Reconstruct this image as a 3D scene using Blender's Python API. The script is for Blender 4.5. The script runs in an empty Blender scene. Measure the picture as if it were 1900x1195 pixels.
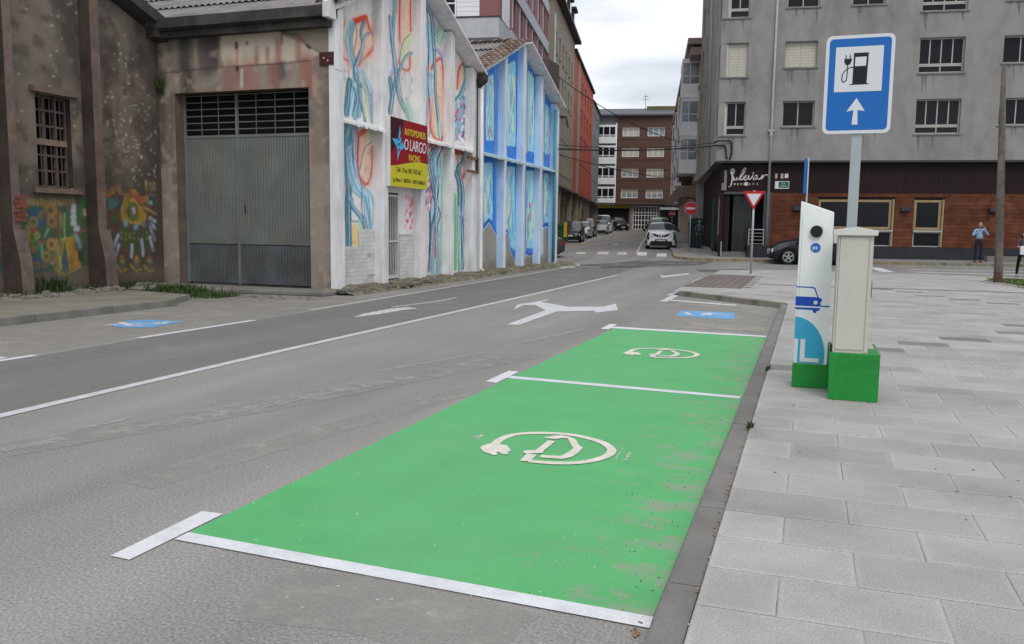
import bpy, bmesh, math, random
import numpy as np
from mathutils import Vector, Matrix
random.seed(7); RNG = np.random.RandomState(7)
SC = bpy.context.scene; C = SC.collection
# ---------------------------------------------------------------- camera
F, YAW, PIT, ROL, H = 1568., 19.26, 6.35, .76, 1.5       # lens in pixels of a 1900 wide picture, angles, eye height
def cam_rows():
    y, p, r = map(math.radians, (YAW, PIT, ROL))
    fw = np.array([-math.sin(y)*math.cos(p), math.cos(y)*math.cos(p), -math.sin(p)])
    ri = np.array([math.cos(y), math.sin(y), 0]); up = np.cross(ri, fw)
    return np.array([math.cos(r)*ri+math.sin(r)*up, -math.sin(r)*ri+math.cos(r)*up, -fw])
M = cam_rows()
cd = bpy.data.cameras.new('camera'); cam = bpy.data.objects.new('camera', cd); C.objects.link(cam)
cd.sensor_width = 36; cd.lens = F/1900*36; cd.clip_end = 2000; cd.clip_start = .05
m4 = Matrix([list(M[:, i]) for i in range(3)]) if False else Matrix(M.T.tolist())
cam.matrix_world = m4.to_4x4(); cam.location = (0, 0, H)
SC.camera = cam
# ---------------------------------------------------------------- sky, sun, exposure
w = bpy.data.worlds.new('World'); SC.world = w; w.use_nodes = True
nt = w.node_tree; nt.nodes.clear()
def WN(t, **k):
    n = nt.nodes.new(t)
    for a, b in k.items(): setattr(n, a, b)
    return n
SUN_EL, SUN_AZ = 52, 150
sky = WN('ShaderNodeTexSky', sky_type='NISHITA', sun_disc=False, sun_elevation=math.radians(SUN_EL), sun_rotation=math.radians(SUN_AZ))
tc = WN('ShaderNodeTexCoord'); mp = WN('ShaderNodeMapping'); mp.inputs['Scale'].default_value = (1, 1, 3.2)
n1 = WN('ShaderNodeTexNoise'); n1.inputs['Scale'].default_value = 2.1; n1.inputs['Detail'].default_value = 7; n1.inputs['Roughness'].default_value = .55
n1.inputs['Distortion'].default_value = .3
cr = WN('ShaderNodeValToRGB'); e = cr.color_ramp.elements
e[0].position = .40; e[0].color = (.37, .41, .48, 1); e[1].position = .61; e[1].color = (.80, .81, .835, 1)
mid = e.new(.5); mid.color = (.56, .59, .64, 1)
sx = WN('ShaderNodeSeparateXYZ'); ma = WN('ShaderNodeMath', operation='MULTIPLY_ADD'); ma.inputs[1].default_value = 7.5; ma.inputs[2].default_value = 8.6; ma.use_clamp = False
mx0 = WN('ShaderNodeMath', operation='MAXIMUM'); mx0.inputs[1].default_value = 0
vm = WN('ShaderNodeVectorMath', operation='SCALE'); mix = WN('ShaderNodeMixRGB'); mix.inputs[0].default_value = .9
bg = WN('ShaderNodeBackground'); bg.inputs['Strength'].default_value = .1; wo = WN('ShaderNodeOutputWorld')
L = nt.links.new
L(tc.outputs['Generated'], mp.inputs[0]); L(mp.outputs[0], n1.inputs['Vector']); L(n1.outputs[0], cr.inputs[0])
L(tc.outputs['Generated'], sx.inputs[0]); L(sx.outputs[2], mx0.inputs[0]); L(mx0.outputs[0], ma.inputs[0])
L(cr.outputs[0], vm.inputs[0]); L(ma.outputs[0], vm.inputs['Scale'])
L(sky.outputs[0], mix.inputs[1]); L(vm.outputs[0], mix.inputs[2]); L(mix.outputs[0], bg.inputs[0]); L(bg.outputs[0], wo.inputs[0])
sd = bpy.data.lights.new('sun', 'SUN'); so = bpy.data.objects.new('sun', sd); C.objects.link(so)
sd.energy = .85; sd.angle = math.radians(25); sd.color = (1, .95, .88)
a, b_ = math.radians(SUN_EL), math.radians(SUN_AZ)
so.rotation_euler = Vector((math.sin(b_)*math.cos(a), math.cos(b_)*math.cos(a), math.sin(a))).to_track_quat('Z', 'Y').to_euler()
SC.view_settings.view_transform = 'Standard'; SC.view_settings.look = 'None'; SC.view_settings.exposure = 0.45; SC.view_settings.gamma = 1
SC.view_settings.use_curve_mapping = False
SC.cycles.max_bounces = 6; SC.cycles.diffuse_bounces = 3
# ---------------------------------------------------------------- survey: picture bearings to points on real planes
def ray(x, y): return M.T @ np.array([(x-950)/F, -(y-597.5)/F, -1.])
def gz(Y): return 0. if Y < 36 else ((Y-36)*.026 if Y < 50 else .364+(Y-50)*.015)
def G(x, y, z=0):
    d = ray(x, y); t = (z-H)/d[2]; return d*t+[0, 0, H]
def GG(x, y, e=0):
    z = e
    for _ in range(40):
        p = G(x, y, z); z = .5*z+.5*(gz(p[1])+e)
    return p
def onX(x, y, X0):
    d = ray(x, y); return (d*(X0/d[0])+[0, 0, H])[1:]
def onY(x, y, Y0):
    d = ray(x, y); p = d*(Y0/d[1])+[0, 0, H]; return p[[0, 2]]
def onP(x, y, O, ang):
    a = math.radians(ang); n = np.array([-math.sin(a), math.cos(a), 0]); u = np.array([math.cos(a), math.sin(a), 0])
    O = np.array([O[0], O[1], 0.]); d = ray(x, y); c = np.array([0, 0, H]); p = c+d*(((O-c)@n)/(d@n)); return float((p-O)@u), float(p[2])
# ---------------------------------------------------------------- materials
def lin(c):
    c = np.array(c, float)/255; return np.where(c <= .04045, c/12.92, ((c+.055)/1.055)**2.4)
def col(r, g, b, k=1.): return tuple(float(v) for v in np.clip(lin((r, g, b))*k, 0, .92))
MATS = {}
def mat(name, c, rough=.7, var=.12, scale=3., fine=0., fscale=60., bump=0., bscale=40., streak=0., dirt=None, dirt_amt=0., dscale=1.2, metal=0., rnd=0., spec=.3, attr=None, tone=False, wave=None, coat=0., emit=0, world=False):
    if name in MATS: return MATS[name]
    m = bpy.data.materials.new(name); m.use_nodes = True; t = m.node_tree; N = t.nodes; bs = N['Principled BSDF']; Lk = t.links.new
    bs.inputs['Roughness'].default_value = rough; bs.inputs['Metallic'].default_value = metal; bs.inputs['Specular IOR Level'].default_value = spec
    if coat: bs.inputs['Coat Weight'].default_value = coat; bs.inputs['Coat Roughness'].default_value = .06
    co = N.new('ShaderNodeNewGeometry').outputs['Position'] if world else N.new('ShaderNodeTexCoord').outputs['Object']
    def noise(sc, det=4, vec=co, rg=.6):
        n = N.new('ShaderNodeTexNoise'); n.inputs['Scale'].default_value = sc; n.inputs['Detail'].default_value = det; n.inputs['Roughness'].default_value = rg; Lk(vec, n.inputs['Vector']); return n.outputs[0]
    def mapr(v, lo, hi, a=.3, b=.7):
        n = N.new('ShaderNodeMapRange'); n.inputs[1].default_value = a; n.inputs[2].default_value = b; n.inputs[3].default_value = lo; n.inputs[4].default_value = hi; Lk(v, n.inputs[0]); return n.outputs[0]
    def mul(a_, b2):
        n = N.new('ShaderNodeVectorMath'); n.operation = 'SCALE'; Lk(a_, n.inputs[0]); Lk(b2, n.inputs['Scale']); return n.outputs[0]
    if attr:
        at = N.new('ShaderNodeAttribute'); at.attribute_name = attr; cur = at.outputs['Color']
    else:
        rgb = N.new('ShaderNodeRGB'); rgb.outputs[0].default_value = (*c, 1); cur = rgb.outputs[0]
    if dirt is not None:
        mx = N.new('ShaderNodeMixRGB'); v = co
        if streak:
            mpn = N.new('ShaderNodeMapping'); mpn.inputs['Scale'].default_value = (1, 1, streak); Lk(co, mpn.inputs[0]); v = mpn.outputs[0]
        Lk(mapr(noise(dscale, 6, v, .65), 0, dirt_amt, .45, .72), mx.inputs[0]); Lk(cur, mx.inputs[1]); mx.inputs[2].default_value = (*dirt, 1); cur = mx.outputs[0]
    if var: cur = mul(cur, mapr(noise(scale, 5), 1-var, 1+var))
    if fine: cur = mul(cur, mapr(noise(fscale, 2), 1-fine, 1+fine))
    if rnd:
        oi = N.new('ShaderNodeObjectInfo'); cur = mul(cur, mapr(oi.outputs['Random'], 1-rnd, 1+rnd, 0, 1))
    if tone:
        at2 = N.new('ShaderNodeAttribute'); at2.attribute_name = 'tone'; ad = N.new('ShaderNodeMath'); ad.operation = 'ADD'; Lk(at2.outputs['Fac'], ad.inputs[0]); ad.inputs[1].default_value = 1; cur = mul(cur, ad.outputs[0])
    Lk(cur, bs.inputs['Base Color'])
    if bump:
        bn = N.new('ShaderNodeBump'); bn.inputs['Strength'].default_value = bump; bn.inputs['Distance'].default_value = .02; Lk(noise(bscale, 4), bn.inputs['Height']); Lk(bn.outputs[0], bs.inputs['Normal'])
    if emit: bs.inputs['Emission Strength'].default_value = emit; bs.inputs['Emission Color'].default_value = (*c, 1)
    MATS[name] = m; return m
def glass(name='window glass', c=(.010, .011, .013), rough=.12):
    return mat(name, c, rough, var=.3, scale=.6, spec=.22)
WHITE = mat('white paint', col(222, 222, 222), .5, var=.06, scale=2, dirt=col(150, 145, 135), dirt_amt=.35, dscale=1.5, streak=.3)
ROADW = mat('road paint white', (.62, .62, .63), .7, var=.08, scale=5, fine=.12, fscale=120, dirt=(.25, .24, .22), dirt_amt=.25, dscale=9)
BLACKP = mat('black plastic', (.012, .012, .013), .45, var=0)
DARKG = mat('dark interior', (.004, .004, .004), .9, var=.2)
GLASS = glass()
# ---------------------------------------------------------------- mesh builder
class MB:
    def __init__(s): s.v = []; s.f = []; s.fr = (0, 0, 1, 0)
    def frame(s, ox=0, oy=0, ang=0):
        a = math.radians(ang); s.fr = (ox, oy, math.cos(a), math.sin(a)); return s
    def P(s, x, y, z):
        ox, oy, c, n = s.fr; s.v.append((ox+x*c-y*n, oy+x*n+y*c, z)); return len(s.v)-1
    def poly(s, pts): s.f.append([s.P(*p) for p in pts]); return s
    def box(s, x0, x1, y0, y1, z0, z1):
        i = [s.P(x, y, z) for z in (z0, z1) for x, y in ((x0, y0), (x1, y0), (x1, y1), (x0, y1))]
        for q in ((3, 2, 1, 0), (4, 5, 6, 7), (0, 1, 5, 4), (1, 2, 6, 5), (2, 3, 7, 6), (3, 0, 4, 7)): s.f.append([i[k] for k in q])
        return s
    def tube(s, pts, r, n=8, cap=True):
        pts = [Vector(p) for p in pts]; rings = []
        rs = r if isinstance(r, (list, tuple)) else [r]*len(pts)
        for k, p in enumerate(pts):
            d = (pts[min(k+1, len(pts)-1)]-pts[max(k-1, 0)]).normalized()
            a = d.orthogonal().normalized() if abs(d.z) < .9 else Vector((1, 0, 0)).cross(d).normalized()
            if abs(d.z) < .9: a = Vector((0, 0, 1)).cross(d).normalized()
            b = d.cross(a)
            rings.append([s.P(*(p+rs[k]*(math.cos(t)*a+math.sin(t)*b))) for t in [2*math.pi*j/n for j in range(n)]])
        for A, B in zip(rings, rings[1:]):
            for j in range(n): s.f.append([A[j], A[(j+1) % n], B[(j+1) % n], B[j]])
        if cap: s.f.append(rings[0][::-1]); s.f.append(rings[-1])
        return s
    def prism(s, pts, d):                      # pts: 3D outline, d: extrusion vector
        a = [s.P(*p) for p in pts]; b = [s.P(p[0]+d[0], p[1]+d[1], p[2]+d[2]) for p in pts]; n = len(pts)
        s.f.append(a[::-1]); s.f.append(b)
        for k in range(n): s.f.append([a[k], a[(k+1) % n], b[(k+1) % n], b[k]])
        return s
    def wall(s, x0, x1, z0, z1, holes=(), y=0, depth=.15):
        xs = sorted({x0, x1, *[v for h in holes for v in h[:2] if x0 <= v <= x1]}); zs = sorted({z0, z1, *[v for h in holes for v in h[2:4] if z0 <= v <= z1]})
        for xa, xb in zip(xs, xs[1:]):
            for za, zb in zip(zs, zs[1:]):
                cx, cz = (xa+xb)/2, (za+zb)/2
                if any(h[0] < cx < h[1] and h[2] < cz < h[3] for h in holes): continue
                s.poly([(xa, y, za), (xb, y, za), (xb, y, zb), (xa, y, zb)])
        for h in holes:
            a, b, c, d = h[:4]
            s.poly([(a, y, c), (a, y, d), (a, y+depth, d), (a, y+depth, c)]); s.poly([(b, y, d), (b, y, c), (b, y+depth, c), (b, y+depth, d)])
            s.poly([(a, y, d), (b, y, d), (b, y+depth, d), (a, y+depth, d)]); s.poly([(b, y, c), (a, y, c), (a, y+depth, c), (b, y+depth, c)])
        return s
    def mesh(s, name):
        me = bpy.data.meshes.new(name); me.from_pydata(s.v, [], s.f); me.update(); return me
    def build(s, name, m, parent=None, smooth=False, **kw):
        me = s.mesh(name); me.materials.append(m)
        if smooth: me.polygons.foreach_set('use_smooth', [True]*len(me.polygons))
        return link(name, me, parent, **kw)
def link(name, me, parent=None, **kw):
    o = bpy.data.objects.new(name, me); C.objects.link(o)
    if parent is not None: o.parent = parent
    for k, v in kw.items(): o[k] = v
    return o
def bevel(me, wd, seg=1, ang=40):
    bm = bmesh.new(); bm.from_mesh(me); bmesh.ops.remove_doubles(bm, verts=bm.verts, dist=1e-5)
    ed = [e for e in bm.edges if len(e.link_faces) == 2 and e.calc_face_angle(0) > math.radians(ang)]
    bmesh.ops.bevel(bm, geom=ed, offset=wd, segments=seg, affect='EDGES', profile=.6, clamp_overlap=True); bm.to_mesh(me); bm.free()
def thing(name, label, cat, loc=(0, 0, 0), rot=0, group=None):
    o = bpy.data.objects.new(name, None); C.objects.link(o); o.location = loc; o.rotation_euler = (0, 0, math.radians(rot)); o['label'] = label; o['category'] = cat
    if group: o['group'] = group
    return o
def tag(o, label, cat, group=None):
    o['label'] = label; o['category'] = cat
    if group: o['group'] = group
    return o
def struct(o, label=None):
    o['kind'] = 'structure'
    if label: o['label'] = label
    return o
def copy_tree(o, parent=None):
    c = o.copy(); C.objects.link(c); c.parent = parent
    for ch in o.children: copy_tree(ch, c)
    return c
def text(s, size, m, name, parent, loc, rot, shear=0, ex=.004, align='CENTER', spacing=1., scale=(1, 1, 1), off=0., **kw):
    cu = bpy.data.curves.new(name, 'FONT'); cu.body = s; cu.size = size; cu.shear = shear; cu.extrude = ex; cu.align_x = align; cu.space_character = spacing; cu.offset = off; cu.resolution_u = 3
    to = bpy.data.objects.new('t', cu); C.objects.link(to); bpy.context.view_layer.update()
    me = bpy.data.meshes.new_from_object(to.evaluated_get(bpy.context.evaluated_depsgraph_get())); bpy.data.objects.remove(to)
    me.materials.clear(); me.materials.append(m); o = link(name, me, parent, **kw); o.location = loc; o.rotation_euler = [math.radians(v) for v in rot]; o.scale = scale; return o
# windows: frame with panes as its children; x along wall, y into wall
def window(parent, fr, x0, x1, z0, z1, y, fm, vs=(.5,), hs=(), gm=None, t=.06, blind=0, bm_=None, name='window', d=.05):
    b = MB().frame(*fr)
    b.box(x0, x1, y, y+d, z0, z0+t).box(x0, x1, y, y+d, z1-t, z1).box(x0, x0+t, y+.001, y+d-.001, z0+t, z1-t).box(x1-t, x1, y+.001, y+d-.001, z0+t, z1-t)
    X = [x0+t]+[x0+(x1-x0)*v for v in vs]+[x1-t]; Z = [z0+t]+[z0+(z1-z0)*v for v in hs]+[z1-t]
    for v in X[1:-1]: b.box(v-t*.4, v+t*.4, y+.002, y+d-.002, z0+t, z1-t)
    for v in Z[1:-1]: b.box(x0+t, x1-t, y+.004, y+d-.004, v-t*.4, v+t*.4)
    w_ = b.build(name, fm, parent)
    for xa, xb in zip(X, X[1:]):
        for za, zb in zip(Z, Z[1:]): MB().frame(*fr).box(xa, xb, y+.028, y+.036, za, zb).build('pane', gm or GLASS, w_)
    if blind:
        zb = z1-t-(z1-z0-2*t)*blind; k = MB().frame(*fr); n = max(2, int((z1-t-zb)/.12))
        for i in range(n):
            za = zb+(z1-t-zb)*i/n; zc = zb+(z1-t-zb)*(i+1)/n; k.box(x0+t, x1-t, y+.006, y+.022, za, zc-.008)
        k.build('blind', bm_ or WHITE, w_)
    return w_
# ---------------------------------------------------------------- painted wall canvases (paint colour only)
class Canvas:
    def __init__(s, u0, u1, v0, v1, res, base):
        s.u0, s.v0, s.res = u0, v0, res; s.nu = int((u1-u0)/res)+2; s.nv = int((v1-v0)/res)+2
        s.a = np.ones((s.nv, s.nu, 3))*lin(base); s.U, s.V = np.meshgrid(u0+np.arange(s.nu)*res, v0+np.arange(s.nv)*res)
    def noise(s, sc, oct=4, su=1., sv=1., seed=0):
        r = np.random.RandomState(seed); out = np.zeros((s.nv, s.nu)); amp = 1; tot = 0
        for o in range(oct):
            fu, fv = sc*2**o*su, sc*2**o*sv
            x = (s.U-s.u0)*fu; y = (s.V-s.v0)*fv; g = r.rand(int(y.max())+3, int(x.max())+3)
            xi, yi = x.astype(int), y.astype(int); fx, fy = x-xi, y-yi; fx = fx*fx*(3-2*fx); fy = fy*fy*(3-2*fy)
            out += amp*((g[yi, xi]*(1-fx)+g[yi, xi+1]*fx)*(1-fy)+(g[yi+1, xi]*(1-fx)+g[yi+1, xi+1]*fx)*fy); tot += amp; amp *= .55
        return out/tot
    def mask(s, m, c, alpha=1.):
        m = np.clip(m, 0, 1)[..., None]*alpha; s.a = s.a*(1-m)+lin(c)*m
    def stroke(s, pts, wd, c, soft=.3, alpha=1., clip=None, an=1.):
        P = np.array(pts, float); wd = max(wd, s.res*.9); R = wd*.5*(1+soft)+s.res
        u0, v0 = P.min(0)-R; u1, v1 = P.max(0)+R
        a = max(int((u0-s.u0)/s.res), 0); b = min(int((u1-s.u0)/s.res)+2, s.nu); c0 = max(int((v0-s.v0)/s.res), 0); d = min(int((v1-s.v0)/s.res)+2, s.nv)
        if a >= b or c0 >= d: return
        U, V = s.U[c0:d, a:b], s.V[c0:d, a:b]*an; P = P*np.array([1, an]); D = np.full(U.shape, 1e9)
        for p, q in zip(P, P[1:]):
            e_ = q-p; L2 = max((e_**2).sum(), 1e-9); t = np.clip(((U-p[0])*e_[0]+(V-p[1])*e_[1])/L2, 0, 1); D = np.minimum(D, np.hypot(U-p[0]-t*e_[0], V-p[1]-t*e_[1]))
        h = wd/2; f = max(soft*h, s.res*.6); m = np.clip((h+f*.5-D)/f, 0, 1)*alpha
        if clip is not None: m = m*((U >= clip[0]) & (U <= clip[1]))
        s.a[c0:d, a:b] = s.a[c0:d, a:b]*(1-m[..., None])+lin(c)*m[..., None]
    def fill(s, pts, c, alpha=1.):
        P = np.array(pts, float); ins = np.zeros(s.U.shape, bool); n = len(P)
        for i in range(n):
            (x1, y1), (x2, y2) = P[i], P[(i+1) % n]
            if y1 == y2: continue
            k = ((y1 > s.V) != (y2 > s.V)) & (s.U < (x2-x1)*(s.V-y1)/(y2-y1)+x1); ins ^= k
        s.mask(ins.astype(float), c, alpha)
    def sample(s, u, v):
        x = np.clip((u-s.u0)/s.res, 0, s.nu-1.001); y = np.clip((v-s.v0)/s.res, 0, s.nv-1.001); xi, yi = x.astype(int), y.astype(int); fx, fy = (x-xi)[..., None], (y-yi)[..., None]; A = s.a
        return (A[yi, xi]*(1-fx)+A[yi, xi+1]*fx)*(1-fy)+(A[yi+1, xi]*(1-fx)+A[yi+1, xi+1]*fx)*fy
def painted_grid(name, cv, u0, u1, v0, top, place, m, parent, gain, holes=(), **kw):
    """top: function of u giving the upper edge; place(u, v) -> xyz arrays"""
    nu = max(2, int((u1-u0)/cv.res)+1); u = np.linspace(u0, u1, nu); tp = np.array([top(x) for x in u]); nv = max(2, int((tp.max()-v0)/cv.res)+1)
    T = np.linspace(0, 1, nv)[:, None]; U = np.repeat(u[None], nv, 0); V = v0+T*(tp[None]-v0)
    co = np.stack(place(U, V), -1).reshape(-1, 3); colr = np.clip(cv.sample(U, V)*gain, 0, .88).reshape(-1, 3)
    idx = np.arange(nu*nv).reshape(nv, nu); q = np.stack([idx[:-1, :-1], idx[:-1, 1:], idx[1:, 1:], idx[1:, :-1]], -1).reshape(-1, 4)
    cu, cvv = .5*(U[:-1, :-1]+U[1:, 1:]).ravel(), .5*(V[:-1, :-1]+V[1:, 1:]).ravel(); keep = np.ones(len(q), bool)
    for h in holes: keep &= ~((cu > h[0]) & (cu < h[1]) & (cvv > h[2]) & (cvv < h[3]))
    q = q[keep]; me = bpy.data.meshes.new(name); me.vertices.add(len(co)); me.vertices.foreach_set('co', co.ravel()); me.loops.add(q.size); me.loops.foreach_set('vertex_index', q.ravel())
    me.polygons.add(len(q)); me.polygons.foreach_set('loop_start', np.arange(0, q.size, 4)); me.update(calc_edges=True)
    at = me.color_attributes.new('paint', 'FLOAT_COLOR', 'POINT'); at.data.foreach_set('color', np.c_[colr, np.ones(len(colr))].ravel()); me.materials.append(m)
    return link(name, me, parent, **kw)
# ================================================================ GROUND
def gz(Y): return 0. if Y < 36 else ((Y-36)*.026 if Y < 50 else (.364+(Y-50)*.015 if Y < 200 else 2.614))
def drape(polys, off, name, m, parent=None, **kw):
    bm = bmesh.new()
    for k, pl in enumerate(polys):
        f = bm.faces.new([bm.verts.new((p[0], p[1], 0)) for p in pl])
        for v in f.verts: v.co.z = k*.00008
    for yb in (36, 50, 200): bmesh.ops.bisect_plane(bm, geom=bm.verts[:]+bm.edges[:]+bm.faces[:], plane_co=(0, yb, 0), plane_no=(0, 1, 0))
    bmesh.ops.triangulate(bm, faces=bm.faces[:]); bmesh.ops.recalc_face_normals(bm, faces=bm.faces[:])
    for v in bm.verts: v.co.z += gz(v.co.y)+off
    for f in bm.faces:
        if f.normal.z < 0: f.normal_flip()
    me = bpy.data.meshes.new(name); bm.to_mesh(me); bm.free(); me.materials.append(m); return link(name, me, parent, **kw)
def strip(pts, wd):
    """list of quads along a ground polyline"""
    out = []; P = [np.array(p[:2], float) for p in pts]; n = len(P); Lf, Rt = [], []
    for i in range(n):
        d = P[min(i+1, n-1)]-P[max(i-1, 0)]; d /= np.hypot(*d); q = np.array([-d[1], d[0]])*(wd[i] if isinstance(wd, (list, tuple)) else wd)/2; Lf.append(P[i]+q); Rt.append(P[i]-q)
    return [[Rt[i], Rt[i+1], Lf[i+1], Lf[i]] for i in range(n-1)]
def gp(*pts, e=0): return [GG(x, y, e)[:2] for x, y in pts]
# asphalt material with aggregate, lane wear and dust
def asphalt(name, base, k=1.):
    m = mat(name, base, .88, var=.10, scale=.9, fine=.34, fscale=75, bump=.12, bscale=190, dirt=tuple(v*.68 for v in base), dirt_amt=.5, dscale=.45, spec=.2)
    t = m.node_tree; N = t.nodes; bs = N['Principled BSDF']; src = bs.inputs['Base Color'].links[0].from_socket
    co = N.new('ShaderNodeTexCoord').outputs['Object']; vo = N.new('ShaderNodeTexVoronoi'); vo.inputs['Scale'].default_value = 38; t.links.new(co, vo.inputs['Vector'])
    sp = N.new('ShaderNodeSeparateColor'); t.links.new(vo.outputs['Color'], sp.inputs[0])
    gt = N.new('ShaderNodeMath'); gt.operation = 'GREATER_THAN'; gt.inputs[1].default_value = .955; t.links.new(sp.outputs[0], gt.inputs[0])
    lt = N.new('ShaderNodeMath'); lt.operation = 'LESS_THAN'; lt.inputs[1].default_value = .16; t.links.new(vo.outputs['Distance'], lt.inputs[0])
    an = N.new('ShaderNodeMath'); an.operation = 'MULTIPLY'; t.links.new(gt.outputs[0], an.inputs[0]); t.links.new(lt.outputs[0], an.inputs[1])
    mx = N.new('ShaderNodeMixRGB'); t.links.new(an.outputs[0], mx.inputs[0]); t.links.new(src, mx.inputs[1]); mx.inputs[2].default_value = (.5, .48, .44, 1)
    # long soft wheel tracks along the road and pale dust at its sides
    mp_ = N.new('ShaderNodeMapping'); mp_.inputs['Scale'].default_value = (.9, .05, 1); t.links.new(co, mp_.inputs[0])
    no = N.new('ShaderNodeTexNoise'); no.inputs['Scale'].default_value = 1.; no.inputs['Detail'].default_value = 5; t.links.new(mp_.outputs[0], no.inputs['Vector'])
    mr = N.new('ShaderNodeMapRange'); mr.inputs[1].default_value = .35; mr.inputs[2].default_value = .65; mr.inputs[3].default_value = .86; mr.inputs[4].default_value = 1.14; t.links.new(no.outputs[0], mr.inputs[0])
    vs = N.new('ShaderNodeVectorMath'); vs.operation = 'SCALE'; t.links.new(mx.outputs[0], vs.inputs[0]); t.links.new(mr.outputs[0], vs.inputs['Scale']); t.links.new(vs.outputs[0], bs.inputs['Base Color']); return m
ASPH = asphalt('asphalt', (.248, .235, .216))
ys = [-60, -20, 0, 20, 36, 50, 80, 120, 200, 600]; g = MB()
for ya, yb in zip(ys, ys[1:]): g.poly([(-400, ya, gz(ya)), (400, ya, gz(ya)), (400, yb, gz(yb)), (-400, yb, gz(yb))])
struct(g.build('road', ASPH))
def worn(name, c, base, thr, scale=7., soft=.06):
    m = bpy.data.materials.new(name); m.use_nodes = True; t = m.node_tree; N = t.nodes; bs = N['Principled BSDF']; bs.inputs['Roughness'].default_value = .8; co = N.new('ShaderNodeTexCoord').outputs['Object']
    no = N.new('ShaderNodeTexNoise'); no.inputs['Scale'].default_value = scale; no.inputs['Detail'].default_value = 9; no.inputs['Roughness'].default_value = .72; t.links.new(co, no.inputs['Vector'])
    mr = N.new('ShaderNodeMapRange'); mr.inputs[1].default_value = thr-soft; mr.inputs[2].default_value = thr+soft; t.links.new(no.outputs[0], mr.inputs[0])
    tr = N.new('ShaderNodeBsdfTransparent'); mxs = N.new('ShaderNodeMixShader'); bs.inputs['Base Color'].default_value = (*c, 1)
    t.links.new(mr.outputs[0], mxs.inputs[0]); t.links.new(tr.outputs[0], mxs.inputs[1]); t.links.new(bs.outputs[0], mxs.inputs[2]); t.links.new(mxs.outputs[0], N['Material Output'].inputs[0]); return m
WORN = worn('worn white paint', (.42, .41, .375), None, .56, 11, .16); WORN2 = worn('half worn white paint', (.55, .55, .54), None, .42, 12); DUST = worn('sand dust', (.34, .315, .27), None, .50, 1.0, .22)
STAIN = worn('tar stain', (.11, .105, .10), None, .5, 1.1, .2)
# lane tones
struct(drape([[(-8.05, -2), (-5.95, -2), (-5.95, 27), (-6.5, 33), (-9.3, 33), (-8.75, 27), (-8.2, 14)]], .0018, 'darker_lane', worn('lane tar', (.212, .201, .186), None, .50, .5, .25)))
struct(drape([[(-11.2, 4), (-8.35, 4), (-8.35, 14.5), (-9.3, 16.2), (-13.6, 15.6), (-11.2, 13.3)]], .002, 'sandy_shoulder', DUST))
struct(drape([gp((1150, 497), (1300, 492), (1330, 484), (1180, 484), (1060, 492)), gp((1300, 505), (1380, 507), (1390, 499), (1290, 500)), gp((1112, 498.5), (1190, 497), (1190, 494), (1120, 495))], .004, 'tar_patches', STAIN))
struct(drape([[(-2.2, 13), (-.6, 13), (-.6, 17), (-2.5, 18)]], .004, 'pale_dust_in_bay', DUST))
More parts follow.
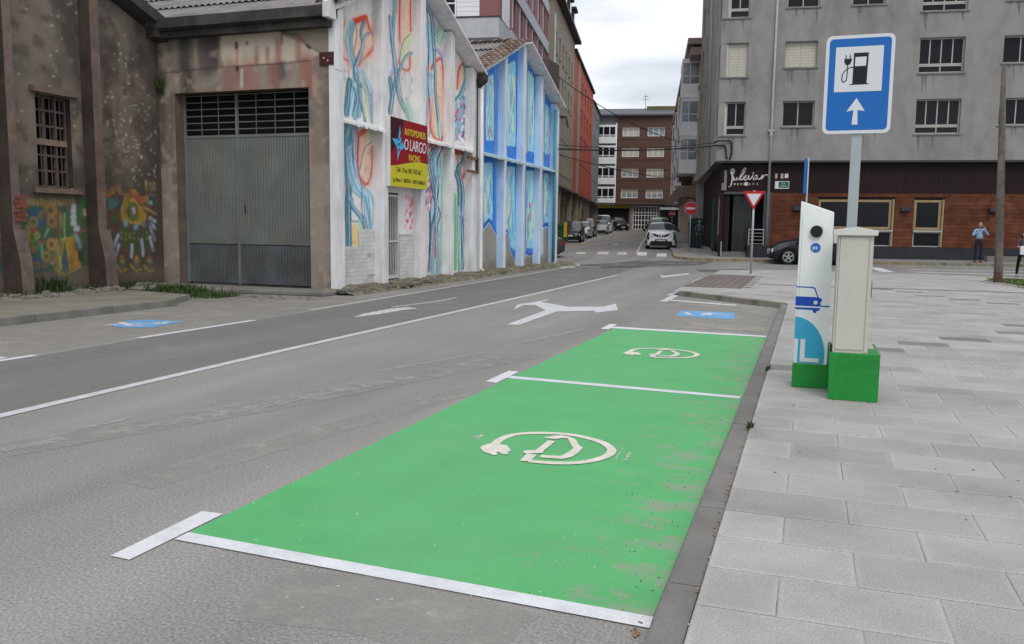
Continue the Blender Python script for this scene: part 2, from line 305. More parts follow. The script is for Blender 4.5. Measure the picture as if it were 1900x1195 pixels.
# green charging bays, worn near the kerb
def green_mat():
    m = mat('green bay paint', (.083, .375, .125), .62, var=.07, scale=2.2, fine=.07, fscale=90, bump=.15, bscale=150, spec=.3)
    t = m.node_tree; N = t.nodes; bs = N['Principled BSDF']; src = bs.inputs['Base Color'].links[0].from_socket; lk = t.links.new
    co = N.new('ShaderNodeTexCoord').outputs['Object']; sp = N.new('ShaderNodeSeparateXYZ'); lk(co, sp.inputs[0])
    mp_ = N.new('ShaderNodeMapping'); mp_.inputs['Scale'].default_value = (1, 1.7, 1); lk(co, mp_.inputs[0])
    no = N.new('ShaderNodeTexNoise'); no.inputs['Scale'].default_value = 3.2; no.inputs['Detail'].default_value = 10; no.inputs['Roughness'].default_value = .74; lk(mp_.outputs[0], no.inputs[0])
    mr = N.new('ShaderNodeMapRange'); mr.inputs[1].default_value = -1.35; mr.inputs[2].default_value = -.5; mr.inputs[3].default_value = .0; mr.inputs[4].default_value = .17; lk(sp.outputs[0], mr.inputs[0])
    ad0 = N.new('ShaderNodeMath'); ad0.operation = 'ADD'; lk(no.outputs[0], ad0.inputs[0]); lk(mr.outputs[0], ad0.inputs[1]); nf = N.new('ShaderNodeTexNoise'); nf.inputs['Scale'].default_value = 70; nf.inputs['Detail'].default_value = 4; lk(co, nf.inputs[0]); ad = N.new('ShaderNodeMath'); ad.operation = 'MULTIPLY_ADD'; lk(nf.outputs[0], ad.inputs[0]); ad.inputs[1].default_value = .34; ad1 = N.new('ShaderNodeMath'); ad1.operation = 'SUBTRACT'; lk(ad0.outputs[0], ad1.inputs[0]); ad1.inputs[1].default_value = .17; lk(ad1.outputs[0], ad.inputs[2])
    m2 = N.new('ShaderNodeMapRange'); m2.inputs[1].default_value = .63; m2.inputs[2].default_value = .74; m2.inputs[4].default_value = .85; lk(ad.outputs[0], m2.inputs[0])
    mx = N.new('ShaderNodeMixRGB'); lk(m2.outputs[0], mx.inputs[0]); lk(src, mx.inputs[1]); mx.inputs[2].default_value = (.25, .28, .20, 1)
    n3 = N.new('ShaderNodeTexNoise'); n3.inputs['Scale'].default_value = 34; n3.inputs['Detail'].default_value = 3; lk(co, n3.inputs[0])      # small dark specks
    m3 = N.new('ShaderNodeMapRange'); m3.inputs[1].default_value = .70; m3.inputs[2].default_value = .75; m3.inputs[4].default_value = .6; lk(n3.outputs[0], m3.inputs[0])
    mx3 = N.new('ShaderNodeMixRGB'); lk(m3.outputs[0], mx3.inputs[0]); lk(mx.outputs[0], mx3.inputs[1]); mx3.inputs[2].default_value = (.05, .09, .05, 1)
    n4 = N.new('ShaderNodeTexNoise'); n4.inputs['Scale'].default_value = .7; n4.inputs['Detail'].default_value = 6; lk(co, n4.inputs[0])           # thin film of dust in the far half
    m4_ = N.new('ShaderNodeMapRange'); m4_.inputs[1].default_value = .45; m4_.inputs[2].default_value = .75; m4_.inputs[4].default_value = .38; lk(n4.outputs[0], m4_.inputs[0])
    mx4 = N.new('ShaderNodeMixRGB'); lk(m4_.outputs[0], mx4.inputs[0]); lk(mx3.outputs[0], mx4.inputs[1]); mx4.inputs[2].default_value = (.15, .34, .17, 1)
    lk(mx4.outputs[0], bs.inputs['Base Color']); return m
struct(drape([[(-2.79, 3.2), (-.505, 3.14), (-.505, 7.76), (-2.78, 7.95)], [(-2.78, 7.955), (-.505, 7.765), (-.51, 12.5), (-2.74, 12.72)]], .0032, 'green_charging_bays', green_mat()))
def mark(polys, name='road_marking', m=ROADW, off=.012): return struct(drape(polys, .0045+(off-.010)*.35, name, m))
mark([gp((205, 1033), (240, 1040.5), (415, 955), (375, 950))]); mark([gp((323, 1002.5), (1205, 1168), (1212, 1147), (350, 989.5))], off=.014)
mark([gp((900.5, 708.6), (920.5, 711.6), (963, 690.5), (944, 688.6))]); mark([gp((939, 702.3), (1372, 740.5), (1375, 736.5), (949, 698.5))], off=.014)
mark([gp((1114, 610.6), (1128.5, 611.9), (1146, 602.2), (1131.8, 601.5))]); mark([gp((1130, 609.4), (1422, 626.4), (1423, 624), (1141, 606.6))], off=.014)
q = lambda ox, oy, s, *p: gp(*[(ox+a/s, oy+b/s) for a, b in p])
c4 = lambda *p: q(1060, 520, 4.524, *p)
mark([c4((740, 180), (805, 182), (908, 126), (858, 119))], m=WORN2); mark([c4((815, 172), (1380, 218), (1395, 208), (830, 164))], m=WORN2)
BLUEP = mat('blue bay paint', (.115, .33, .60), .7, var=.1, scale=6, fine=.1, fscale=90, dirt=(.25, .25, .25), dirt_amt=.35, dscale=6)
mark([c4((915, 256), (1382, 274), (1362, 330), (884, 302))], 'blue_disabled_bay_symbol', BLUEP, .010)
mark([*strip(c4((955, 272), (985, 285), (1000, 300), (1020, 292)), .09), *strip(c4((1100, 297), (1125, 278), (1170, 276), (1150, 296)), .09), *strip(c4((1165, 284), (1230, 288), (1300, 294), (1330, 298)), .08)], m=WORN2, off=.016)
c6 = lambda *p: q(0, 540, 3.654, *p)
mark([c6((770, 226), (870, 203), (1000, 197), (1265, 208), (1130, 229), (1020, 250), (850, 250), (765, 240))], 'blue_disabled_bay_symbol', BLUEP, .010)
mark([*strip(c6((720, 236), (830, 224), (1000, 226), (1090, 224)), .10), *strip(c6((820, 214), (880, 238), (1000, 240)), .10), *strip(c6((1060, 216), (1095, 226), (1140, 211)), .10)], m=WORN2, off=.016)
mark(strip(c6((938, 321), (1722, 200)), .11)); mark(strip(c6((-300, 520), (243, 437)), .11)); mark(strip(c6((-60, 452), (28, 458)), .12))
mark(strip([(-5.84, 1), (-5.84, 4.75), (-5.9, 8.5), (-5.89, 15), (-5.92, 27.5)], .12), m=mat('centre line paint', (.52, .52, .52), .75, var=.1, scale=7, fine=.15, fscale=90, dirt=(.2, .19, .18), dirt_amt=.4, dscale=8))
mark(strip([(-8.3, 12.9), (-8.5, 20), (-8.7, 28), (-8.85, 33.5), (-9.6, 36)], .12), m=mat('edge line paint', (.46, .44, .38), .8, var=.15, scale=7, dirt=(.2, .19, .18), dirt_amt=.5, dscale=6))
PALE_SC = worn('pale tyre dust', (.33, .315, .28), None, .52, 5, .22); struct(drape(strip(gp((0, 836), (215, 800), (480, 755), (765, 700), (1000, 655)), .42), .0035, 'pale_scuffs', PALE_SC)); struct(drape(strip(gp((480, 1100), (700, 1120), (950, 1190)), .5)+strip(gp((250, 900), (600, 800), (900, 715)), .3), .0022, 'pale_scuffs', PALE_SC))
mark(strip(gp((0, 836), (120, 815)), .12), m=WORN); mark(strip(gp((215, 801), (330, 783), (480, 755), (620, 727), (765, 700)), .14), m=WORN)
mark(strip(gp((130, 800), (240, 777)), .08), m=WORN); mark(strip(gp((930, 645), (1090, 610)), .1), m=WORN); mark(strip(gp((700, 690), (900, 655)), .08), m=WORN)
c7 = lambda *p: q(560, 480, 2.568, *p)
mark([c7((976, 315), (1036, 317), (1215, 253), (1160, 247)), c7((1010, 244), (1055, 223), (1110, 222), (1160, 247), (1215, 253), (1270, 230), (1218, 221), (1140, 207), (1182, 197), (1165, 196), (1105, 208), (1025, 220)), c7((1215, 253), (1395, 250), (1400, 259), (1507, 246), (1495, 215), (1440, 230), (1268, 230))], 'turn_arrow_marking', mat('arrow paint', (.55, .55, .55), .7, var=.1, scale=6, fine=.15, fscale=80, dirt=(.2, .19, .18), dirt_amt=.4, dscale=10))
mark([c7((243, 280), (300, 262), (420, 240), (500, 232), (552, 238), (480, 246), (370, 265), (300, 275))], 'lane_arrow_marking', WORN2)
mark([c7((1705, 72), (1716, 92), (1845, 76), (1843, 69), (1722, 82))], 'lane_arrow_marking', WORN2)
mark(strip(c7((430, 232), (640, 205), (740, 186)), .07), m=WORN2)
# crossing stripes at the side street mouth and at the right
for x0, x1, ya, yb in ((1070, 1087, 468, 471), (1109, 1129, 467, 472), (1146, 1163, 468, 472.5), (1183, 1200, 467.5, 474), (1219, 1237, 470, 476)):
    mark([gp((x0-2, yb), (x1-1, yb+.5), (x1+1, ya+.3), (x0+1, ya))], 'crossing_stripe', WORN2 if x0 < 1170 else ROADW)
for a_, b2, wd in (((1697, 505), (1960, 512.5), .32), ((1690, 500.5), (1960, 505.5), .2), ((1622, 497), (1650, 505), .5), ((1240, 545+3), (1262, 541), .1)):
    mark(strip(gp(a_, b2), wd), 'crossing_stripe')
mark(strip(gp((1620, 490), (1700, 491), (1800, 495), (1900, 499)), .1), m=WORN2); mark(strip(gp((1362, 504), (1376, 503)), .25), m=WORN2); mark(strip(gp((1372, 508), (1392, 509)), .25), m=WORN2)
mark(strip(gp((1182, 470), (1190, 452), (1197, 442)), .1), m=WORN2); mark(strip(gp((1066, 457), (1100, 444), (1128, 438)), .1), m=WORN2); mark([gp((1135, 452.5), (1144, 455.5), (1151, 450.5), (1146, 453))], m=WORN2)
mark([gp((1036, 495), (1042, 497), (1068, 497), (1062, 494.5))], m=WORN2); mark(strip(gp((1060, 458), (1085, 452)), .5), m=mat('ochre kerb dust', (.33, .24, .11), .9))
# electric vehicle symbols (first traced on the near bay, the second is the same stencil one bay on)
c3 = lambda *p: q(860, 760, 5.278, *p)
CREAM = mat('cream stencil paint', (.66, .60, .52), .75, var=.08, scale=8, fine=.12, fscale=100, dirt=(.25, .36, .2), dirt_amt=.35, dscale=9)
sym = [*strip(c3((300, 350), (345, 310), (400, 280), (480, 256), (570, 243), (680, 237), (780, 236), (900, 241), (1010, 249), (1110, 263), (1210, 285), (1300, 309), (1380, 341), (1430, 375), (1455, 405), (1440, 440), (1390, 472), (1310, 498), (1220, 518), (1120, 530), (1000, 536), (880, 534), (760, 526), (640, 514)), .064),
       c3((160, 385), (185, 365), (240, 345), (360, 352), (425, 362), (468, 410), (448, 424), (425, 420), (446, 436), (425, 452), (375, 444), (345, 424), (318, 430), (338, 448), (300, 460), (250, 440), (195, 425)),
       c3((770, 292), (800, 285), (870, 285), (960, 288), (1000, 290), (930, 262), (870, 272), (800, 280)), c3((830, 312), (900, 322), (765, 430), (690, 420)), c3((580, 428), (600, 412), (700, 408), (790, 420), (770, 436), (700, 440), (610, 442)), c3((620, 442), (720, 452), (670, 505), (700, 520), (550, 514)),
       c3((800, 290), (900, 300), (960, 290), (1020, 292), (1050, 350), (1075, 390), (1030, 425), (955, 466), (760, 456), (750, 480), (970, 497), (1060, 475), (1120, 440), (1168, 385), (1125, 355), (1115, 325), (1090, 300), (1030, 274), (960, 262), (880, 265))]
d2 = np.array(G(1228, 656.5)[:2])-np.array(G(1020, 833)[:2])
mark(sym, 'charging_symbol', CREAM, .016); mark([[np.array(p)+d2 for p in pl] for pl in sym], 'charging_symbol', CREAM, .016)
SCUFF = worn('paint scuff', (.55, .56, .5), None, .5, 14); mark([c3((75, 285), (140, 300), (215, 235), (130, 262)), c3((1465, 510), (1490, 495), (1590, 345), (1570, 370)), c3((1550, 515), (1600, 500), (1655, 420), (1610, 430))], 'paint_scuff', SCUFF, .010)
# ---------------------------------------------------------------- plaza, kerbs, slabs
PZ = .10
plaza_pts = [(-.34, -3), (-.34, 17.4), (-2.75, 19.75), (-3.05, 24), (-3.0, 28), (-2.6, 31), (-1.8, 32.5), (2, 33), (5, 32.2), (14, 31.2), (14, -3)]
def slab_mat(name, c, **k):
    m = mat(name, c, .85, var=.11, scale=1.3, fine=.25, fscale=130, bump=.14, bscale=180, rnd=.11, tone=True, dirt=(c[0]*.70, c[1]*.68, c[2]*.64), dirt_amt=.7, dscale=1.1, world=True, **k); return m
JOINT = mat('joint sand', (.40, .365, .31), .95, var=.15, scale=9, dirt=(.10, .09, .075), dirt_amt=.9, dscale=1.5)
g = MB(); g.prism([(x, y, PZ-.16) for x, y in plaza_pts], (0, 0, .155)); plaza = struct(g.build('plaza_pavement', JOINT), None)
SLAB = slab_mat('granite slab', (.345, .329, .312)); SLABD = slab_mat('dark granite slab', (.19, .18, .17))
def slab_mesh(lx, ly):
    b = MB(); e_ = .007; z0, z1 = -.012, -.002
    lo = [b.P(x, y, z0) for x, y in ((0, 0), (lx, 0), (lx, ly), (0, ly))]; mi = [b.P(x, y, z1) for x, y in ((0, 0), (lx, 0), (lx, ly), (0, ly))]; hi = [b.P(x, y, 0) for x, y in ((e_, e_), (lx-e_, e_), (lx-e_, ly-e_), (e_, ly-e_))]
    i_ = .030; inn_ = [b.P(x, y, 0) for x, y in ((i_, i_), (lx-i_, i_), (lx-i_, ly-i_), (i_, ly-i_))]; b.f.append(inn_)
    for A, B in ((lo, mi), (mi, hi), (hi, inn_)):
        for k in range(4): b.f.append([A[k], A[(k+1) % 4], B[(k+1) % 4], B[k]])
    return b
def inside(x, y, P):
    r = False
    for (x1, y1), (x2, y2) in zip(P, P[1:]+P[:1]):
        if (y1 > y) != (y2 > y) and x < (x2-x1)*(y-y1)/(y2-y1)+x1: r = not r
    return r
dark_px = [(1711, 637), (1787, 627), (1860, 618), (1885, 606), (1650, 651), (1665, 542), (1727, 548.5), (1793, 555), (1866, 562.5), (1630, 536.5), (1446, 683)]
dark_pts = [G(x, y, PZ)[:2] for x, y in dark_px]
ROW0, RP, SLN = 2.688-.372*3, .386, .59; meshes = {}; cand = []; far = MB(); ftone = []
def slab_lens(x0, x1, y): pass
for r_ in range(-2, 78):
    y0 = ROW0+r_*RP; yc = y0+RP/2; x = -.34 if yc < 17.5 else (-.34-(yc-17.4)*1.02 if yc < 19.75 else -2.95)
    if r_*RP+ROW0 > 31.2: break
    xs_ = [x]; nx = -.05+(SLN/2 if r_ % 2 else 0); nx -= SLN*math.ceil((nx-x-.12)/SLN)-0
    while nx < x+.1: nx += SLN
    while nx < 12: xs_.append(nx); nx += SLN
    for a_, b2 in zip(xs_, xs_[1:]):
        cx = (a_+b2)/2; c = M @ np.array([cx, yc, PZ-H])
        if c[2] > -.5: continue
        px, py = 950+F*c[0]/-c[2], 597.5-F*c[1]/-c[2]
        if not (-80 < px < 2150 and py < 1330): continue
        if -3.0 < cx < -1.35 and 21.3 < yc < 28: continue
        dk = any(a_ <= p[0] < b2 and y0 <= p[1] < y0+RP for p in dark_pts) or 23.2 < yc < 23.75 and cx > -1.3
        cand.append((c[2], a_, b2, y0, dk, px < 1930 and py < 1215))
cand.sort(key=lambda t_: (not t_[5], -t_[0])); near = cand[:290]
for _, a_, b2, y0, dk, _v in near:
    key = (round(b2-a_, 3), dk)
    if key not in meshes:
        me = slab_mesh(b2-a_-.006, RP-.006).mesh('slab'); me.attributes.new('tone', 'FLOAT', 'POINT').data.foreach_set('value', [.09]*12+[-.02]*4); me.materials.append(SLABD if dk else SLAB); meshes[key] = me
    o = link('slab', meshes[key], plaza, **({'label': 'dark grey paving slab'} if dk else {})); o.location = (a_+.003, y0+.003, PZ+random.uniform(-.0012, .0012)); o.rotation_euler = (random.uniform(-.0015, .0015), random.uniform(-.001, .001), 0)
for dkf in (False, True):
    fb = MB(); tn = []
    for _, a_, b2, y0, dk, _v in cand[290:]:
        if dk != dkf: continue
        s_ = slab_mesh(b2-a_-.006, RP-.006); n0 = len(fb.v); fb.v += [(x+a_+.003, y+y0+.003, z+PZ) for x, y, z in s_.v]; fb.f += [[i+n0 for i in f] for f in s_.f]; tn += [random.uniform(-.06, .06)]*len(s_.v)
    if fb.f:
        o = fb.build('far_slabs', SLABD if dkf else SLAB, plaza, kind='stuff'); o.data.attributes.new('tone', 'FLOAT', 'POINT').data.foreach_set('value', tn)
# tactile patch of small studded tiles at the corner
tb = MB()
for i in range(26):
    for j in range(8):
        x, y = -2.95+j*.205, 21.35+i*.255; tb.box(x, x+.19, y, y+.24, PZ-.012, PZ-.002)
tb.build('tactile_tiles', mat('dark tactile tile', (.15, .125, .11), .85, var=.2, scale=3), plaza, kind='stuff')
# kerbs
KERB = mat('kerb stone', (.190, .176, .160), .85, var=.1, scale=2.5, fine=.16, fscale=120, bump=.25, bscale=140, world=True, rnd=.10, dirt=(.10, .093, .085), dirt_amt=.5, dscale=3)
kerb = thing('kerb', 'dark grey kerb stones between the green bays and the pale slabs', 'kerb', (-.42, 3, 0)); kme = {}
def kerb_run(par, p, q_, wd, h, step=1., m=KERB, z0=-.05, base=None):
    p, q_ = np.array(p, float), np.array(q_, float); Lg = np.hypot(*(q_-p)); n = max(1, round(Lg/step)); d = (q_-p)/Lg; key = (round(Lg/n, 3), wd, h, m.name)
    if key not in kme:
        me = MB().box(0, Lg/n-.006, -wd/2, wd/2, z0, h).mesh('kerb_stone'); bevel(me, .012, 2); me.materials.append(m); kme[key] = me
    for i in range(n):
        c = p+d*(Lg/n)*i; o = link('kerb_stone', kme[key], par); o.location = (c[0]-par.location.x, c[1]-par.location.y, (gz(c[1]) if base is None else base)+random.uniform(-.002, .002)-par.location.z); o.rotation_euler = (0, -math.atan2(gz(c[1]+d[1])-gz(c[1]), 1) if abs(d[1]) > .5 else 0, math.atan2(d[1], d[0])+random.uniform(-.002, .002))
kerb_run(kerb, (-.408, 1.3), (-.408, 17.5), .128, .082)
KERB2 = mat('pale mossy kerb', (.27, .25, .21), .9, var=.15, scale=3, dirt=(.07, .075, .045), dirt_amt=.85, dscale=2.2)
k2 = thing('kerb', 'pale raised kerb closing the far end of the parking bays, mossy face', 'kerb', (-1.6, 18.6, 0)); kerb_run(k2, (-.42, 17.35), (-2.75, 19.65), .16, PZ+.015, 1, KERB2)
k3 = thing('kerb', 'low kerb round the plaza corner by the give way sign', 'kerb', (-3, 25, 0))
for a_, b2 in zip(plaza_pts[2:], plaza_pts[3:10]): kerb_run(k3, a_, b2, .14, PZ-.01, 1, KERB2)
# far pavement in front of the grey block, pavement of the left row, old pavement slab at the left
CONC = mat('old concrete', (.21, .20, .18), .9, var=.15, scale=1.5, fine=.1, fscale=70, bump=.2, bscale=60, dirt=(.10, .10, .07), dirt_amt=.6, dscale=1.1)
GA = 7.7; GO = (-4.35, 41.4); CG, SG = math.cos(math.radians(GA)), math.sin(math.radians(GA))
def gw(x, y): return (GO[0]+x*CG-y*SG, GO[1]+x*SG+y*CG)
PAVE = mat('far pavement', (.25, .24, .225), .9, var=.1, scale=2, fine=.12, fscale=20, dirt=(.15, .14, .13), dirt_amt=.5, dscale=1)
def pavement(name, pts, lab, h=.12):
    bm = bmesh.new(); f = bm.faces.new([bm.verts.new((x, y, 0)) for x, y in pts]); 
    if f.normal.z < 0: f.normal_flip()
    for yb in (50,): bmesh.ops.bisect_plane(bm, geom=bm.verts[:]+bm.edges[:]+bm.faces[:], plane_co=(0, yb, 0), plane_no=(0, 1, 0))
    r = bmesh.ops.extrude_face_region(bm, geom=bm.faces[:]); vs_ = [v for v in r['geom'] if isinstance(v, bmesh.types.BMVert)]; s_ = set(vs_)
    for v in bm.verts: v.co.z = gz(v.co.y)+(h if v in s_ else -.1)
    bmesh.ops.recalc_face_normals(bm, faces=bm.faces[:]); me = bpy.data.meshes.new(name); bm.to_mesh(me); bm.free(); me.materials.append(PAVE); return struct(link(name, me), lab)
far_edge = [gw(-1.9, 3.5), gw(-1.7, -.1), gw(-.9, -1.15), gw(.2, -1.45), gw(9, -1.8), gw(22, -2.2)]
pavement('pavement', [gw(22, 12), gw(-.3, 12)]+[(-17.0, 110), (-18.9, 108)]+far_edge, None)
YEL = worn('worn yellow kerb paint', (.45, .32, .06), None, .47, 5); k4 = thing('kerb', 'far kerb with worn yellow paint in front of the corner cafe', 'kerb', (*gw(3, -2.4), 0))
KY = mat('yellow kerb', (.30, .24, .11), .85, var=.2, scale=3, dirt=(.16, .15, .14), dirt_amt=.9, dscale=2.2)
for i, (a_, b2) in enumerate(zip(far_edge, far_edge[1:])): kerb_run(k4, a_, b2, .16, .125, 1, KY if i < 4 else KERB2)
LA = 10.0; LO = (-14.5, 37.)
def lw(s, o=0): d = math.radians(LA); return (LO[0]-math.sin(d)*s+math.cos(d)*o, LO[1]+math.cos(d)*s+math.sin(d)*o)
pavement('pavement', [lw(6, .35), lw(84, .35), lw(84, -1.4), lw(6, -1.4)], None)
g = MB(); g.prism([(-14.5, 2, -.02), (-10.98, 2, -.02), (-10.98, 12.4, -.02), (-11.5, 13.6, -.02), (-14.5, 14.2, -.02)], (0, 0, .13)); struct(g.build('old_footway', mat('mossy concrete', (.235, .215, .175), .92, var=.14, scale=1.2, fine=.12, fscale=60, dirt=(.13, .125, .075), dirt_amt=.7, dscale=.9)))
k5 = thing('kerb', 'cracked old kerb of the footway beside the dark warehouse', 'kerb', (-10.9, 8, 0)); kerb_run(k5, (-10.92, 2), (-10.92, 12.5), .12, .125, 1.5, CONC)
g = MB(); g.prism([(-13.4, 15.25, 0), (-12.9, 15.25, 0), (-9.62, 15.5, 0), (-9.62, 16.28, 0), (-14.2, 16.28, 0)], (0, 0, .10)); me = g.mesh('x'); bevel(me, .02); me.materials.append(CONC); tag(link('garage_ramp', me), 'worn concrete threshold slab in front of the grey garage door', 'ramp')
# ================================================================ LEFT: DARK WAREHOUSE (wall A)
PAINTED = mat('painted masonry', (1, 1, 1), .85, var=.07, scale=4, fine=.10, fscale=70, attr='paint', bump=.3, bscale=45)
AX = -14.5; WG = 1.5
A_ = lambda ox, oy, s, *p: [tuple(onX(ox+a/s, oy+b/s, AX)) for a, b in p]
roofA_top = onX(236, 0, AX+.25); roofA_bot = onX(296, 48, AX+.25); slA = (roofA_top[1]-roofA_bot[1])/(roofA_top[0]-roofA_bot[0])
topA = lambda Y: min(9.5, roofA_bot[1]-.12+slA*(Y-roofA_bot[0]))
ca = Canvas(3.0, 16.4, 0, 9.6, .03, (104, 95, 85))
ca.mask((ca.noise(.9, 5, seed=1)-.48)*5, (72, 67, 63), .7); ca.mask((ca.noise(.7, 4, seed=2)-.52)*5, (116, 103, 86), .6); ca.mask((ca.noise(2.2, 4, 1, .35, seed=3)-.55)*6, (52, 47, 45), .6)
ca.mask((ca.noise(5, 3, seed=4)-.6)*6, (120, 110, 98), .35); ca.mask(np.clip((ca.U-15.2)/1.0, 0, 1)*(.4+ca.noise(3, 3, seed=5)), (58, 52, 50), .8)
r0 = np.random.RandomState(3)
for k in range(300):                                        # pale spatter where render has flaked
    u, v = (r0.normal(15.4, .5), r0.normal(3.4, .9)) if k < 150 else (r0.uniform(8, 16.2), r0.uniform(1.5, 8)); d = r0.uniform(.005, .02); ca.stroke([(u, v), (u+.01, v+.01)], d*2, (190, 184, 175), .6, .75)
def B(ox, oy, s, c, wd, *p, soft=.2, al=.9): ca.stroke(A_(ox, oy, s, *p), wd, c, soft, al)
def Bf(ox, oy, s, c, *p, al=.85): ca.fill(A_(ox, oy, s, *p), c, al)
k1 = (0, 350, 6.289)                                       # left half of the wall painting
Bf(*k1, (44, 92, 52), (-400, 215), (620, 215), (850, 260), (1100, 110), (1100, 650), (1000, 930), (640, 960), (380, 1010), (-400, 990))
Bf(*k1, (40, 78, 112), (-300, 250), (560, 240), (600, 300), (520, 430), (330, 540), (300, 250)); Bf(*k1, (46, 80, 110), (380, 800), (600, 800), (640, 930), (400, 960)); Bf(*k1, (40, 78, 112), (-300, 830), (90, 830), (90, 960), (-300, 960))
for x in range(-280, 880, 42): B(*k1, (158, 136, 84), .055, (x, 135+10*math.sin(x)), (x+3, 185))
Bf(*k1, (140, 52, 72), (640, 240), (690, 240), (680, 540), (640, 530)); Bf(*k1, (34, 100, 46), (700, 270), (840, 290), (800, 590), (700, 600)); 
for y in range(290, 600, 36): B(*k1, (170, 160, 70), .03, (700, y), (718, y+10)); B(*k1, (190, 180, 160), .03, (752, y), (752, y+16))
Bf(*k1, (176, 128, 36), (780, 600), (860, 570), (900, 720), (940, 900), (830, 950), (760, 640)); Bf(*k1, (128, 116, 78), (655, 580), (720, 610), (680, 930), (600, 850))
Bf(*k1, (48, 82, 110), (720, 760), (770, 720), (800, 930), (700, 960)); 
for a_, b2 in (((650, 570), (720, 960)), ((740, 600), (690, 960)), ((770, 620), (820, 950)), ((590, 850), (690, 985)), ((690, 985), (780, 1000)), ((780, 1000), (940, 910)), ((720, 600), (860, 560))): B(*k1, (186, 160, 48), .03, a_, b2)
for x, y, r in ((860, 200, .1), (858, 262, .11), (858, 330, .12), (860, 400, .13), (895, 470, .13)): B(*k1, (188, 186, 196), r, (x-8, y), (x+8, y))
for k in range(7): B(*k1, (120, 170, 168), .05, (870+k*9, 530+k*32), (905+k*9, 540+k*32))
Bf(*k1, (44, 104, 50), (920, 120), (1040, 110), (1040, 420), (910, 420)); B(*k1, (190, 150, 120), .12, (995, 265), (995, 290)); B(*k1, (150, 60, 70), .05, (900, 520), (1040, 460)); B(*k1, (150, 60, 70), .05, (910, 520), (950, 640))
Bf(*k1, (146, 60, 78), (340, 470), (400, 445), (475, 465), (440, 495), (350, 500)); B(*k1, (166, 70, 80), .06, (350, 690), (400, 730)); B(*k1, (120, 170, 160), .045, (565, 470), (520, 560)); B(*k1, (120, 190, 190), .03, (490, 650), (490, 800)); Bf(*k1, (166, 68, 90), (450, 600), (500, 600), (530, 620), (500, 640), (470, 630))
for x, y, c, r in ((390, 385, (130, 120, 60), .22), (490, 315, (130, 110, 60), .16), (430, 545, (170, 150, 80), .14), (415, 650, (100, 130, 60), .2), (590, 250, (150, 116, 50), .3), (600, 385, (140, 106, 70), .25), (600, 650, (170, 130, 70), .25), (540, 790, (150, 124, 56), .22), (430, 890, (120, 100, 60), .15), (530, 885, (120, 100, 60), .15), (0, 600, (160, 140, 60), .3), (10, 480, (170, 60, 90), .3), (20, 700, (120, 80, 70), .3)):
    B(*k1, c, r, (x, y), (x+3, y+3), soft=.4); B(*k1, (60, 70, 60), r*.4, (x, y), (x+2, y+2))
for k in range(9): B(*k1, (150, 130, 50), .035, (310, 430+k*24), (350, 436+k*24))
B(*k1, (30, 70, 40), .06, (300, 1010), (560, 940), (640, 900)); Bf(*k1, (30, 22, 24), (900, 720), (960, 680), (985, 760), (960, 860), (910, 830))
k2_ = (180, 340, 6.64)                                      # right half: the yellow creature with feathers
Bf(*k2_, (86, 58, 36), (130, 150), (250, 60), (500, 60), (718, 300), (718, 1100), (190, 1100), (180, 600), (130, 400), al=.7)
for k in range(17): B(*k2_, ((176, 116, 50), (150, 90, 48), (160, 150, 70))[k % 3], .10, (130+k*30, 70+45*math.cos(k*.9)+k*6), (138+k*30, 100+45*math.cos(k*.9)+k*6), soft=.5)
Bf(*k2_, (168, 84, 60), (380, 70), (450, 110), (560, 160), (600, 230), (500, 260), (400, 160)); Bf(*k2_, (58, 120, 116), (140, 190), (260, 180), (290, 240), (220, 310), (140, 330)); Bf(*k2_, (36, 50, 92), (280, 150), (330, 150), (310, 240), (240, 320), (190, 320), (270, 250))
Bf(*k2_, (196, 160, 46), (340, 160), (470, 200), (560, 310), (620, 400), (590, 480), (540, 520), (430, 500), (300, 450), (290, 360))
for k in range(4): B(*k2_, (96, 92, 40), .03, (360+k*16, 170+k*5), (300+k*26, 430+k*10))
for k in range(5): B(*k2_, (150, 110, 30), .03, (540+k*18, 300+k*18), (500+k*24, 470+k*8))
B(*k2_, (70, 96, 56), .34, (445, 320), (445, 380), soft=.2); B(*k2_, (120, 96, 40), .2, (445, 330), (445, 365)); B(*k2_, (176, 180, 200), .11, (448, 325), (448, 350))
for x, y in ((355, 490), (480, 530), (580, 500)): B(*k2_, (120, 50, 70), .2, (x, y+20), (x, y+40)); B(*k2_, (110, 170, 172), .13, (x, y), (x, y+20)); B(*k2_, (52, 84, 40), .28, (x-5, y+120), (x-8, y+220), soft=.6)
for k in range(14): B(*k2_, (170, 150, 90), .035, (300+(k % 7)*52, 600+(k//7)*60+(k % 3)*14), (304+(k % 7)*52, 612+(k//7)*60+(k % 3)*14))
for a_, b2 in (((260, 640), (205, 780)), ((270, 760), (240, 880)), ((432, 760), (425, 905)), ((552, 700), (568, 890)), ((650, 660), (695, 830)), ((640, 470), (710, 700)), ((640, 440), (712, 560)), ((650, 425), (716, 470))): B(*k2_, (40, 52, 66), .15, a_, b2); B(*k2_, (176, 188, 198), .085, a_, b2, soft=.4)
Bf(*k2_, (40, 60, 60), (620, 150), (690, 120), (718, 160), (718, 260), (650, 290), (610, 230)); B(*k2_, (168, 158, 120), .04, (630, 270), (620, 190), (660, 130), (712, 150)); B(*k2_, (130, 190, 180), .09, (660, 235), (668, 245))
for k in range(7): B(*k2_, (160, 140, 100), .045, (570+k*24, 285+k*14), (610+k*20, 320+k*10))
for x in (600, 655, 700): B(*k2_, (176, 156, 110), .08, (x, 0), (x+12, 80))
for x in (310, 490, 650): Bf(*k2_, (70, 104, 96), (x-60, 950), (x, 900), (x+55, 950), (x, 1080)); B(*k2_, (176, 166, 54), .05, (x-70, 1010), (x-10, 1090), (x+50, 1060)); B(*k2_, (176, 130, 60), .12, (x, 920), (x, 950), soft=.5)
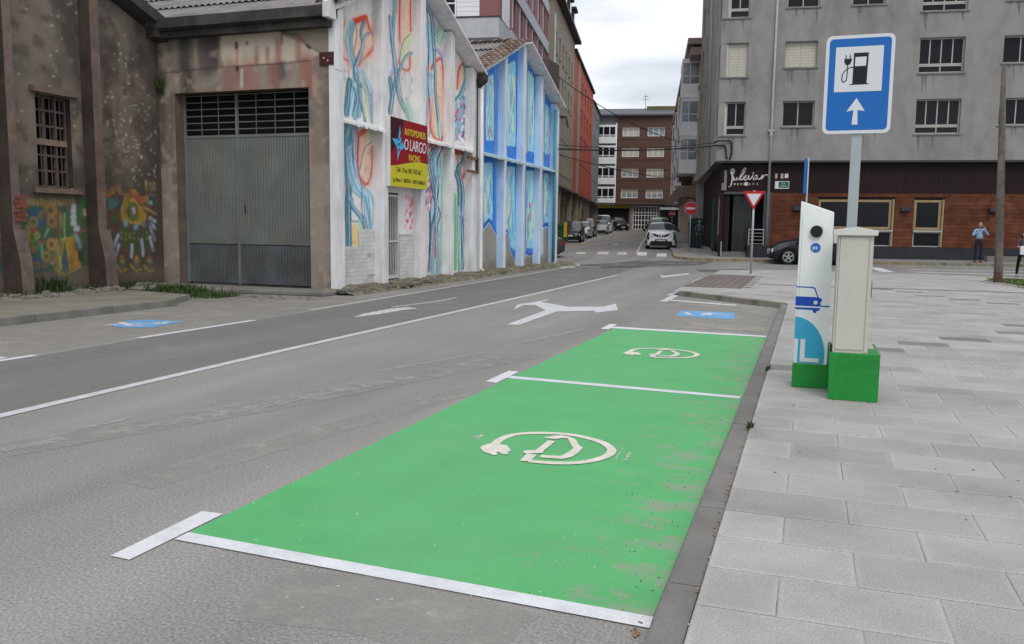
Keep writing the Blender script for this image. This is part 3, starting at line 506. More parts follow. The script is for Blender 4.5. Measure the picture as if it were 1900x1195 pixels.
Bf(*k2_, (56, 100, 40), (160, 410), (240, 400), (260, 450), (200, 490))
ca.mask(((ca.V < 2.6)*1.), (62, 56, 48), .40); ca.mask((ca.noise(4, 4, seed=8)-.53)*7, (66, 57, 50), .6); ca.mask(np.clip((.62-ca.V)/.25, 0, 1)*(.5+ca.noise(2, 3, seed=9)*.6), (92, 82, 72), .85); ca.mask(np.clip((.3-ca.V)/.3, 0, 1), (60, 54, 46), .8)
t = thing('old_warehouse', 'dark flaking rendered warehouse with painted creatures low on its wall, at the left edge', 'warehouse', (0, 0, 0))
wa0 = onX(63, 172, AX); wa1 = onX(137, 350, AX); wA = (wa0[0], wa1[0], wa1[1], wa0[1])
painted_grid('wall', ca, 3.0, 16.3, 0, topA, lambda U, V: (np.full_like(U, AX), U, V), PAINTED, t, WG, holes=[wA])
PLA = mat('dark render', tuple(lin((94, 82, 75))*WG), .92, var=.28, scale=2.5, fine=.2, fscale=40, bump=.4, bscale=30, dirt=tuple(lin((110, 66, 56))*1.1), dirt_amt=.35, dscale=.9)
PLD = mat('darker render', tuple(lin((58, 50, 47))*WG), .92, var=.3, scale=2, fine=.2, fscale=40, bump=.4, bscale=30, dirt=(.02, .018, .016), dirt_amt=.6, dscale=1.2)
MB().box(AX-9, AX-.02, 2.9, 16.28, 0, .1).box(AX-9, AX-.3, 2.9, 3.0, 0, 7).build('foundation', PLD, t)
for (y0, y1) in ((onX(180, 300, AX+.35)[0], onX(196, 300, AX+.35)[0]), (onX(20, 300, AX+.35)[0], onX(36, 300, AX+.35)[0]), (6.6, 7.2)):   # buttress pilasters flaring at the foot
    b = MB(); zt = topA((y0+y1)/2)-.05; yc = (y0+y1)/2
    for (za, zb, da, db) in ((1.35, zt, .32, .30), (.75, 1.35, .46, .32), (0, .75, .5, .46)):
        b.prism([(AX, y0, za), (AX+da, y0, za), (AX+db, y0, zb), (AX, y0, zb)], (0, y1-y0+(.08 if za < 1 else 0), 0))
    me = b.mesh('pilaster'); me.materials.append(PLA); me.materials.append(PLD); [setattr(p_, 'material_index', 1) for p_ in me.polygons if p_.center.y < y0+.005]; o = link('pilaster', me, t)  # pilaster faces on the near side get the darker render colour
    br = MB()
    for j in range(6): br.box(AX+.31, AX+.355, y0+.03+(j % 2)*.05, y0+.28+(j % 2)*.03, 1.5+j*.085, 1.57+j*.085)
    if y0 < 13: br.build('exposed_bricks', mat('raw red brick', (.20, .07, .05), .9, var=.3, scale=8), t)
wb = MB()                                                   # window: recess, frame, bars
wb.box(AX-.32, AX-.28, wA[0], wA[1], wA[2], wA[3]).build('window_dark', DARKG, t)
rv = MB().box(AX-.28, AX-.01, wA[0]-.02, wA[0], wA[2], wA[3]).box(AX-.28, AX-.01, wA[1], wA[1]+.02, wA[2], wA[3]).box(AX-.28, AX-.01, wA[0], wA[1], wA[3], wA[3]+.02); rv.build('window_reveal', PLD, t)
FR = mat('flaking window timber', (.16, .14, .12), .8, var=.3, scale=6, dirt=(.2, .06, .04), dirt_amt=.8, dscale=4)
wf = MB(); W_, H_ = wA[1]-wA[0], wA[3]-wA[2]
for v in (0, .33, .66, .97): wf.box(AX-.2, AX-.13, wA[0]+W_*v, wA[0]+W_*v+.05, wA[2], wA[3])
for v in (0, .17, .34, .5, .66, .83, .975): wf.box(AX-.19, AX-.14, wA[0], wA[1], wA[2]+H_*v, wA[2]+H_*v+.04)
wf_ = wf.build('window_frame', FR, t); MB().box(AX-.12, AX-.07, wA[0]+.05, wA[1]-.05, wA[2]+H_*.46, wA[2]+H_*.46+.12).build('crossbar', mat('chipped white board', (.24, .16, .13), .8, var=.3, scale=9), wf_)
for i in range(7): MB().tube([(AX-.1, wA[0]+W_*(i+.5)/7, wA[2]), (AX-.1, wA[0]+W_*(i+.5)/7, wA[3])], .012, 5).build('bar', mat('rusty bar', (.10, .08, .07), .7), t)
MB().box(AX-.05, AX+.1, wA[0]-.15, wA[1]+.15, wA[2]-.12, wA[2]-.02).build('window_sill', PLA, t); MB().box(AX-.05, AX+.13, wA[0]-.12, wA[1]+.12, wA[3]+.02, wA[3]+.14).build('window_lintel', PLA, t)
yb_ = (9.5-roofA_bot[1])/slA+roofA_bot[0]
MB().prism([(AX-9, roofA_bot[0]+.25, roofA_bot[1]-.1), (AX-9, yb_, 9.5), (AX-9, yb_, 9.75), (AX-9, roofA_bot[0]+.3, roofA_bot[1]+.12)], (9.35, 0, 0)).build('roof', mat('blackened roof edge', (.055, .05, .046), .85, var=.25, scale=3), t)
MB().prism([(AX+.02, 15.95, 5.7), (AX+.02, 16.28, 5.65), (AX+.02, 16.28, 6.0), (AX+.02, 15.95, 6.1)], (.3, 0, 0)).build('corbel', PLD, t)
# ================================================================ GARAGE WAREHOUSE (front B, painted gable 1) and BLUE WAREHOUSE (gable 2)
RX, PX_ = -9.8, -10.05
def yz(crop, *p):
    ox, oy, s = crop; return [tuple(onX(ox+a/s, oy+b/s, PX_)) for a, b in p]
K5, K6, K7, K8 = (600, 0, 4.267), (600, 200, 3.32), (820, 60, 4.98), (820, 260, 4.27)
Y0, YM, Y2 = 16.3, 24.7, 33.55
def top1(Y): return 6.05+ (Y-Y0)*.44 if Y < 20.5 else 7.9-(Y-20.5)*.43
def top2(Y): return 6.2+(Y-24.9)*.41 if Y < 29.1 else 7.92-(Y-29.1)*.36
cm = Canvas(Y0-.1, YM+.1, -.05, 8.0, .022, (216, 212, 210)); cb = Canvas(YM-.1, Y2+.1, -.05, 8.0, .025, (178, 196, 214))
TD, TM, LB, LV, MT, SA, OR, OL, YG = (62, 116, 134), (96, 158, 172), (160, 198, 216), (178, 172, 212), (170, 208, 188), (240, 196, 172), (228, 112, 84), (48, 72, 92), (206, 214, 172)
def pw(crop, px): return px/crop[2]
def smooth(p, n=4):
    p = [np.array(v, float) for v in p]; p = [2*p[0]-p[1]]+p+[2*p[-1]-p[-2]]; out = []
    for a, b, c_, d in zip(p, p[1:], p[2:], p[3:]):
        for k in range(n): t_ = k/n; out.append(tuple(.5*(2*b+(c_-a)*t_+(2*a-5*b+4*c_-d)*t_**2+(3*b-a-3*c_+d)*t_**3)))
    return out+[tuple(p[-2])]
FLOW = []
def flush():
    for cv, crop, L_ in FLOW[:]:
        for pp, cc, ww in L_: S(cv, crop, cc, ww, *[pp[0], pp[-1]] if len(pp) < 3 else pp[::4]+(pp[-1],), soft=.3, al=.75)
    FLOW.clear()
def S(cv, crop, c, wd, *p, soft=.4, al=1.):
    # stroke width given in crop pixels, turned to metres at that distance
    if len(p) > 2:
        p = smooth(p)
        if wd >= 14 and c in (TD, TM, LB, LV, MT) and soft <= .5:
            q0 = np.array(p); d_ = np.gradient(q0, axis=0); n_ = np.c_[-d_[:, 1], d_[:, 0]]/np.maximum(np.hypot(d_[:, 0], d_[:, 1]), 1e-6)[:, None]; FLOW.append((cv, crop, [(tuple(map(tuple, q0+n_*wd*f_+np.c_[np.sin(np.arange(len(q0))*.7+f_*9), 0*np.arange(len(q0))]*wd*.10)), cc, ww) for f_, cc, ww in ((.58, OL, 3.6), (-.15, (226, 236, 238), 3.2), (-.56, (70, 100, 140), 3), (.2, TD if c != TD else TM, 4))]))
    P = yz(crop, *p); mx_, my_ = [sum(v[i] for v in p)/len(p) for i in (0, 1)]; A = yz(crop, (mx_, my_), (mx_+1, my_), (mx_, my_+1)); kh, kv = abs(A[1][0]-A[0][0]), abs(A[2][1]-A[0][1]); cv.stroke(P, wd*kh*(1.12 if wd > 9 else 1.05), c, soft, al, an=min(kh/kv, 3.)*.8)
def Fi(cv, crop, c, *p, al=1.): cv.fill(yz(crop, *p), c, al)
def glow(cv, crop, *p, wd=20): S(cv, crop, (244, 170, 148), wd*2.2, *p, soft=1.6, al=.7); S(cv, crop, OR, wd, *p, soft=1.); S(cv, crop, (120, 60, 60), 4, *p, soft=.5)
m = cm
Fi(m, K5, SA, (160, 180), (250, 170), (330, 150), (385, 260), (395, 340), (340, 445), (280, 530), (200, 560), (150, 450)); glow(m, K5, (240, 175), (330, 140), (365, 230), (400, 300), (393, 380), (340, 445), (300, 480), (280, 530), wd=22); glow(m, K5, (175, 170), (158, 280), (152, 440), (190, 480), wd=12)
S(m, K5, (206, 70, 52), 30, (240, 170), (338, 136), soft=.15)
for c, wd, p in ((YG, 26, ((200, 175), (165, 280), (195, 400))), (LB, 40, ((225, 180), (195, 330), (232, 480), (255, 600), (235, 760), (205, 900))), (TM, 26, ((235, 190), (215, 330), (240, 470), (262, 590), (290, 720), (280, 920))), (TD, 22, ((322, 170), (298, 260), (312, 360), (270, 470), (250, 560), (268, 650), (335, 700), (372, 800), (392, 950))), (TM, 20, ((360, 262), (325, 300), (300, 410), (258, 520))), (TD, 38, ((207, 640), (192, 760), (182, 900))), (LB, 46, ((285, 560), (342, 660), (372, 800), (400, 965))), (LV, 24, ((382, 740), (410, 900), (440, 985))), (YG, 20, ((300, 600), (335, 740), (350, 940))), (TM, 22, ((250, 700), (270, 780), (245, 900), (260, 960))), (TD, 16, ((285, 740), (310, 850), (330, 960)))): S(m, K5, c, wd, *p)
for p in (((150, 280), (190, 420), (205, 640), (245, 720), (240, 880)), ((258, 180), (262, 300), (240, 420)), ((290, 420), (250, 560), (280, 700), (300, 860), (330, 950)), ((300, 560), (340, 660), (372, 790), (388, 940))): S(m, K5, OL, 5, *p, soft=.3)
Fi(m, K5, SA, (618, 0), (690, 0), (690, 245), (640, 300), (612, 430), (600, 300)); glow(m, K5, (605, -40), (602, 280), (616, 380), (600, 500), wd=16); glow(m, K5, (690, -30), (690, 250), wd=12); glow(m, K5, (685, 420), (683, 540), (655, 556), (622, 540), wd=14); S(m, K5, (206, 80, 60), 26, (608, -20), (660, -60))
for c, wd, p in ((YG, 44, ((690, 290), (640, 360), (625, 470))), (TM, 26, ((570, -20), (560, 140), (545, 300), (560, 440), (578, 600), (545, 780), (532, 890))), (LB, 22, ((530, 130), (540, 300), (570, 520))), (TD, 16, ((527, 130), (548, 380), (572, 560), (592, 760), (640, 870), (682, 950))), (TM, 16, ((702, 420), (652, 450), (612, 540), (588, 640), (602, 760), (650, 880))), (TD, 26, ((530, 620), (540, 760), (528, 890))), (LV, 16, ((560, 480), (540, 600))), (MT, 60, ((660, 850), (690, 930)))): S(m, K5, c, wd, *p)
for p in (((530, 170), (552, 380), (575, 580), (560, 700)), ((690, 270), (628, 340), (600, 560), (625, 780), (680, 940))): S(m, K5, OL, 5, *p, soft=.3)
S(m, K5, LV, 60, (830, 20), (880, 140), (895, 240)); S(m, K5, MT, 60, (940, 130), (930, 240), (905, 310)); Fi(m, K5, SA, (890, 510), (940, 510), (942, 1060), (858, 1040), (850, 790), (880, 760))
S(m, K5, LB, 40, (828, 200), (850, 420), (830, 640), (842, 800), (820, 1060)); glow(m, K5, (850, 545), (900, 478), (945, 522), (950, 1075), (855, 1045), (842, 790), wd=16)
for c, wd, p in ((TM, 18, ((812, 40), (850, 120), (870, 330), (882, 520), (888, 740), (905, 900), (925, 1090))), (TD, 8, ((818, 60), (835, 300), (830, 600), (845, 900))), (LV, 22, ((885, 380), (940, 440), (960, 520), (1030, 540))), (MT, 24, ((925, 960), (915, 1080)))): S(m, K5, c, wd, *p)
S(m, K5, OL, 5, (860, 100), (888, 420), (884, 680), (905, 960), soft=.3)
Fi(m, K5, SA, (1068, 560), (1110, 520), (1120, 600), (1085, 700), (1060, 740)); glow(m, K5, (1060, 700), (1070, 560), (1102, 502), wd=12); glow(m, K5, (1140, 500), (1160, 560), (1166, 900), (1150, 1100), wd=12)
Fi(m, K5, (152, 172, 196), (1045, 760), (1160, 750), (1150, 1115), (1042, 1110)); S(m, K5, TM, 26, (1105, 425), (1120, 520), (1130, 620), (1092, 740), (1058, 790)); S(m, K5, OL, 5, (1125, 500), (1135, 700), (1155, 760), (1140, 1000))
r1 = np.random.RandomState(5)
for k in range(130):
    u, v = r1.uniform(1046, 1155), r1.uniform(770, 1110); S(m, K5, [(206, 50, 78), (222, 130, 160), (236, 226, 230), (64, 92, 120), (120, 100, 150), (120, 190, 190)][r1.randint(6)], r1.uniform(5, 10), (u, v), (u+r1.uniform(-14, 4), v+r1.uniform(10, 26)), soft=.4)
S(m, K5, (240, 238, 240), 16, (1075, 1080), (1110, 1120))
# lower row
for c, wd, p in ((TD, 34, ((128, 90), (138, 300), (155, 480), (152, 640), (158, 890))), (YG, 40, ((285, 130), (272, 220), (232, 340))), (LB, 60, ((175, 130), (182, 350), (205, 480), (272, 560), (292, 700), (305, 760)))): S(m, K6, c, wd, *p)
Fi(m, K6, SA, (228, 170), (262, 130), (298, 230), (298, 400), (265, 475), (222, 405)); glow(m, K6, (255, 130), (218, 180), (216, 400), (265, 472), (296, 400), (300, 240), wd=12); S(m, K6, (214, 84, 62), 22, (222, 165), (262, 135))
for c, wd, p in ((TM, 26, ((205, 100), (152, 215))), (TM, 22, ((168, 560), (180, 610), (242, 690), (265, 780), (265, 890))), ((222, 196, 138), 34, ((195, 740), (195, 890))), (MT, 24, ((225, 700), (236, 880))), (LV, 22, ((190, 130), (188, 300), (212, 420))), (LB, 36, ((280, 540), (300, 660), (308, 780))), (TM, 18, ((250, 680), (262, 780), (262, 890)))): S(m, K6, c, wd, *p)
for p in (((135, 300), (150, 480), (130, 600), (136, 720), (150, 760), (150, 890)), ((190, 130), (187, 300), (236, 480), (236, 620), (265, 760), (270, 890)), ((170, 560), (172, 690), (215, 700)), ((300, 205), (250, 260), (225, 380))): S(m, K6, OL, 4, *p, soft=.3)
for k in range(120):
    y = r1.uniform(220, 640); u = r1.uniform(615, 735) if y < 420 else r1.uniform(618, 700); S(m, K6, [(206, 50, 78), (222, 130, 160), (64, 92, 120), (120, 100, 150), (200, 60, 90)][r1.randint(5)], r1.uniform(5, 9), (u, y), (u+r1.uniform(4, 12), y-r1.uniform(10, 28)), soft=.4)
for k in range(26):
    y = r1.uniform(520, 760); u = r1.uniform(502, 545); S(m, K6, (206, 70, 90) if k % 2 else (222, 140, 160), 6, (u, y), (u+8, y-16), soft=.4)
for c, wd, p in ((LB, 56, ((682, 300), (702, 500), (690, 700), (690, 1010))), (MT, 20, ((730, 300), (726, 1000))), (TM, 16, ((700, 250), (660, 330), (680, 440), (700, 620), (672, 760), (655, 1000))), (LV, 14, ((700, 420), (690, 620), (700, 800), (706, 1000))), (TD, 12, ((655, 640), (660, 800), (650, 1000))), ((196, 50, 70), 8, ((690, 740), (688, 920)))): S(m, K6, c, wd, *p)
for p in (((690, 230), (640, 320), (660, 440), (680, 560), (720, 650), (700, 760), (712, 1000)), ((740, 230), (700, 340), (712, 480), (690, 620), (660, 760), (650, 900))): S(m, K6, OL, 6, *p, soft=.3)
glow(m, K6, (612, 650), (622, 680), (618, 990), wd=12)
Fi(m, K6, SA, (812, 290), (915, 290), (902, 360), (862, 430), (822, 330)); Fi(m, K6, (206, 74, 48), (808, 245), (918, 255), (915, 295), (810, 292)); glow(m, K6, (885, 290), (882, 370), (860, 430), wd=12); S(m, K6, OR, 10, (885, 330), (925, 335)); S(m, K6, OR, 10, (885, 372), (925, 376))
for c, wd, p in ((TM, 20, ((868, 260), (862, 330), (832, 372), (850, 470), (860, 560), (850, 700), (862, 900), (850, 990))), (TD, 20, ((815, 400), (835, 480), (840, 700), (842, 990))), ((112, 186, 120), 22, ((808, 540), (812, 990))), (LV, 34, ((862, 660), (900, 800), (892, 950))), (MT, 26, ((882, 690), (912, 790))), (LB, 20, ((830, 620), (842, 990))), ((222, 196, 150), 8, ((838, 780), (845, 880)))): S(m, K6, c, wd, *p)
for p in (((865, 265), (870, 330), (820, 360), (850, 440), (862, 480), (850, 560), (858, 700), (868, 900), (860, 990)), ((820, 270), (850, 320), (868, 340)), ((822, 300), (880, 650), (915, 820), (900, 940))): S(m, K6, OL, 4, *p, soft=.3)
flush()
cm.mask(np.clip((.16-cm.V)/.05, 0, 1), (110, 104, 92), .9); cm.mask((cm.noise(2.2, 4, 1, .25, seed=11)-.56)*5, (176, 170, 160), .5); cm.mask(np.clip((.9-cm.V)/.9, 0, 1)*np.clip((cm.noise(3, 4, seed=12)-.45)*5, 0, 1), (130, 122, 108), .55)
cm.mask(np.clip((cm.noise(6, 3, seed=13)-.66)*8, 0, 1), (150, 140, 128), .5)
# blue gable
m = cb
BL, BD, SK, YE = (62, 130, 208), (38, 88, 172), (150, 204, 226), (220, 222, 150)
cb.mask((cb.noise(1.4, 3, seed=21)-.4)*3, (160, 188, 214), .6)
for crop, xs_, yt, yb2 in ((K7, ((388, 520), (598, 712), (790, 872), (950, 1015)), -30, 1180), (K8, ((326, 430), (500, 604), (664, 742), (804, 858)), 100, 980)):
    for i, (xa, xb) in enumerate(xs_):
        Fi(m, crop, BL, (xa, yt), (xb, yt), (xb, yb2), (xa, yb2)); S(m, crop, (96, 156, 222), 18, (xb+8, yt), (xb+8, yb2), soft=1.5, al=.8)
inn = [(K7, [(405, 420), (478, 385), (482, 1000), (405, 1000)]), (K7, [(598, 300), (680, 262), (682, 1055), (598, 1048)]), (K7, [(790, 340), (852, 430), (852, 1112), (790, 1090)]), (K7, [(950, 650), (996, 705), (996, 1132), (950, 1125)]),
       (K8, [(326, 180), (402, 180), (402, 640), (372, 620), (330, 660)]), (K8, [(500, 210), (580, 210), (580, 870), (545, 850), (520, 720), (500, 690)]), (K8, [(664, 242), (728, 242), (728, 850), (690, 860), (664, 850)]), (K8, [(804, 262), (850, 262), (850, 655), (804, 650)])]
for crop, P in inn:
    Fi(m, crop, SK, *P); cx = [p[0] for p in P]; cy = [p[1] for p in P]; x0_, x1_, y0_, y1_ = min(cx), max(cx), min(cy)+30, max(cy)-20
    S(m, crop, BD, 6, *(P+[P[0]]), soft=.8, al=.8)
    for k in range(15):
        xk = r1.uniform(x0_+6, x1_-6); ya = r1.uniform(y0_, y0_+(y1_-y0_)*.6); n_ = 5; c = [YE, (120, 196, 200), (196, 226, 232), (96, 156, 214), (150, 206, 210), (186, 220, 226), (60, 100, 170)][k % 7]
        S(m, crop, c, r1.uniform(3, 11) if k % 7 != 6 else 4, *[(min(max(xk+(x1_-x0_)*.16*math.sin(j*1.3+k), x0_+5), x1_-5), ya+j*(y1_-ya)/5) for j in range(n_)], soft=.5, al=.85)
for p in ((440, 880, 465, 970), (425, 905, 440, 990)): S(m, K7, (196, 60, 90), 8, (p[0], p[1]), (p[2], p[3]))
S(m, K7, (222, 130, 110), 14, (440, 440), (452, 480)); S(m, K8, (200, 80, 120), 8, (515, 230), (512, 330)); S(m, K8, (206, 100, 130), 9, (690, 500), (702, 530)); S(m, K8, (206, 100, 130), 9, (700, 560), (680, 640)); S(m, K8, (206, 120, 140), 6, (715, 490), (700, 520))
GRY = (148, 142, 132)
for xs_, P in (((326, 430), [(326, 700), (350, 665), (372, 640), (395, 680), (430, 740), (430, 1100), (326, 1100)]), ((500, 604), [(500, 715), (520, 730), (545, 880), (590, 950), (604, 930), (604, 1100), (500, 1100)]), ((664, 742), [(664, 890), (690, 905), (725, 900), (742, 905), (742, 1100), (664, 1100)]), ((804, 860), [(804, 680), (840, 690), (846, 960), (860, 990), (860, 1100), (804, 1100)])):
    Fi(m, K8, GRY, *P); S(m, K8, BD, 12, *P[:-2], soft=.6); S(m, K8, (150, 200, 226), 5, *[(a+2, b+16) for a, b in P[:-2]], soft=.6)
cb.mask(np.clip((.55-cb.V)/.3, 0, 1), (128, 120, 106), .9); cb.mask((cb.noise(2.2, 4, 1, .3, seed=22)-.58)*5, (140, 150, 160), .4); cb.mask(np.clip((1.2-cb.V)/1.2, 0, 1)*np.clip((cb.noise(3, 4, seed=23)-.48)*5, 0, 1), (104, 98, 88), .6)
FLOW.clear()
# fins (y0, y1) in world metres
f1 = [(16.32, 16.67), (18.46, 18.74), (20.60, 20.88), (22.58, 22.83), (24.2, 24.75)]; f2 = [(24.75, 25.15), (27.06, 27.30), (29.0, 29.3), (31.06, 31.3), (33.1, 33.55)]
FW = mat('white painted concrete', tuple(lin((214, 212, 212))*1.2), .8, var=.07, scale=2, streak=.2, dirt=(.28, .27, .25), dirt_amt=.5, dscale=3, fine=.06, fscale=60)
FB = mat('pale blue painted concrete', tuple(lin((176, 202, 228))*1.15), .8, var=.1, scale=1, streak=.2, dirt=(.30, .32, .34), dirt_amt=.4, dscale=3)
gar = thing('garage_warehouse', 'warehouse with a grey garage door and a white gable painted with coral and teal ribbons', 'warehouse'); blu = thing('blue_warehouse', 'second gabled warehouse with blue painted bays between white fins', 'warehouse')
for root, fins, topf, cv in ((gar, f1, top1, cm), (blu, f2, top2, cb)):
    for i, (a_, b2) in enumerate(fins):
        za, zb = topf(a_)-.02, topf(b2)-.02
        me = MB().prism([(PX_-.1, a_, 0), (PX_-.1, a_, za), (PX_-.1, b2, zb), (PX_-.1, b2, 0)], (.35, 0, 0)).mesh('fin')
        if a_ < 20.5 < b2 and root is gar or a_ < 29.1 < b2 and root is blu: me = MB().prism([(PX_-.1, a_, 0), (PX_-.1, a_, za), (PX_-.1, (20.5 if root is gar else 29.1), topf(20.5 if root is gar else 29.1)), (PX_-.1, b2, zb), (PX_-.1, b2, 0)], (.35, 0, 0)).mesh('fin')
        bevel(me, .012); me.materials.append(FW); me.materials.append(FB)
        if root is blu:
            for p in me.polygons:
                if p.center.y < a_+.008: p.material_index = 1
        link('fin', me, root)
    for i in range(4):
        ya, yb = fins[i][1], fins[i+1][0]; hl = [(18.9, 19.75, .1, 2.35)] if root is gar and i == 1 else []
        painted_grid('painted_bay', cv, ya, yb, 0, topf, lambda U, V: (np.full_like(U, PX_), U, V), PAINTED, root, 1.2, holes=hl)
        if not (root is gar and i == 1):                     # jagged sloping ledge across each bay
            lb = MB(); n = 14; zz = 3.93
            for k in range(n):
                y_, y__ = ya+(yb-ya)*k/n, ya+(yb-ya)*(k+1)/n; xo = RX+.10+RNG.uniform(-.03, .03); zl = zz-.14+RNG.uniform(-.02, .02)
                lb.prism([(PX_, y_, zz), (xo, y_, zl), (xo, y_, zl-.06), (PX_, y_, zz-.12)], (0, y__-y_, 0))
            lb.build('ledge', FW if root is gar else mat('ledge paint blue white', (.42, .56, .62), .8, var=.25, scale=6, dirt=(.5, .52, .52), dirt_amt=.8, dscale=5), root)
MB().box(-22, PX_-.12, 33.3, 33.54, 0, 6.2).build('end_wall', PLA, blu)
# verge boards along both gables, and roofs
def verge(root, y0, y1, topf, name='verge_board', wd_=.62):
    z0, z1 = topf(y0), topf(y1); MB().prism([(PX_-.1, y0, z0+.035), (PX_-.1, y1, z1+.035), (PX_-.1, y1, z1+.09), (PX_-.1, y0, z0+.09)], (wd_, 0, 0)).build(name, FW, root)
verge(gar, 16.25, 20.5, top1, wd_=.42); verge(gar, 20.5, 24.72, top1); verge(blu, 24.78, 29.1, top2, wd_=.42); verge(blu, 29.1, 33.6, top2)
SHEET = mat('grey fibre cement', (.215, .195, .185), .9, var=.2, scale=1.2, fine=.2, fscale=40, dirt=(.09, .085, .075), dirt_amt=.85, dscale=1.5); TILE = mat('weathered clay tile', (.165, .105, .085), .9, var=.3, scale=3, fine=.15, fscale=40, rnd=.35, dirt=(.28, .25, .20), dirt_amt=.7, dscale=4); TILED = mat('dark mossy tile', (.06, .052, .045), .9, var=.3, scale=3, rnd=.3)
def corrugated(root, ya, yb, topf, x0, x1, label=None):
    za, zb = topf(ya)+.14, topf(yb)+.14; n = 3
    for r_ in range(n):
        b = MB(); t0, t1 = r_/n, min(1, (r_+1)/n+.02); up = abs(za) < abs(zb); lift = .02*((r_) if True else 0)
        xs_ = np.arange(x0, x1, .045); pr = None
        for x in xs_:
            dz = .028*math.sin(x*2*math.pi/.18)+RNG.uniform(-.001, .001); p = [b.P(x, ya+(yb-ya)*t_, za+(zb-za)*t_+dz+lift+(.035 if t_ == t0 and r_ else 0)) for t_ in (t0, t1)]
            if pr: b.f.append([pr[0], p[0], p[1], pr[1]])
            pr = p
        b.build('roof_sheet', SHEET, root, smooth=True)
    MB().prism([(x0, ya, za-.22), (x0, yb, zb-.22), (x0, yb, zb-.05), (x0, ya, za-.05)], (x1-x0-.22, 0, 0)).build('roof_deck', PLD, root)
corrugated(gar, 16.0, 20.5, top1, -24, -9.98); corrugated(gar, 24.75, 20.5, top1, -24, -9.98); corrugated(blu, 24.8, 29.1, top2, -24, -9.98); corrugated(blu, 33.7, 29.1, top2, -24, -9.98)
tm = MB(); n = 8
for k in range(n+1):
    a_ = math.pi*k/n
    for s_, r_ in ((0, .085), (1, .07)): tm.P(r_*math.cos(a_), s_*.42, r_*math.sin(a_)*.9+(.02 if s_ == 0 else 0))
for k in range(n): tm.f.append([2*k, 2*k+1, 2*k+3, 2*k+2])
k0 = len(tm.v)
for k in range(n+1):
    a_ = math.pi*k/n; tm.P(.068*math.cos(a_), 0, .068*math.sin(a_)*.9+.005)
for k in range(n): tm.f.append([2*k, 2*(k+1), k0+k+1, k0+k])
tme = {}
for nm, mm_ in (('a', TILE), ('b', TILED)): me = tm.mesh('roof_tile'); me.materials.append(mm_); me.polygons.foreach_set('use_smooth', [True]*len(me.polygons)); tme[nm] = me
def tiles(root, ya, yb, topf, rows, x0, x1, rnd_seed):
    r = random.Random(rnd_seed); Lg = math.hypot(yb-ya, topf(yb)-topf(ya)); sl = math.atan2(topf(yb)-topf(ya), abs(yb-ya)); sg = 1 if yb > ya else -1
    for t_, along in rows:                                   # rows: ('v') tiles climbing the verge, ('h') a course across
        if along == 'v':
            for j in range(int(Lg/.36)):
                s_ = j*.36; o = link('roof_tile', tme['a'], root); o.location = (t_+r.uniform(-.012, .012), ya+sg*s_*math.cos(sl), topf(ya)+.19+s_*math.sin(sl)); o.rotation_euler = (sl*sg, r.uniform(-.05, .05), (0 if sg > 0 else math.pi)+r.uniform(-.05, .05))
                if sg < 0: o.rotation_euler[0] = sl
        else:
            s_ = Lg*t_
            for j in range(int((x1-x0)/.18)):
                o = link('roof_tile', tme['b' if r.random() < .5 else 'a'], root); o.location = (x1-j*.18, ya+sg*s_*math.cos(sl), topf(ya)+.2+s_*math.sin(sl)); o.rotation_euler = (sl if sg < 0 else sl*sg, r.uniform(-.06, .06), (0 if sg > 0 else math.pi)+r.uniform(-.06, .06))
tiles(gar, 16.15, 20.5, top1, [(-9.68, 'v'), (-9.88, 'v'), (-10.08, 'v')], 0, 0, 1); tiles(gar, 16.15, 20.5, top1, [(.93, 'h')], -15.5, -10.2, 2)
tiles(blu, 24.95, 29.1, top2, [(-9.68, 'v'), (-9.88, 'v'), (-10.08, 'v'), (-10.28, 'v')], 0, 0, 3); tiles(blu, 24.95, 29.1, top2, [(.12, 'h'), (.93, 'h')], -15.5, -10.4, 4)
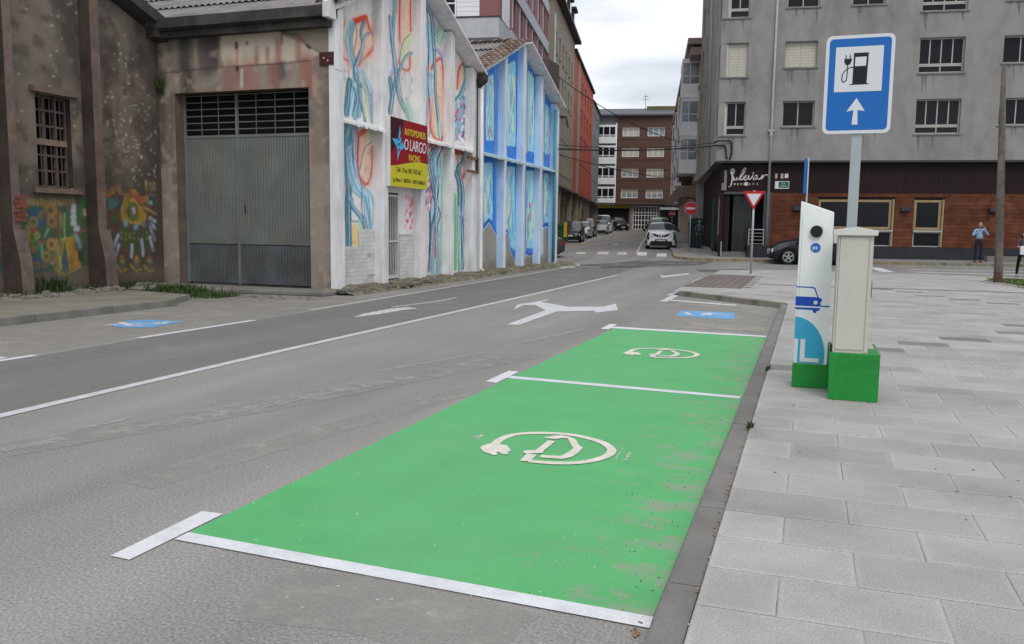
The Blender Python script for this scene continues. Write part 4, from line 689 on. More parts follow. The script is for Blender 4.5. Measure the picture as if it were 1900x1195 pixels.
# garage front (wall B) -------------------------------------------------
BY = 16.3; bz = lambda ox, oy, s, *p: [tuple(onY(ox+a/s, oy+b/s, BY)) for a, b in p]; K3, K4 = (260, 0, 3.98), (260, 260, 3.514)
cw = Canvas(-14.6, -9.7, -.05, 6.1, .025, (120, 112, 103))
cw.mask((cw.noise(1.2, 4, seed=31)-.45)*4, (90, 82, 76), .8); cw.mask((cw.noise(3, 4, 1, .12, seed=32)-.5)*5, (72, 66, 62), .6); cw.mask((cw.noise(6, 4, seed=33)-.52)*5, (126, 112, 98), .5)
cw.fill(bz(*K3, (600, 240), (980, 200), (1060, 260), (1240, 340), (1330, 390), (1240, 450), (620, 490), (590, 380)), (164, 154, 138), .9)
cw.fill(bz(*K3, (1100, 180), (1425, 150), (1425, 400), (1330, 390), (1240, 330)), (124, 116, 104), .7)
for x0_, w_, y0_, y1_, c, al in ((120, 90, 260, 520, (60, 54, 54), .8), (220, 80, 260, 520, (82, 70, 66), .5), (330, 120, 260, 510, (58, 54, 58), .85), (500, 130, 250, 500, (56, 50, 52), .8), (560, 60, 240, 490, (50, 44, 46), .7), (860, 40, 360, 460, (124, 88, 80), .8), (940, 30, 360, 460, (126, 88, 80), .8), (1020, 50, 300, 460, (130, 86, 76), .8), (1045, 20, 250, 320, (126, 82, 74), .9), (1170, 50, 280, 430, (134, 92, 82), .8), (660, 120, 510, 640, (122, 86, 78), .75), (800, 150, 510, 620, (132, 86, 76), .6), (990, 100, 500, 620, (124, 80, 70), .6), (1230, 120, 460, 600, (126, 84, 74), .8), (1050, 60, 480, 560, (64, 58, 60), .7), (715, 18, 340, 500, (150, 92, 40), .8), (715, 40, 580, 600, (150, 92, 40), .3), (280, 30, 560, 680, (120, 116, 110), .6), (750, 20, 520, 640, (170, 166, 158), .7), (350, 90, 540, 680, (60, 54, 52), .7), (160, 90, 560, 1190, (62, 56, 54), .8), (230, 60, 700, 1190, (84, 78, 72), .7), (1330, 60, 480, 1190, (104, 96, 86), .6), (1380, 50, 700, 1190, (90, 80, 70), .7), (1290, 40, 560, 700, (148, 120, 110), .7), (1290, 60, 1000, 1190, (116, 88, 76), .7)):
    P = bz(*K3, (x0_, y0_), (x0_, y1_)); cw.stroke(P, w_/3.98/80*1.0, c, 1.2, al)
cw.fill(bz(*K4, (1112, 310), (1180, 330), (1200, 420), (1180, 960), (1112, 965)), (122, 114, 104), .7); cw.mask((cw.noise(5, 4, seed=34)-.6)*6, (150, 138, 122), .45); cw.mask(np.clip((.6-cw.V)/.6, 0, 1)*np.clip((cw.noise(3, 3, seed=35)-.4)*4, 0, 1), (92, 84, 66), .7)
cw.stroke(bz(*K3, (150, 545), (480, 505), (720, 490), (1000, 470), (1250, 445)), .022, (38, 34, 32), .5, .9); cw.stroke(bz(*K3, (980, 200), (1100, 250), (1170, 262), (1240, 340), (1330, 392)), .022, (44, 38, 34), .4, .9)
cw.stroke(bz(*K3, (1230, 335), (1255, 355)), .06, (36, 32, 30), .6); cw.stroke(bz(*K3, (710, 320), (712, 350)), .09, (88, 56, 30), .7); cw.stroke(bz(*K3, (715, 500), (718, 515)), .07, (30, 28, 26), .5); cw.stroke(bz(*K3, (785, 310), (790, 325)), .06, (104, 84, 64), .7)
d0 = bz(*K3, (200, 690)); dx0, dx1, dz1 = -14.05, -10.45, 4.5
painted_grid('wall', cw, -14.5, -9.93, 0, lambda x: 6.02, lambda U, V: (U, np.full_like(U, BY), V), PAINTED, gar, 1.62, holes=[(dx0, dx1, -1, dz1)])
MB().box(dx0-.02, dx0, BY+.01, BY+.45, 0, dz1).box(dx1, dx1+.02, BY+.01, BY+.45, 0, dz1).box(dx0, dx1, BY+.01, BY+.45, dz1-.0, dz1+.02).build('door_reveal', PLA, gar)
MB().box(-9.94, -9.792, BY-.012, BY+.018, 0, 6.0).build('corner_strip', FW, gar)
gd = MB(); dw = dx1-dx0; zb = 3.52; zk = 1.02
DM = mat('grey green sheet steel', (.175, .195, .180), .55, var=.16, scale=1.2, streak=.25, dirt=(.16, .12, .06), dirt_amt=.35, dscale=2, metal=.0); DM2 = mat('blued lower steel', (.115, .130, .136), .5, var=.25, scale=1.0, dirt=(.05, .045, .045), dirt_amt=.7, dscale=.8)
def ribbed(x0, x1, z0, z1, y):
    b = MB(); x = x0
    while x < x1-.01:
        xe = min(x+.075, x1); b.box(x, xe-.02, y-.018, y, z0, z1); b.box(xe-.02, xe, y-.004, y, z0, z1); x = xe
    return b
dy = BY+.3; mid_ = dx0+dw*.415
door = [ribbed(dx0+.06, mid_-.03, zk+.02, zb-.03, dy).build('door_leaf', DM, gar, label='left ribbed steel leaf of the garage door'), ribbed(mid_+.03, dx1-.04, zk+.02, zb-.03, dy).build('door_leaf', DM, gar, label='right ribbed steel leaf of the garage door')]
ribbed(dx0+.06, mid_-.03, .12, zk, dy+.01).build('kick_panel', DM2, door[0]); ribbed(mid_+.03, dx1-.04, .12, zk, dy+.01).build('kick_panel', DM2, door[1])
MB().box(dx0+.01, dx0+.06, dy-.03, dy+.02, .1, dz1-.01).box(mid_-.03, mid_+.03, dy-.035, dy+.02, .1, dz1-.01).box(dx1-.05, dx1-.01, dy-.03, dy+.02, .1, dz1-.01).box(dx0+.06, mid_-.03, dy-.03, dy+.02, zb-.03, zb+.03).box(mid_+.03, dx1-.05, dy-.03, dy+.02, zb-.03, zb+.03).build('door_frame', DM, gar)
for x0_, x1_, nv in ((dx0+.06, mid_-.03, 3), (mid_+.03, dx1-.05, 4)):
    for j in range(6): z = zb+.16+j*.155; MB().box(x0_, x1_, dy-.02, dy-.002, z-.010, z+.010).build('grille_bar', DM, gar)
    for j in range(1, nv): x = x0_+(x1_-x0_)*j/nv; MB().box(x-.008, x+.008, dy-.03, dy-.021, zb+.03, dz1-.02).build('grille_bar', DM, gar)
MB().box(dx0, dx1, dy+.06, dy+.1, .1, dz1).build('dark_interior', DARKG, gar); MB().tube([(mid_+.2, dy-.05, 1.75), (mid_+.2, dy-.05, 1.95)], .012, 6).build('door_handle', BLACKP, door[1])
# eave beam, gutter, angle bracket
EB = mat('blackened eave', (.045, .042, .038), .9, var=.3, scale=2, dirt=(.14, .13, .11), dirt_amt=.6, dscale=1.6)
MB().box(-14.5, -9.85, BY-.22, BY+.05, 5.70, 5.86).build('eave_beam', EB, gar); MB().box(-14.5, -9.75, BY-.36, BY+.05, 5.88, 6.10).build('fascia', EB, gar)
b = MB().prism([(-9.86, BY-.37, 5.85), (-9.86, BY-.37, 6.16), (-9.86, BY-.1, 6.3), (-9.86, BY-.0, 5.85)], (.12, 0, 0)); b.build('gutter_end', FW, gar)
RUST = mat('rusty plate', (.07, .022, .018), .8, var=.3, scale=9); MB().box(-10.16, -9.8, BY-.03, BY-.014, 4.93, 5.2).build('bracket_plate', RUST, gar); MB().box(RX, RX+.012, BY-.03, BY+.3, 4.85, 5.22).build('bracket_plate', FW, gar, label='white painted face of the corner angle bracket')
for x, z in ((-10.05, 5.08), (-9.95, 5.02)): MB().tube([(x, BY-.04, z), (x, BY-.03, z)], .016, 6).build('bolt', FW, gar)
# white wall tiles at the foot of gable 1, gate, steps, pipes
WT = mat('white glazed tile', (.66, .66, .64), .35, var=.08, scale=2, world=True, rnd=.05, dirt=(.35, .33, .28), dirt_amt=.5, dscale=3); tl = MB().box(0, .012, 0, .196, 0, .096).mesh('wall_tile'); bevel(tl, .003); tl.materials.append(WT)
MB().box(PX_+.002, PX_+.012, 16.67, 18.4, .12, 1.0).box(PX_+.003, PX_+.013, 17.7, 18.4, .99, 1.42).build('tile_bed', mat('old grout', (.46, .45, .42), .9), gar); MB().box(PX_+.002, PX_+.012, 19.8, 20.55, .12, 1.3).build('tile_bed', MATS['old grout'], gar)
for j in range(13):
    for i in range(9):
        y = 16.68+i*.2-(.0 if j % 2 else .0); z = .13+j*.1
        if y > 18.28 or (z > .95 and y < 17.65) or z > 1.38: continue
        if random.random() < .04: continue
        o = link('wall_tile', tl, gar); o.location = (PX_+.013, y, z)
    for i in range(4):
        if j < 11: o = link('wall_tile', tl, gar); o.location = (PX_+.013, 19.8+i*.2-.02 if i < 4 else 0, .13+j*.1)
GATE = mat('white gate steel', (.58, .58, .57), .5, var=.08, scale=5, dirt=(.3, .28, .24), dirt_amt=.4, dscale=6)
MB().box(PX_-.5, PX_-.46, 18.75, 19.8, 0, 2.4).box(PX_-.46, PX_-.01, 18.78, 18.9, 0, 2.4).build('doorway_dark', mat('doorway wall', (.10, .10, .10), .9), gar)
gt_ = MB().box(PX_+.0, PX_+.05, 18.92, 18.97, .18, 2.3).box(PX_, PX_+.05, 19.62, 19.67, .18, 2.3).box(PX_+.004, PX_+.046, 18.97, 19.62, 2.24, 2.3).box(PX_+.004, PX_+.046, 18.97, 19.62, .18, .26).box(PX_+.004, PX_+.046, 18.97, 19.62, 1.1, 1.14).build('gate', GATE, gar)
for j in range(5): MB().tube([(PX_+.025, 19.06+j*.115, .2), (PX_+.025, 19.06+j*.115, 2.26)], .016, 6).build('gate_bar', GATE, gt_)
def pipe(name, pts, r, m_, par): return MB().tube(pts, r, 10).build(name, m_, par, smooth=True)
pipe('downpipe', [(RX+.12, 24.62, 5.7), (RX+.12, 24.62, 3.2), (RX+.12, 24.62, .25), (RX+.22, 24.66, .15)], .05, FW, gar); pipe('cable_conduit', [(RX+.05, 24.45, 6.0), (RX+.05, 24.45, 3.2)], .022, BLACKP, gar)
MB().prism([(RX, 24.5, 5.75), (RX+.25, 24.5, 5.95), (RX+.25, 24.5, 6.15), (RX, 24.5, 6.15)], (0, .3, 0)).build('gutter_hopper', PLD, gar)
pipe('downpipe', [(RX+.02, 32.95, 6.2), (RX+.02, 32.95, .15)], .06, mat('blue pipe', (.07, .30, .44), .5, var=.15, scale=2), blu)
RB = mat('rusted box', (.19, .10, .06), .85, var=.3, scale=9); MB().box(RX, RX+.06, 23.75, 24.6, 3.55, 3.63).box(RX, RX+.06, 23.75, 24.6, 3.15, 3.22).box(RX, RX+.05, 24.45, 24.6, 3.22, 3.55).build('rusty_bracket', RB, gar)
bp = MB().tube([(-10.3, 33.75, 6.1), (-9.6, 33.8, 6.0), (-9.5, 33.8, 5.6)], .05, 8); bp.build('swan_neck_pipe', PLD, blu)
# rubble ledge along the foot of the gable walls
rb = MB(); N_ = 120; rr = random.Random(4); prev = None
for k in range(N_+1):
    y = 16.0+k*(34.2-16.0)/N_; xo = -9.2-.0*k+rr.uniform(-.05, .05)+(.0 if y < 30 else -.1*(y-30)/3.5); h_ = .10+rr.uniform(-.03, .04); r_ = [rb.P(PX_, y, h_+.03), rb.P(-9.65, y, h_+rr.uniform(-.02, .03)), rb.P(xo, y, h_-.03+rr.uniform(-.02, .02)), rb.P(xo+.05, y, -.02)]
    if prev:
        for j in range(3): rb.f.append([prev[j], r_[j], r_[j+1], prev[j+1]])
    prev = r_
struct(rb.build('rubble_ledge', mat('mossy rubble', (.20, .175, .13), .95, var=.35, scale=6, fine=.25, fscale=40, bump=.6, bscale=20, dirt=(.07, .075, .035), dirt_amt=.9, dscale=2.5)))
def stone_mesh(seed, r):
    bm = bmesh.new(); bmesh.ops.create_icosphere(bm, subdivisions=2, radius=r); q_ = random.Random(seed)
    for v in bm.verts: v.co *= q_.uniform(.75, 1.15); v.co.z *= .6
    me = bpy.data.meshes.new('stone'); bm.to_mesh(me); bm.free(); return me
STN = mat('rubble stone', (.20, .185, .155), .95, world=True, var=.3, scale=7, rnd=.35, dirt=(.10, .10, .06), dirt_amt=.7, dscale=5); sms = [stone_mesh(i, .1) for i in range(6)]
for me in sms: me.materials.append(STN)
rs_ = random.Random(12); rub = MB(); rn = 0
def scatter_stones(n, fn, smin, smax, name):
    b = MB()
    for i in range(n):
        x, y, z = fn(); s_ = rs_.uniform(smin, smax); me = rs_.choice(sms); a_ = rs_.uniform(0, 6.28); c_, n_ = math.cos(a_), math.sin(a_); k0 = len(b.v)
        for v in me.vertices: b.v.append((x+s_*(v.co.x*c_-v.co.y*n_), y+s_*(v.co.x*n_+v.co.y*c_), z+s_*v.co.z))
        for p in me.polygons: b.f.append([k0+i_ for i_ in p.vertices])
    return b.build(name, STN, None, kind='stuff')
scatter_stones(150, lambda: (rs_.uniform(-9.75, -9.2), rs_.uniform(15.9, 21), .08), .2, 1.0, 'rubble'); scatter_stones(90, lambda: (rs_.uniform(-14.4, -13.2), rs_.uniform(11.0, 15.6), .12), .25, 1.2, 'rubble'); scatter_stones(70, lambda: (rs_.uniform(-12.5, -9.4), rs_.uniform(14.4, 15.3), .0), .1, .5, 'rubble')
STN2 = None
# weeds and grass
GR = mat('weed green', (.045, .08, .022), .8, var=.3, scale=5, rnd=.2, dirt=(.12, .12, .05), dirt_amt=.5, dscale=6)
def tuft(n, fn, h0, h1, name, label=None, m_=GR, wd=.012):
    b = MB(); r = random.Random(n)
    for i in range(n):
        x, y, z = fn(r); h_ = r.uniform(h0, h1); a_ = r.uniform(0, 6.28); w_ = wd*r.uniform(.6, 1.4); lx, ly = math.cos(a_)*h_*r.uniform(.1, .7), math.sin(a_)*h_*r.uniform(.1, .7); px, py = -math.sin(a_)*w_, math.cos(a_)*w_
        b.poly([(x-px, y-py, z), (x+px, y+py, z), (x+lx*.5+px*.8, y+ly*.5+py*.8, z+h_*.65), (x+lx*.5-px*.8, y+ly*.5-py*.8, z+h_*.65)]); b.poly([(x+lx*.5-px*.8, y+ly*.5-py*.8, z+h_*.65), (x+lx*.5+px*.8, y+ly*.5+py*.8, z+h_*.65), (x+lx, y+ly, z+h_)])
    return b.build(name, m_, None, kind='stuff')
tuft(1300, lambda r: (r.gauss(-13.0, .5), r.gauss(14.75, .2), .02), .05, .20, 'weeds'); tuft(1500, lambda r: (r.uniform(-13.4, -11.2), r.gauss(14.45, .25), .0), .03, .11, 'weeds', m_=mat('short grass green', (.05, .085, .025), .85, var=.3, scale=4), wd=.01)
tuft(160, lambda r: (r.gauss(-14.2, .1), r.gauss(12.9, .12), .1), .1, .4, 'weeds'); tuft(500, lambda r: (r.uniform(-14.4, -13.9), r.uniform(9, 15.8), .1), .04, .16, 'weeds'); tuft(500, lambda r: (r.uniform(-9.8, -9.1), r.uniform(16, 33), .06), .03, .12, 'weeds', wd=.008)
tuft(120, lambda r: (r.gauss(-14.4, .05), r.gauss(16.22, .04), 4.65+r.uniform(-.15, .1)), .05, .22, 'weeds'); tuft(60, lambda r: (-.34+r.gauss(0, .01), r.gauss(8.9, .05), PZ-.01), .02, .06, 'weeds', wd=.006); tuft(50, lambda r: (-.34+r.gauss(0, .012), r.gauss(6.2, .04), PZ-.01), .02, .05, 'weeds', wd=.006)
# ---- the shop board on the white gable
sg = thing('shop_sign', 'red and yellow sign board of a car dealer on the white painted gable', 'sign', (RX-.10, 18.62, 2.48)); SW, SH = 2.1, 1.66
MB().box(0.11, .22, 0, SW, 0, SH).build('sign_box', WHITE, sg)
CR = mat('sign crimson', tuple(lin((140, 18, 30))*1.1), .4, var=.04); YL = mat('sign yellow', tuple(lin((196, 188, 48))*1.1), .4, var=.04); DK = mat('sign darker maroon', tuple(lin((60, 16, 28))*1.1), .4, var=.05)
n = 16; P = [(.225, .0+SW*i/n, .58+.10*math.sin((i/n-.35)*3.4)) for i in range(n+1)]
MB().poly([(.223, 0, 0), (.223, SW, 0)]+P[::-1]).build('yellow_band', YL, sg); MB().poly([(.2245, 0, SH)][::-1]+[(.2245, SW, SH)]+[(.2245, p[1], p[2]) for p in P[::-1]]).build('crimson_field', CR, sg)
MB().poly([(.2258, 0, SH), (.2258, 0, .8), (.2258, .35, 1.0), (.2258, .75, SH)]).build('maroon_corner', DK, sg)
YT = mat('sign lettering yellow', (.62, .5, .05), .5, var=0); WTX = mat('lettering white', (.75, .75, .75), .5, var=0); BKT = mat('lettering black', (.02, .02, .02), .5, var=0); BLT = mat('sign blue star', (.08, .42, .70), .5, var=0)
def sgt(s_, size, m_, y, z, **k): return text(s_, size, m_, 'lettering', sg, (.228, y, z), (90, 0, 90), ex=.002, **k)
sgt('AUTOMOVILES', .20, YT, 1.36, 1.30, off=.004, spacing=.95, scale=(.95, 1.15, 1)); sgt('O LARGO', .36, WTX, 1.36, .93, shear=.12, off=.0, spacing=.9, scale=(.88, 1.1, 1)); sgt('RACING', .20, YT, 1.32, .68, off=.004, scale=(.9, 1.1, 1)); sgt('Telf. / Fax: 981 758 367', .15, BKT, 1.0, .36, scale=(1.0, 1.15, 1)); sgt('Lg. Mtros. 7 - BERTOA - 15105 CARBALLO', .105, BKT, 1.05, .12, scale=(.98, 1.3, 1))
star = [(.50, 1.50), (.56, 1.16), (.78, .98), (.52, .90), (.35, .62), (.36, .92), (.08, 1.14), (.38, 1.16)]
MB().poly([(.2285, y, z) for y, z in star][::-1]).build('blue_star', BLT, sg)
for y, z in ((.40, 1.12), (.50, 1.2), (.46, 1.0), (.36, .98), (.55, 1.06), (.42, .86)): MB().poly([(.230, y, z), (.230, y+.05, z+.02), (.230, y+.04, z+.08), (.230, y-.01, z+.06)]).build('star_check', BKT, sg)
# ================================================================ RIGHT: GREY APARTMENT BLOCK WITH CORNER CAFE
zb0 = gz(GO[1])
gb = thing('apartment_block', 'large grey rendered apartment block with a dark timber clad corner cafe at its foot', 'apartment block', (GO[0], GO[1], 0), GA)
REND = mat('grey render', (.285, .272, .258), .9, var=.10, scale=1.3, fine=.07, fscale=50, bump=.15, bscale=30, streak=.35, dirt=(.165, .155, .15), dirt_amt=.75, dscale=.9)
REND2 = mat('side grey render', (.30, .28, .26), .9, var=.1, scale=1.2, fine=.07, fscale=50, streak=.35, dirt=(.15, .14, .13), dirt_amt=.5, dscale=.8)
FRM = mat('pale window frame', (.42, .40, .37), .55, var=.1, scale=3); CRM = mat('cream shutter', (.52, .49, .40), .6, var=.06, scale=2, streak=.2)
zt = 17.5; wins = []
for f_ in range(-0, 4):
    o_ = 2.67*f_
    wins += [(-.02, 1.25, 5.96+o_, 7.49+o_, 'c', f_), (2.88, 4.3, 6.33+o_, 7.49+o_, 's', f_), (5.68, 7.08, 6.33+o_, 7.49+o_, 's', f_), (8.62, 10.5, 5.95+o_, 7.48+o_, 'w', f_), (12.05, 13.5, 6.3+o_, 7.47+o_, 's', f_), (15.3, 17.2, 5.95+o_, 7.48+o_, 'w', f_)]
wins = [w_ for w_ in wins if w_[3] < zt]
holes = [(max(w_[0], 0), *w_[1:4]) for w_ in wins]
MB().wall(0, 20, 4.78, zt, holes, 0, .28).build('front_wall', REND, gb)
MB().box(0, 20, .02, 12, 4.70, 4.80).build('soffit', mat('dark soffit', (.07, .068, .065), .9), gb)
for x0, x1, z0, z1, ty, f_ in wins:
    if ty == 'c':
        if f_ == 1: window(gb, (0, 0, 0), .36, x1, z0, z1, .16, FRM, (.5,), (), blind=1, bm_=CRM)
        else: window(gb, (0, 0, 0), .36, x1, z0+.38, z1, .16, FRM, (.5,), ()); window(gb, (0, 0, 0), .36, x1, z0, z0+.375, .16, FRM, (), (), name='low_window')
    elif ty == 's': window(gb, (0, 0, 0), x0, x1, z0, z1, .18, FRM, (.5,), (), blind=1 if (f_ == 1 and x0 < 3) else 0, bm_=CRM)
    else: window(gb, (0, 0, 0), x0, x1, z0+.36, z1, .16, FRM, (.25, .5, .75), ()); window(gb, (0, 0, 0), x0, x1, z0, z0+.355, .16, FRM, (.5,), (), name='low_window')
    MB().box(max(x0-.06, .0), x1+.08, -.05, .14, z0-.07, z0-.005).build('window_sill', mat('weathered sill', (.20, .195, .185), .85, var=.2, scale=4), gb)
    MB().box(max(x0, .0)+.002, x1-.002, .27, .29, z0, z1).build('room_dark', DARKG, gb)
DRIP = worn('rain streak stain', (.185, .175, .165), None, .55, 5, .22)
for x0, x1, z0, z1, ty, f_ in wins:
    r_ = random.Random(int(x0*10+z0*7))
    for k in range(3): xx = r_.uniform(max(x0, .05), x1-.1); wd_ = r_.uniform(.05, .22); MB().poly([(xx, -.003, z0-.09), (xx+wd_*.8, -.003, z0-.09-r_.uniform(.2, .9)), (xx+wd_, -.003, z0-.09)]).build('rain_stain', DRIP, gb)
SF = (-.722, 17.99, -87.7)                                # side wall: x from the far end (0) to the corner (18)
sw = []
for f_ in range(4):
    o_ = 2.67*f_; sw += [(17.1, 18.02, 5.96+o_, 7.49+o_), (14.7, 15.2, 6.1+o_, 7.45+o_), (10, 11.4, 5.9+o_, 7.5+o_), (6.2, 7.2, 6.1+o_, 7.45+o_), (2, 3.4, 5.9+o_, 7.5+o_)]
sw = [w_ for w_ in sw if w_[3] < zt]
MB().frame(*SF).wall(0, 18, 4.78, zt, [(a_, min(b2, 18), c_, d_) for a_, b2, c_, d_ in sw], 0, .28).build('side_wall', REND2, gb)
for a_, b2, c_, d_ in sw:
    if b2 < 18: window(gb, SF, a_, b2, c_, d_, .17, FRM, (.5,) if b2-a_ > .6 else (), ())
    else: window(gb, SF, 17.1, 17.7, c_, d_, .16, FRM, (), (.25,)); MB().box(.12, .36, .1, .36, c_, d_).build('corner_post', mat('white corner post', (.55, .55, .55), .6), gb)
MB().box(.02, 20, 12, 12.3, 4.7, zt).frame(*SF).build('rear_wall', REND, gb); MB().frame(*SF).box(-.3, 0, .0, 6, 0, zt).build('rear_side_wall', REND2, gb)
MB().prism([(-.9, -.7, zt), (20.5, -.7, zt), (20.5, 12, zt), (-1.6, 18.5, zt)], (0, 0, .3)).build('roof', mat('dark eave', (.09, .08, .07), .9), gb)
PIPE = mat('grey downpipe', (.36, .37, .38), .5, var=.1, scale=3)
pipe('downpipe', [(2.45, -.07, zt), (2.43, -.07, 6.2), (2.43, -.07, 4.8), (2.45, .2, 4.6), (2.45, .24, .35)], .055, PIPE, gb); MB().box(2.28, 2.58, -.14, -.0, 6.1, 6.18).box(2.36, 2.5, -.13, -.005, 5.9, 6.1).build('pipe_hopper', PIPE, gb)
d = 4.6; pipe('downpipe', [(-.04*d-.722*0-.18*0-.185-.07, d, zt), (-.255, d, 4.8)], .05, PIPE, gb)
# ground floor
gy = .35
MAR = mat('dark maroon fascia', (.022, .012, .012), .6, spec=.15, var=.15, scale=.6); SLATE = mat('dark plinth tiles', (.028, .029, .034), .5, var=.15, scale=2)
WOOD = mat('red brown timber', (.125, .043, .023), .65, spec=.15, var=.3, scale=2.2, rnd=.18, fine=.15, fscale=14, dirt=(.06, .018, .012), dirt_amt=.6, dscale=2.5); GOLD = mat('pale timber frame', (.33, .24, .125), .6, var=.12, scale=3)
gh = [(4.72, 8.08, .86, 3.06), (8.9, 10.2, .86, 3.06), (14.2, 16.5, .86, 3.06)]
MB().wall(2.62, 20, 0, 4.74, gh, gy+.03, .3).build('cafe_wall', MAR, gb)
fa = MB()
for x in np.arange(2.62, 20, 1.45): fa.box(x+.004, x+1.445, gy, gy+.028, 3.32, 4.72)
fa.build('fascia_panels', MAR, gb); n0 = 0
for k in range(14):                                        # timber cladding boards
    z = .86+k*.175
    segs = [(2.62, 20)]
    for h_ in gh:
        nx_ = []
        for a_, b2 in segs:
            if h_[0] < b2 and h_[1] > a_ and z+.17 > h_[2] and z < h_[3]: nx_ += [(a_, h_[0]), (h_[1], b2)]
            else: nx_.append((a_, b2))
        segs = nx_
    for a_, b2 in segs:
        cuts = [a_]+[c_ for c_ in np.arange(3.1+(k % 3)*.9, 20, 2.7) if a_+.3 < c_ < b2-.3]+[b2]
        for c0, c1 in zip(cuts, cuts[1:]): MB().box(c0+.003, c1-.003, gy-.005, gy+.028, z+.004, z+.171).build('cladding_board', WOOD, gb)
for x in np.arange(2.62, 20, .6): MB().box(x+.003, min(x+.597, 20), gy-.02, gy+.025, .1, .85).build('plinth_tile', SLATE, gb)
def cafe_win(x0, x1):
    window(gb, (0, 0, 0), x0+.02, x1-.12, 1.66, 3.02, gy+.06, GOLD, (.5,) if x1-x0 > 2 else (), (), t=.11); MB().box(x0+.02, x1-.04, gy-.03, gy+.1, 1.56, 1.64).build('window_ledge', FRM, gb)
    window(gb, (0, 0, 0), x0+.04, x1-.08, .88, 1.56, gy+.1, FRM, (.5,) if x1-x0 > 2 else (), (), t=.05, name='low_window'); MB().box(x1-.1, x1-.02, gy-.02, gy+.1, .88, 3.04).build('side_trim', GOLD, gb)
    MB().box(x0, x1, gy+.3, gy+.32, .86, 3.06).build('room_dark', DARKG, gb)
for h_ in gh: cafe_win(h_[0], h_[1])
LAMP = mat('dark wall lamp', (.035, .04, .05), .4, var=0)
for x in (3.78, 8.53, 12.25): tag(MB().box(x-.2, x+.2, gy-.18, gy-.006, 2.5, 2.68).build('wall_lamp', LAMP, gb), '', '') if False else MB().box(x-.2, x+.2, gy-.18, gy-.006, 2.5, 2.68).build('wall_lamp', LAMP, gb)
# corner entrance
MB().box(.25, 2.62, gy+.01, gy+.2, 3.36, 4.72).build('sign_panel', MAR, gb); COLG = mat('grey brown column', (.085, .075, .075), .6, var=.1, scale=3)
MB().box(2.28, 2.62, gy-.02, gy+.3, .1, 3.36).build('column', COLG, gb); MB().box(.25, .42, gy, gy+.25, .1, 3.36).build('column', MAR, gb); MB().box(.42, 2.28, gy+.02, gy+.2, 3.24, 3.36).build('door_head', COLG, gb)
MB().box(.3, 2.6, gy+1.6, gy+1.65, .2, 3.4).build('room_dark', mat('cafe interior', (.02, .02, .02), .8, var=.6, scale=1.5), gb)
for x0, x1 in ((.44, .72), (.9, 1.3), (1.32, 1.75)): window(gb, (0, 0, 0), x0, x1, .5, 3.2, gy+.5, mat('bronze frame', (.05, .05, .045), .4), (), (), t=.04, gm=mat('door glass', (.012, .02, .018), .1, var=.5, scale=.8, spec=.35), name='glass_door')
for i in range(3): MB().box(.35, 1.55, gy-.05-.3*i-.0, gy+.5, .1, .5-.13*i).build('step', mat('entrance step', (.16, .155, .15), .7, var=.1), gb) if i == 0 else MB().box(.35, 1.55, gy-.05-.3*i, gy-.05-.3*(i-1)-.002, .1, .5-.13*i).build('step', mat('entrance step', (.16, .155, .15), .7, var=.1), gb)
MB().box(1.57, 2.7, gy-.5, gy+.4, .1, .84).build('terrace_wall', SLATE, gb); ST = mat('brushed steel rail', (.42, .43, .43), .35, var=.05, metal=.4)
rl = MB().box(1.62, 2.3, gy-.46, gy-.42, 1.56, 1.6).build('railing', ST, gb)
for z in (.9, 1.08, 1.24, 1.4): MB().box(1.62, 2.3, gy-.45, gy-.43, z, z+.02).build('rail', ST, rl)
for x in (1.6, 2.28): MB().box(x, x+.03, gy-.46, gy-.42, .84, 1.6).build('post', ST, rl)
MB().box(.35, .39, gy-.5, gy-.46, .3, 1.0).build('handrail_post', ST, gb)
MB().frame(*SF).box(.2, 17.55, .5, .7, .1, 4.72).build('side_ground_wall', MAR, gb)
for s_, c_ in ((17.2, WOOD), (16.2, MAR), (15.1, WOOD)): MB().frame(*SF).box(s_-.9, s_-.05, .4, .49, .85, 3.4).build('side_panel', c_, gb)
for s_ in (17.5, 16.6): MB().frame(*SF).box(s_-.12, s_, .3, .38, 1.3, 3.1).build('side_lamp', FRM, gb)
MB().frame(*SF).box(12.0, 13.0, .3, .46, .3, 3.2).build('green_door', mat('dark green door', (.03, .07, .045), .6), gb)
# cafe lettering and plaques
LW = mat('silver lettering', (.62, .60, .60), .4, var=0); LG_ = mat('gold lettering', (.50, .40, .28), .5, var=0)
def script(pts, wd, name='lettering'):
    b = MB(); y = gy-.03; P = [np.array(p, float) for p in pts]
    b.tube([(p[0], y, p[1]) for p in P], wd*.66, 6); return b.build(name, LW, gb)
U = lambda a, b2: (.40+(a-180)/1030*2.0, 4.50-(b2-210)/400*1.06)          # lettering traced on the fascia
for pts, wd in (([(300, 560), (345, 540), (370, 440), (372, 330), (345, 270), (330, 300), (360, 350), (400, 320), (415, 265), (385, 240), (330, 262)], .05), ([(372, 350), (395, 380), (370, 440), (400, 445), (420, 390)], .045), ([(420, 390), (415, 430), (440, 440), (470, 420), (485, 385)], .045), ([(485, 385), (475, 440), (520, 430)], .04), ([(520, 430), (590, 370), (650, 300), (690, 240), (670, 218), (620, 270), (560, 370), (555, 425), (580, 440), (630, 410)], .05), ([(630, 410), (690, 385), (715, 365), (690, 350), (650, 380), (645, 425), (690, 438), (740, 410)], .05), ([(740, 410), (760, 350), (765, 430), (800, 425), (850, 370), (870, 320), (850, 300)], .045), ([(960, 360), (920, 355), (870, 400), (875, 432), (920, 425), (970, 360), (965, 420), (1010, 425)], .05), ([(1010, 425), (1060, 390), (1085, 345), (1090, 370), (1070, 430), (1100, 380), (1140, 345), (1200, 345), (1200, 370)], .05)):
    script([U(*p) for p in pts], wd)
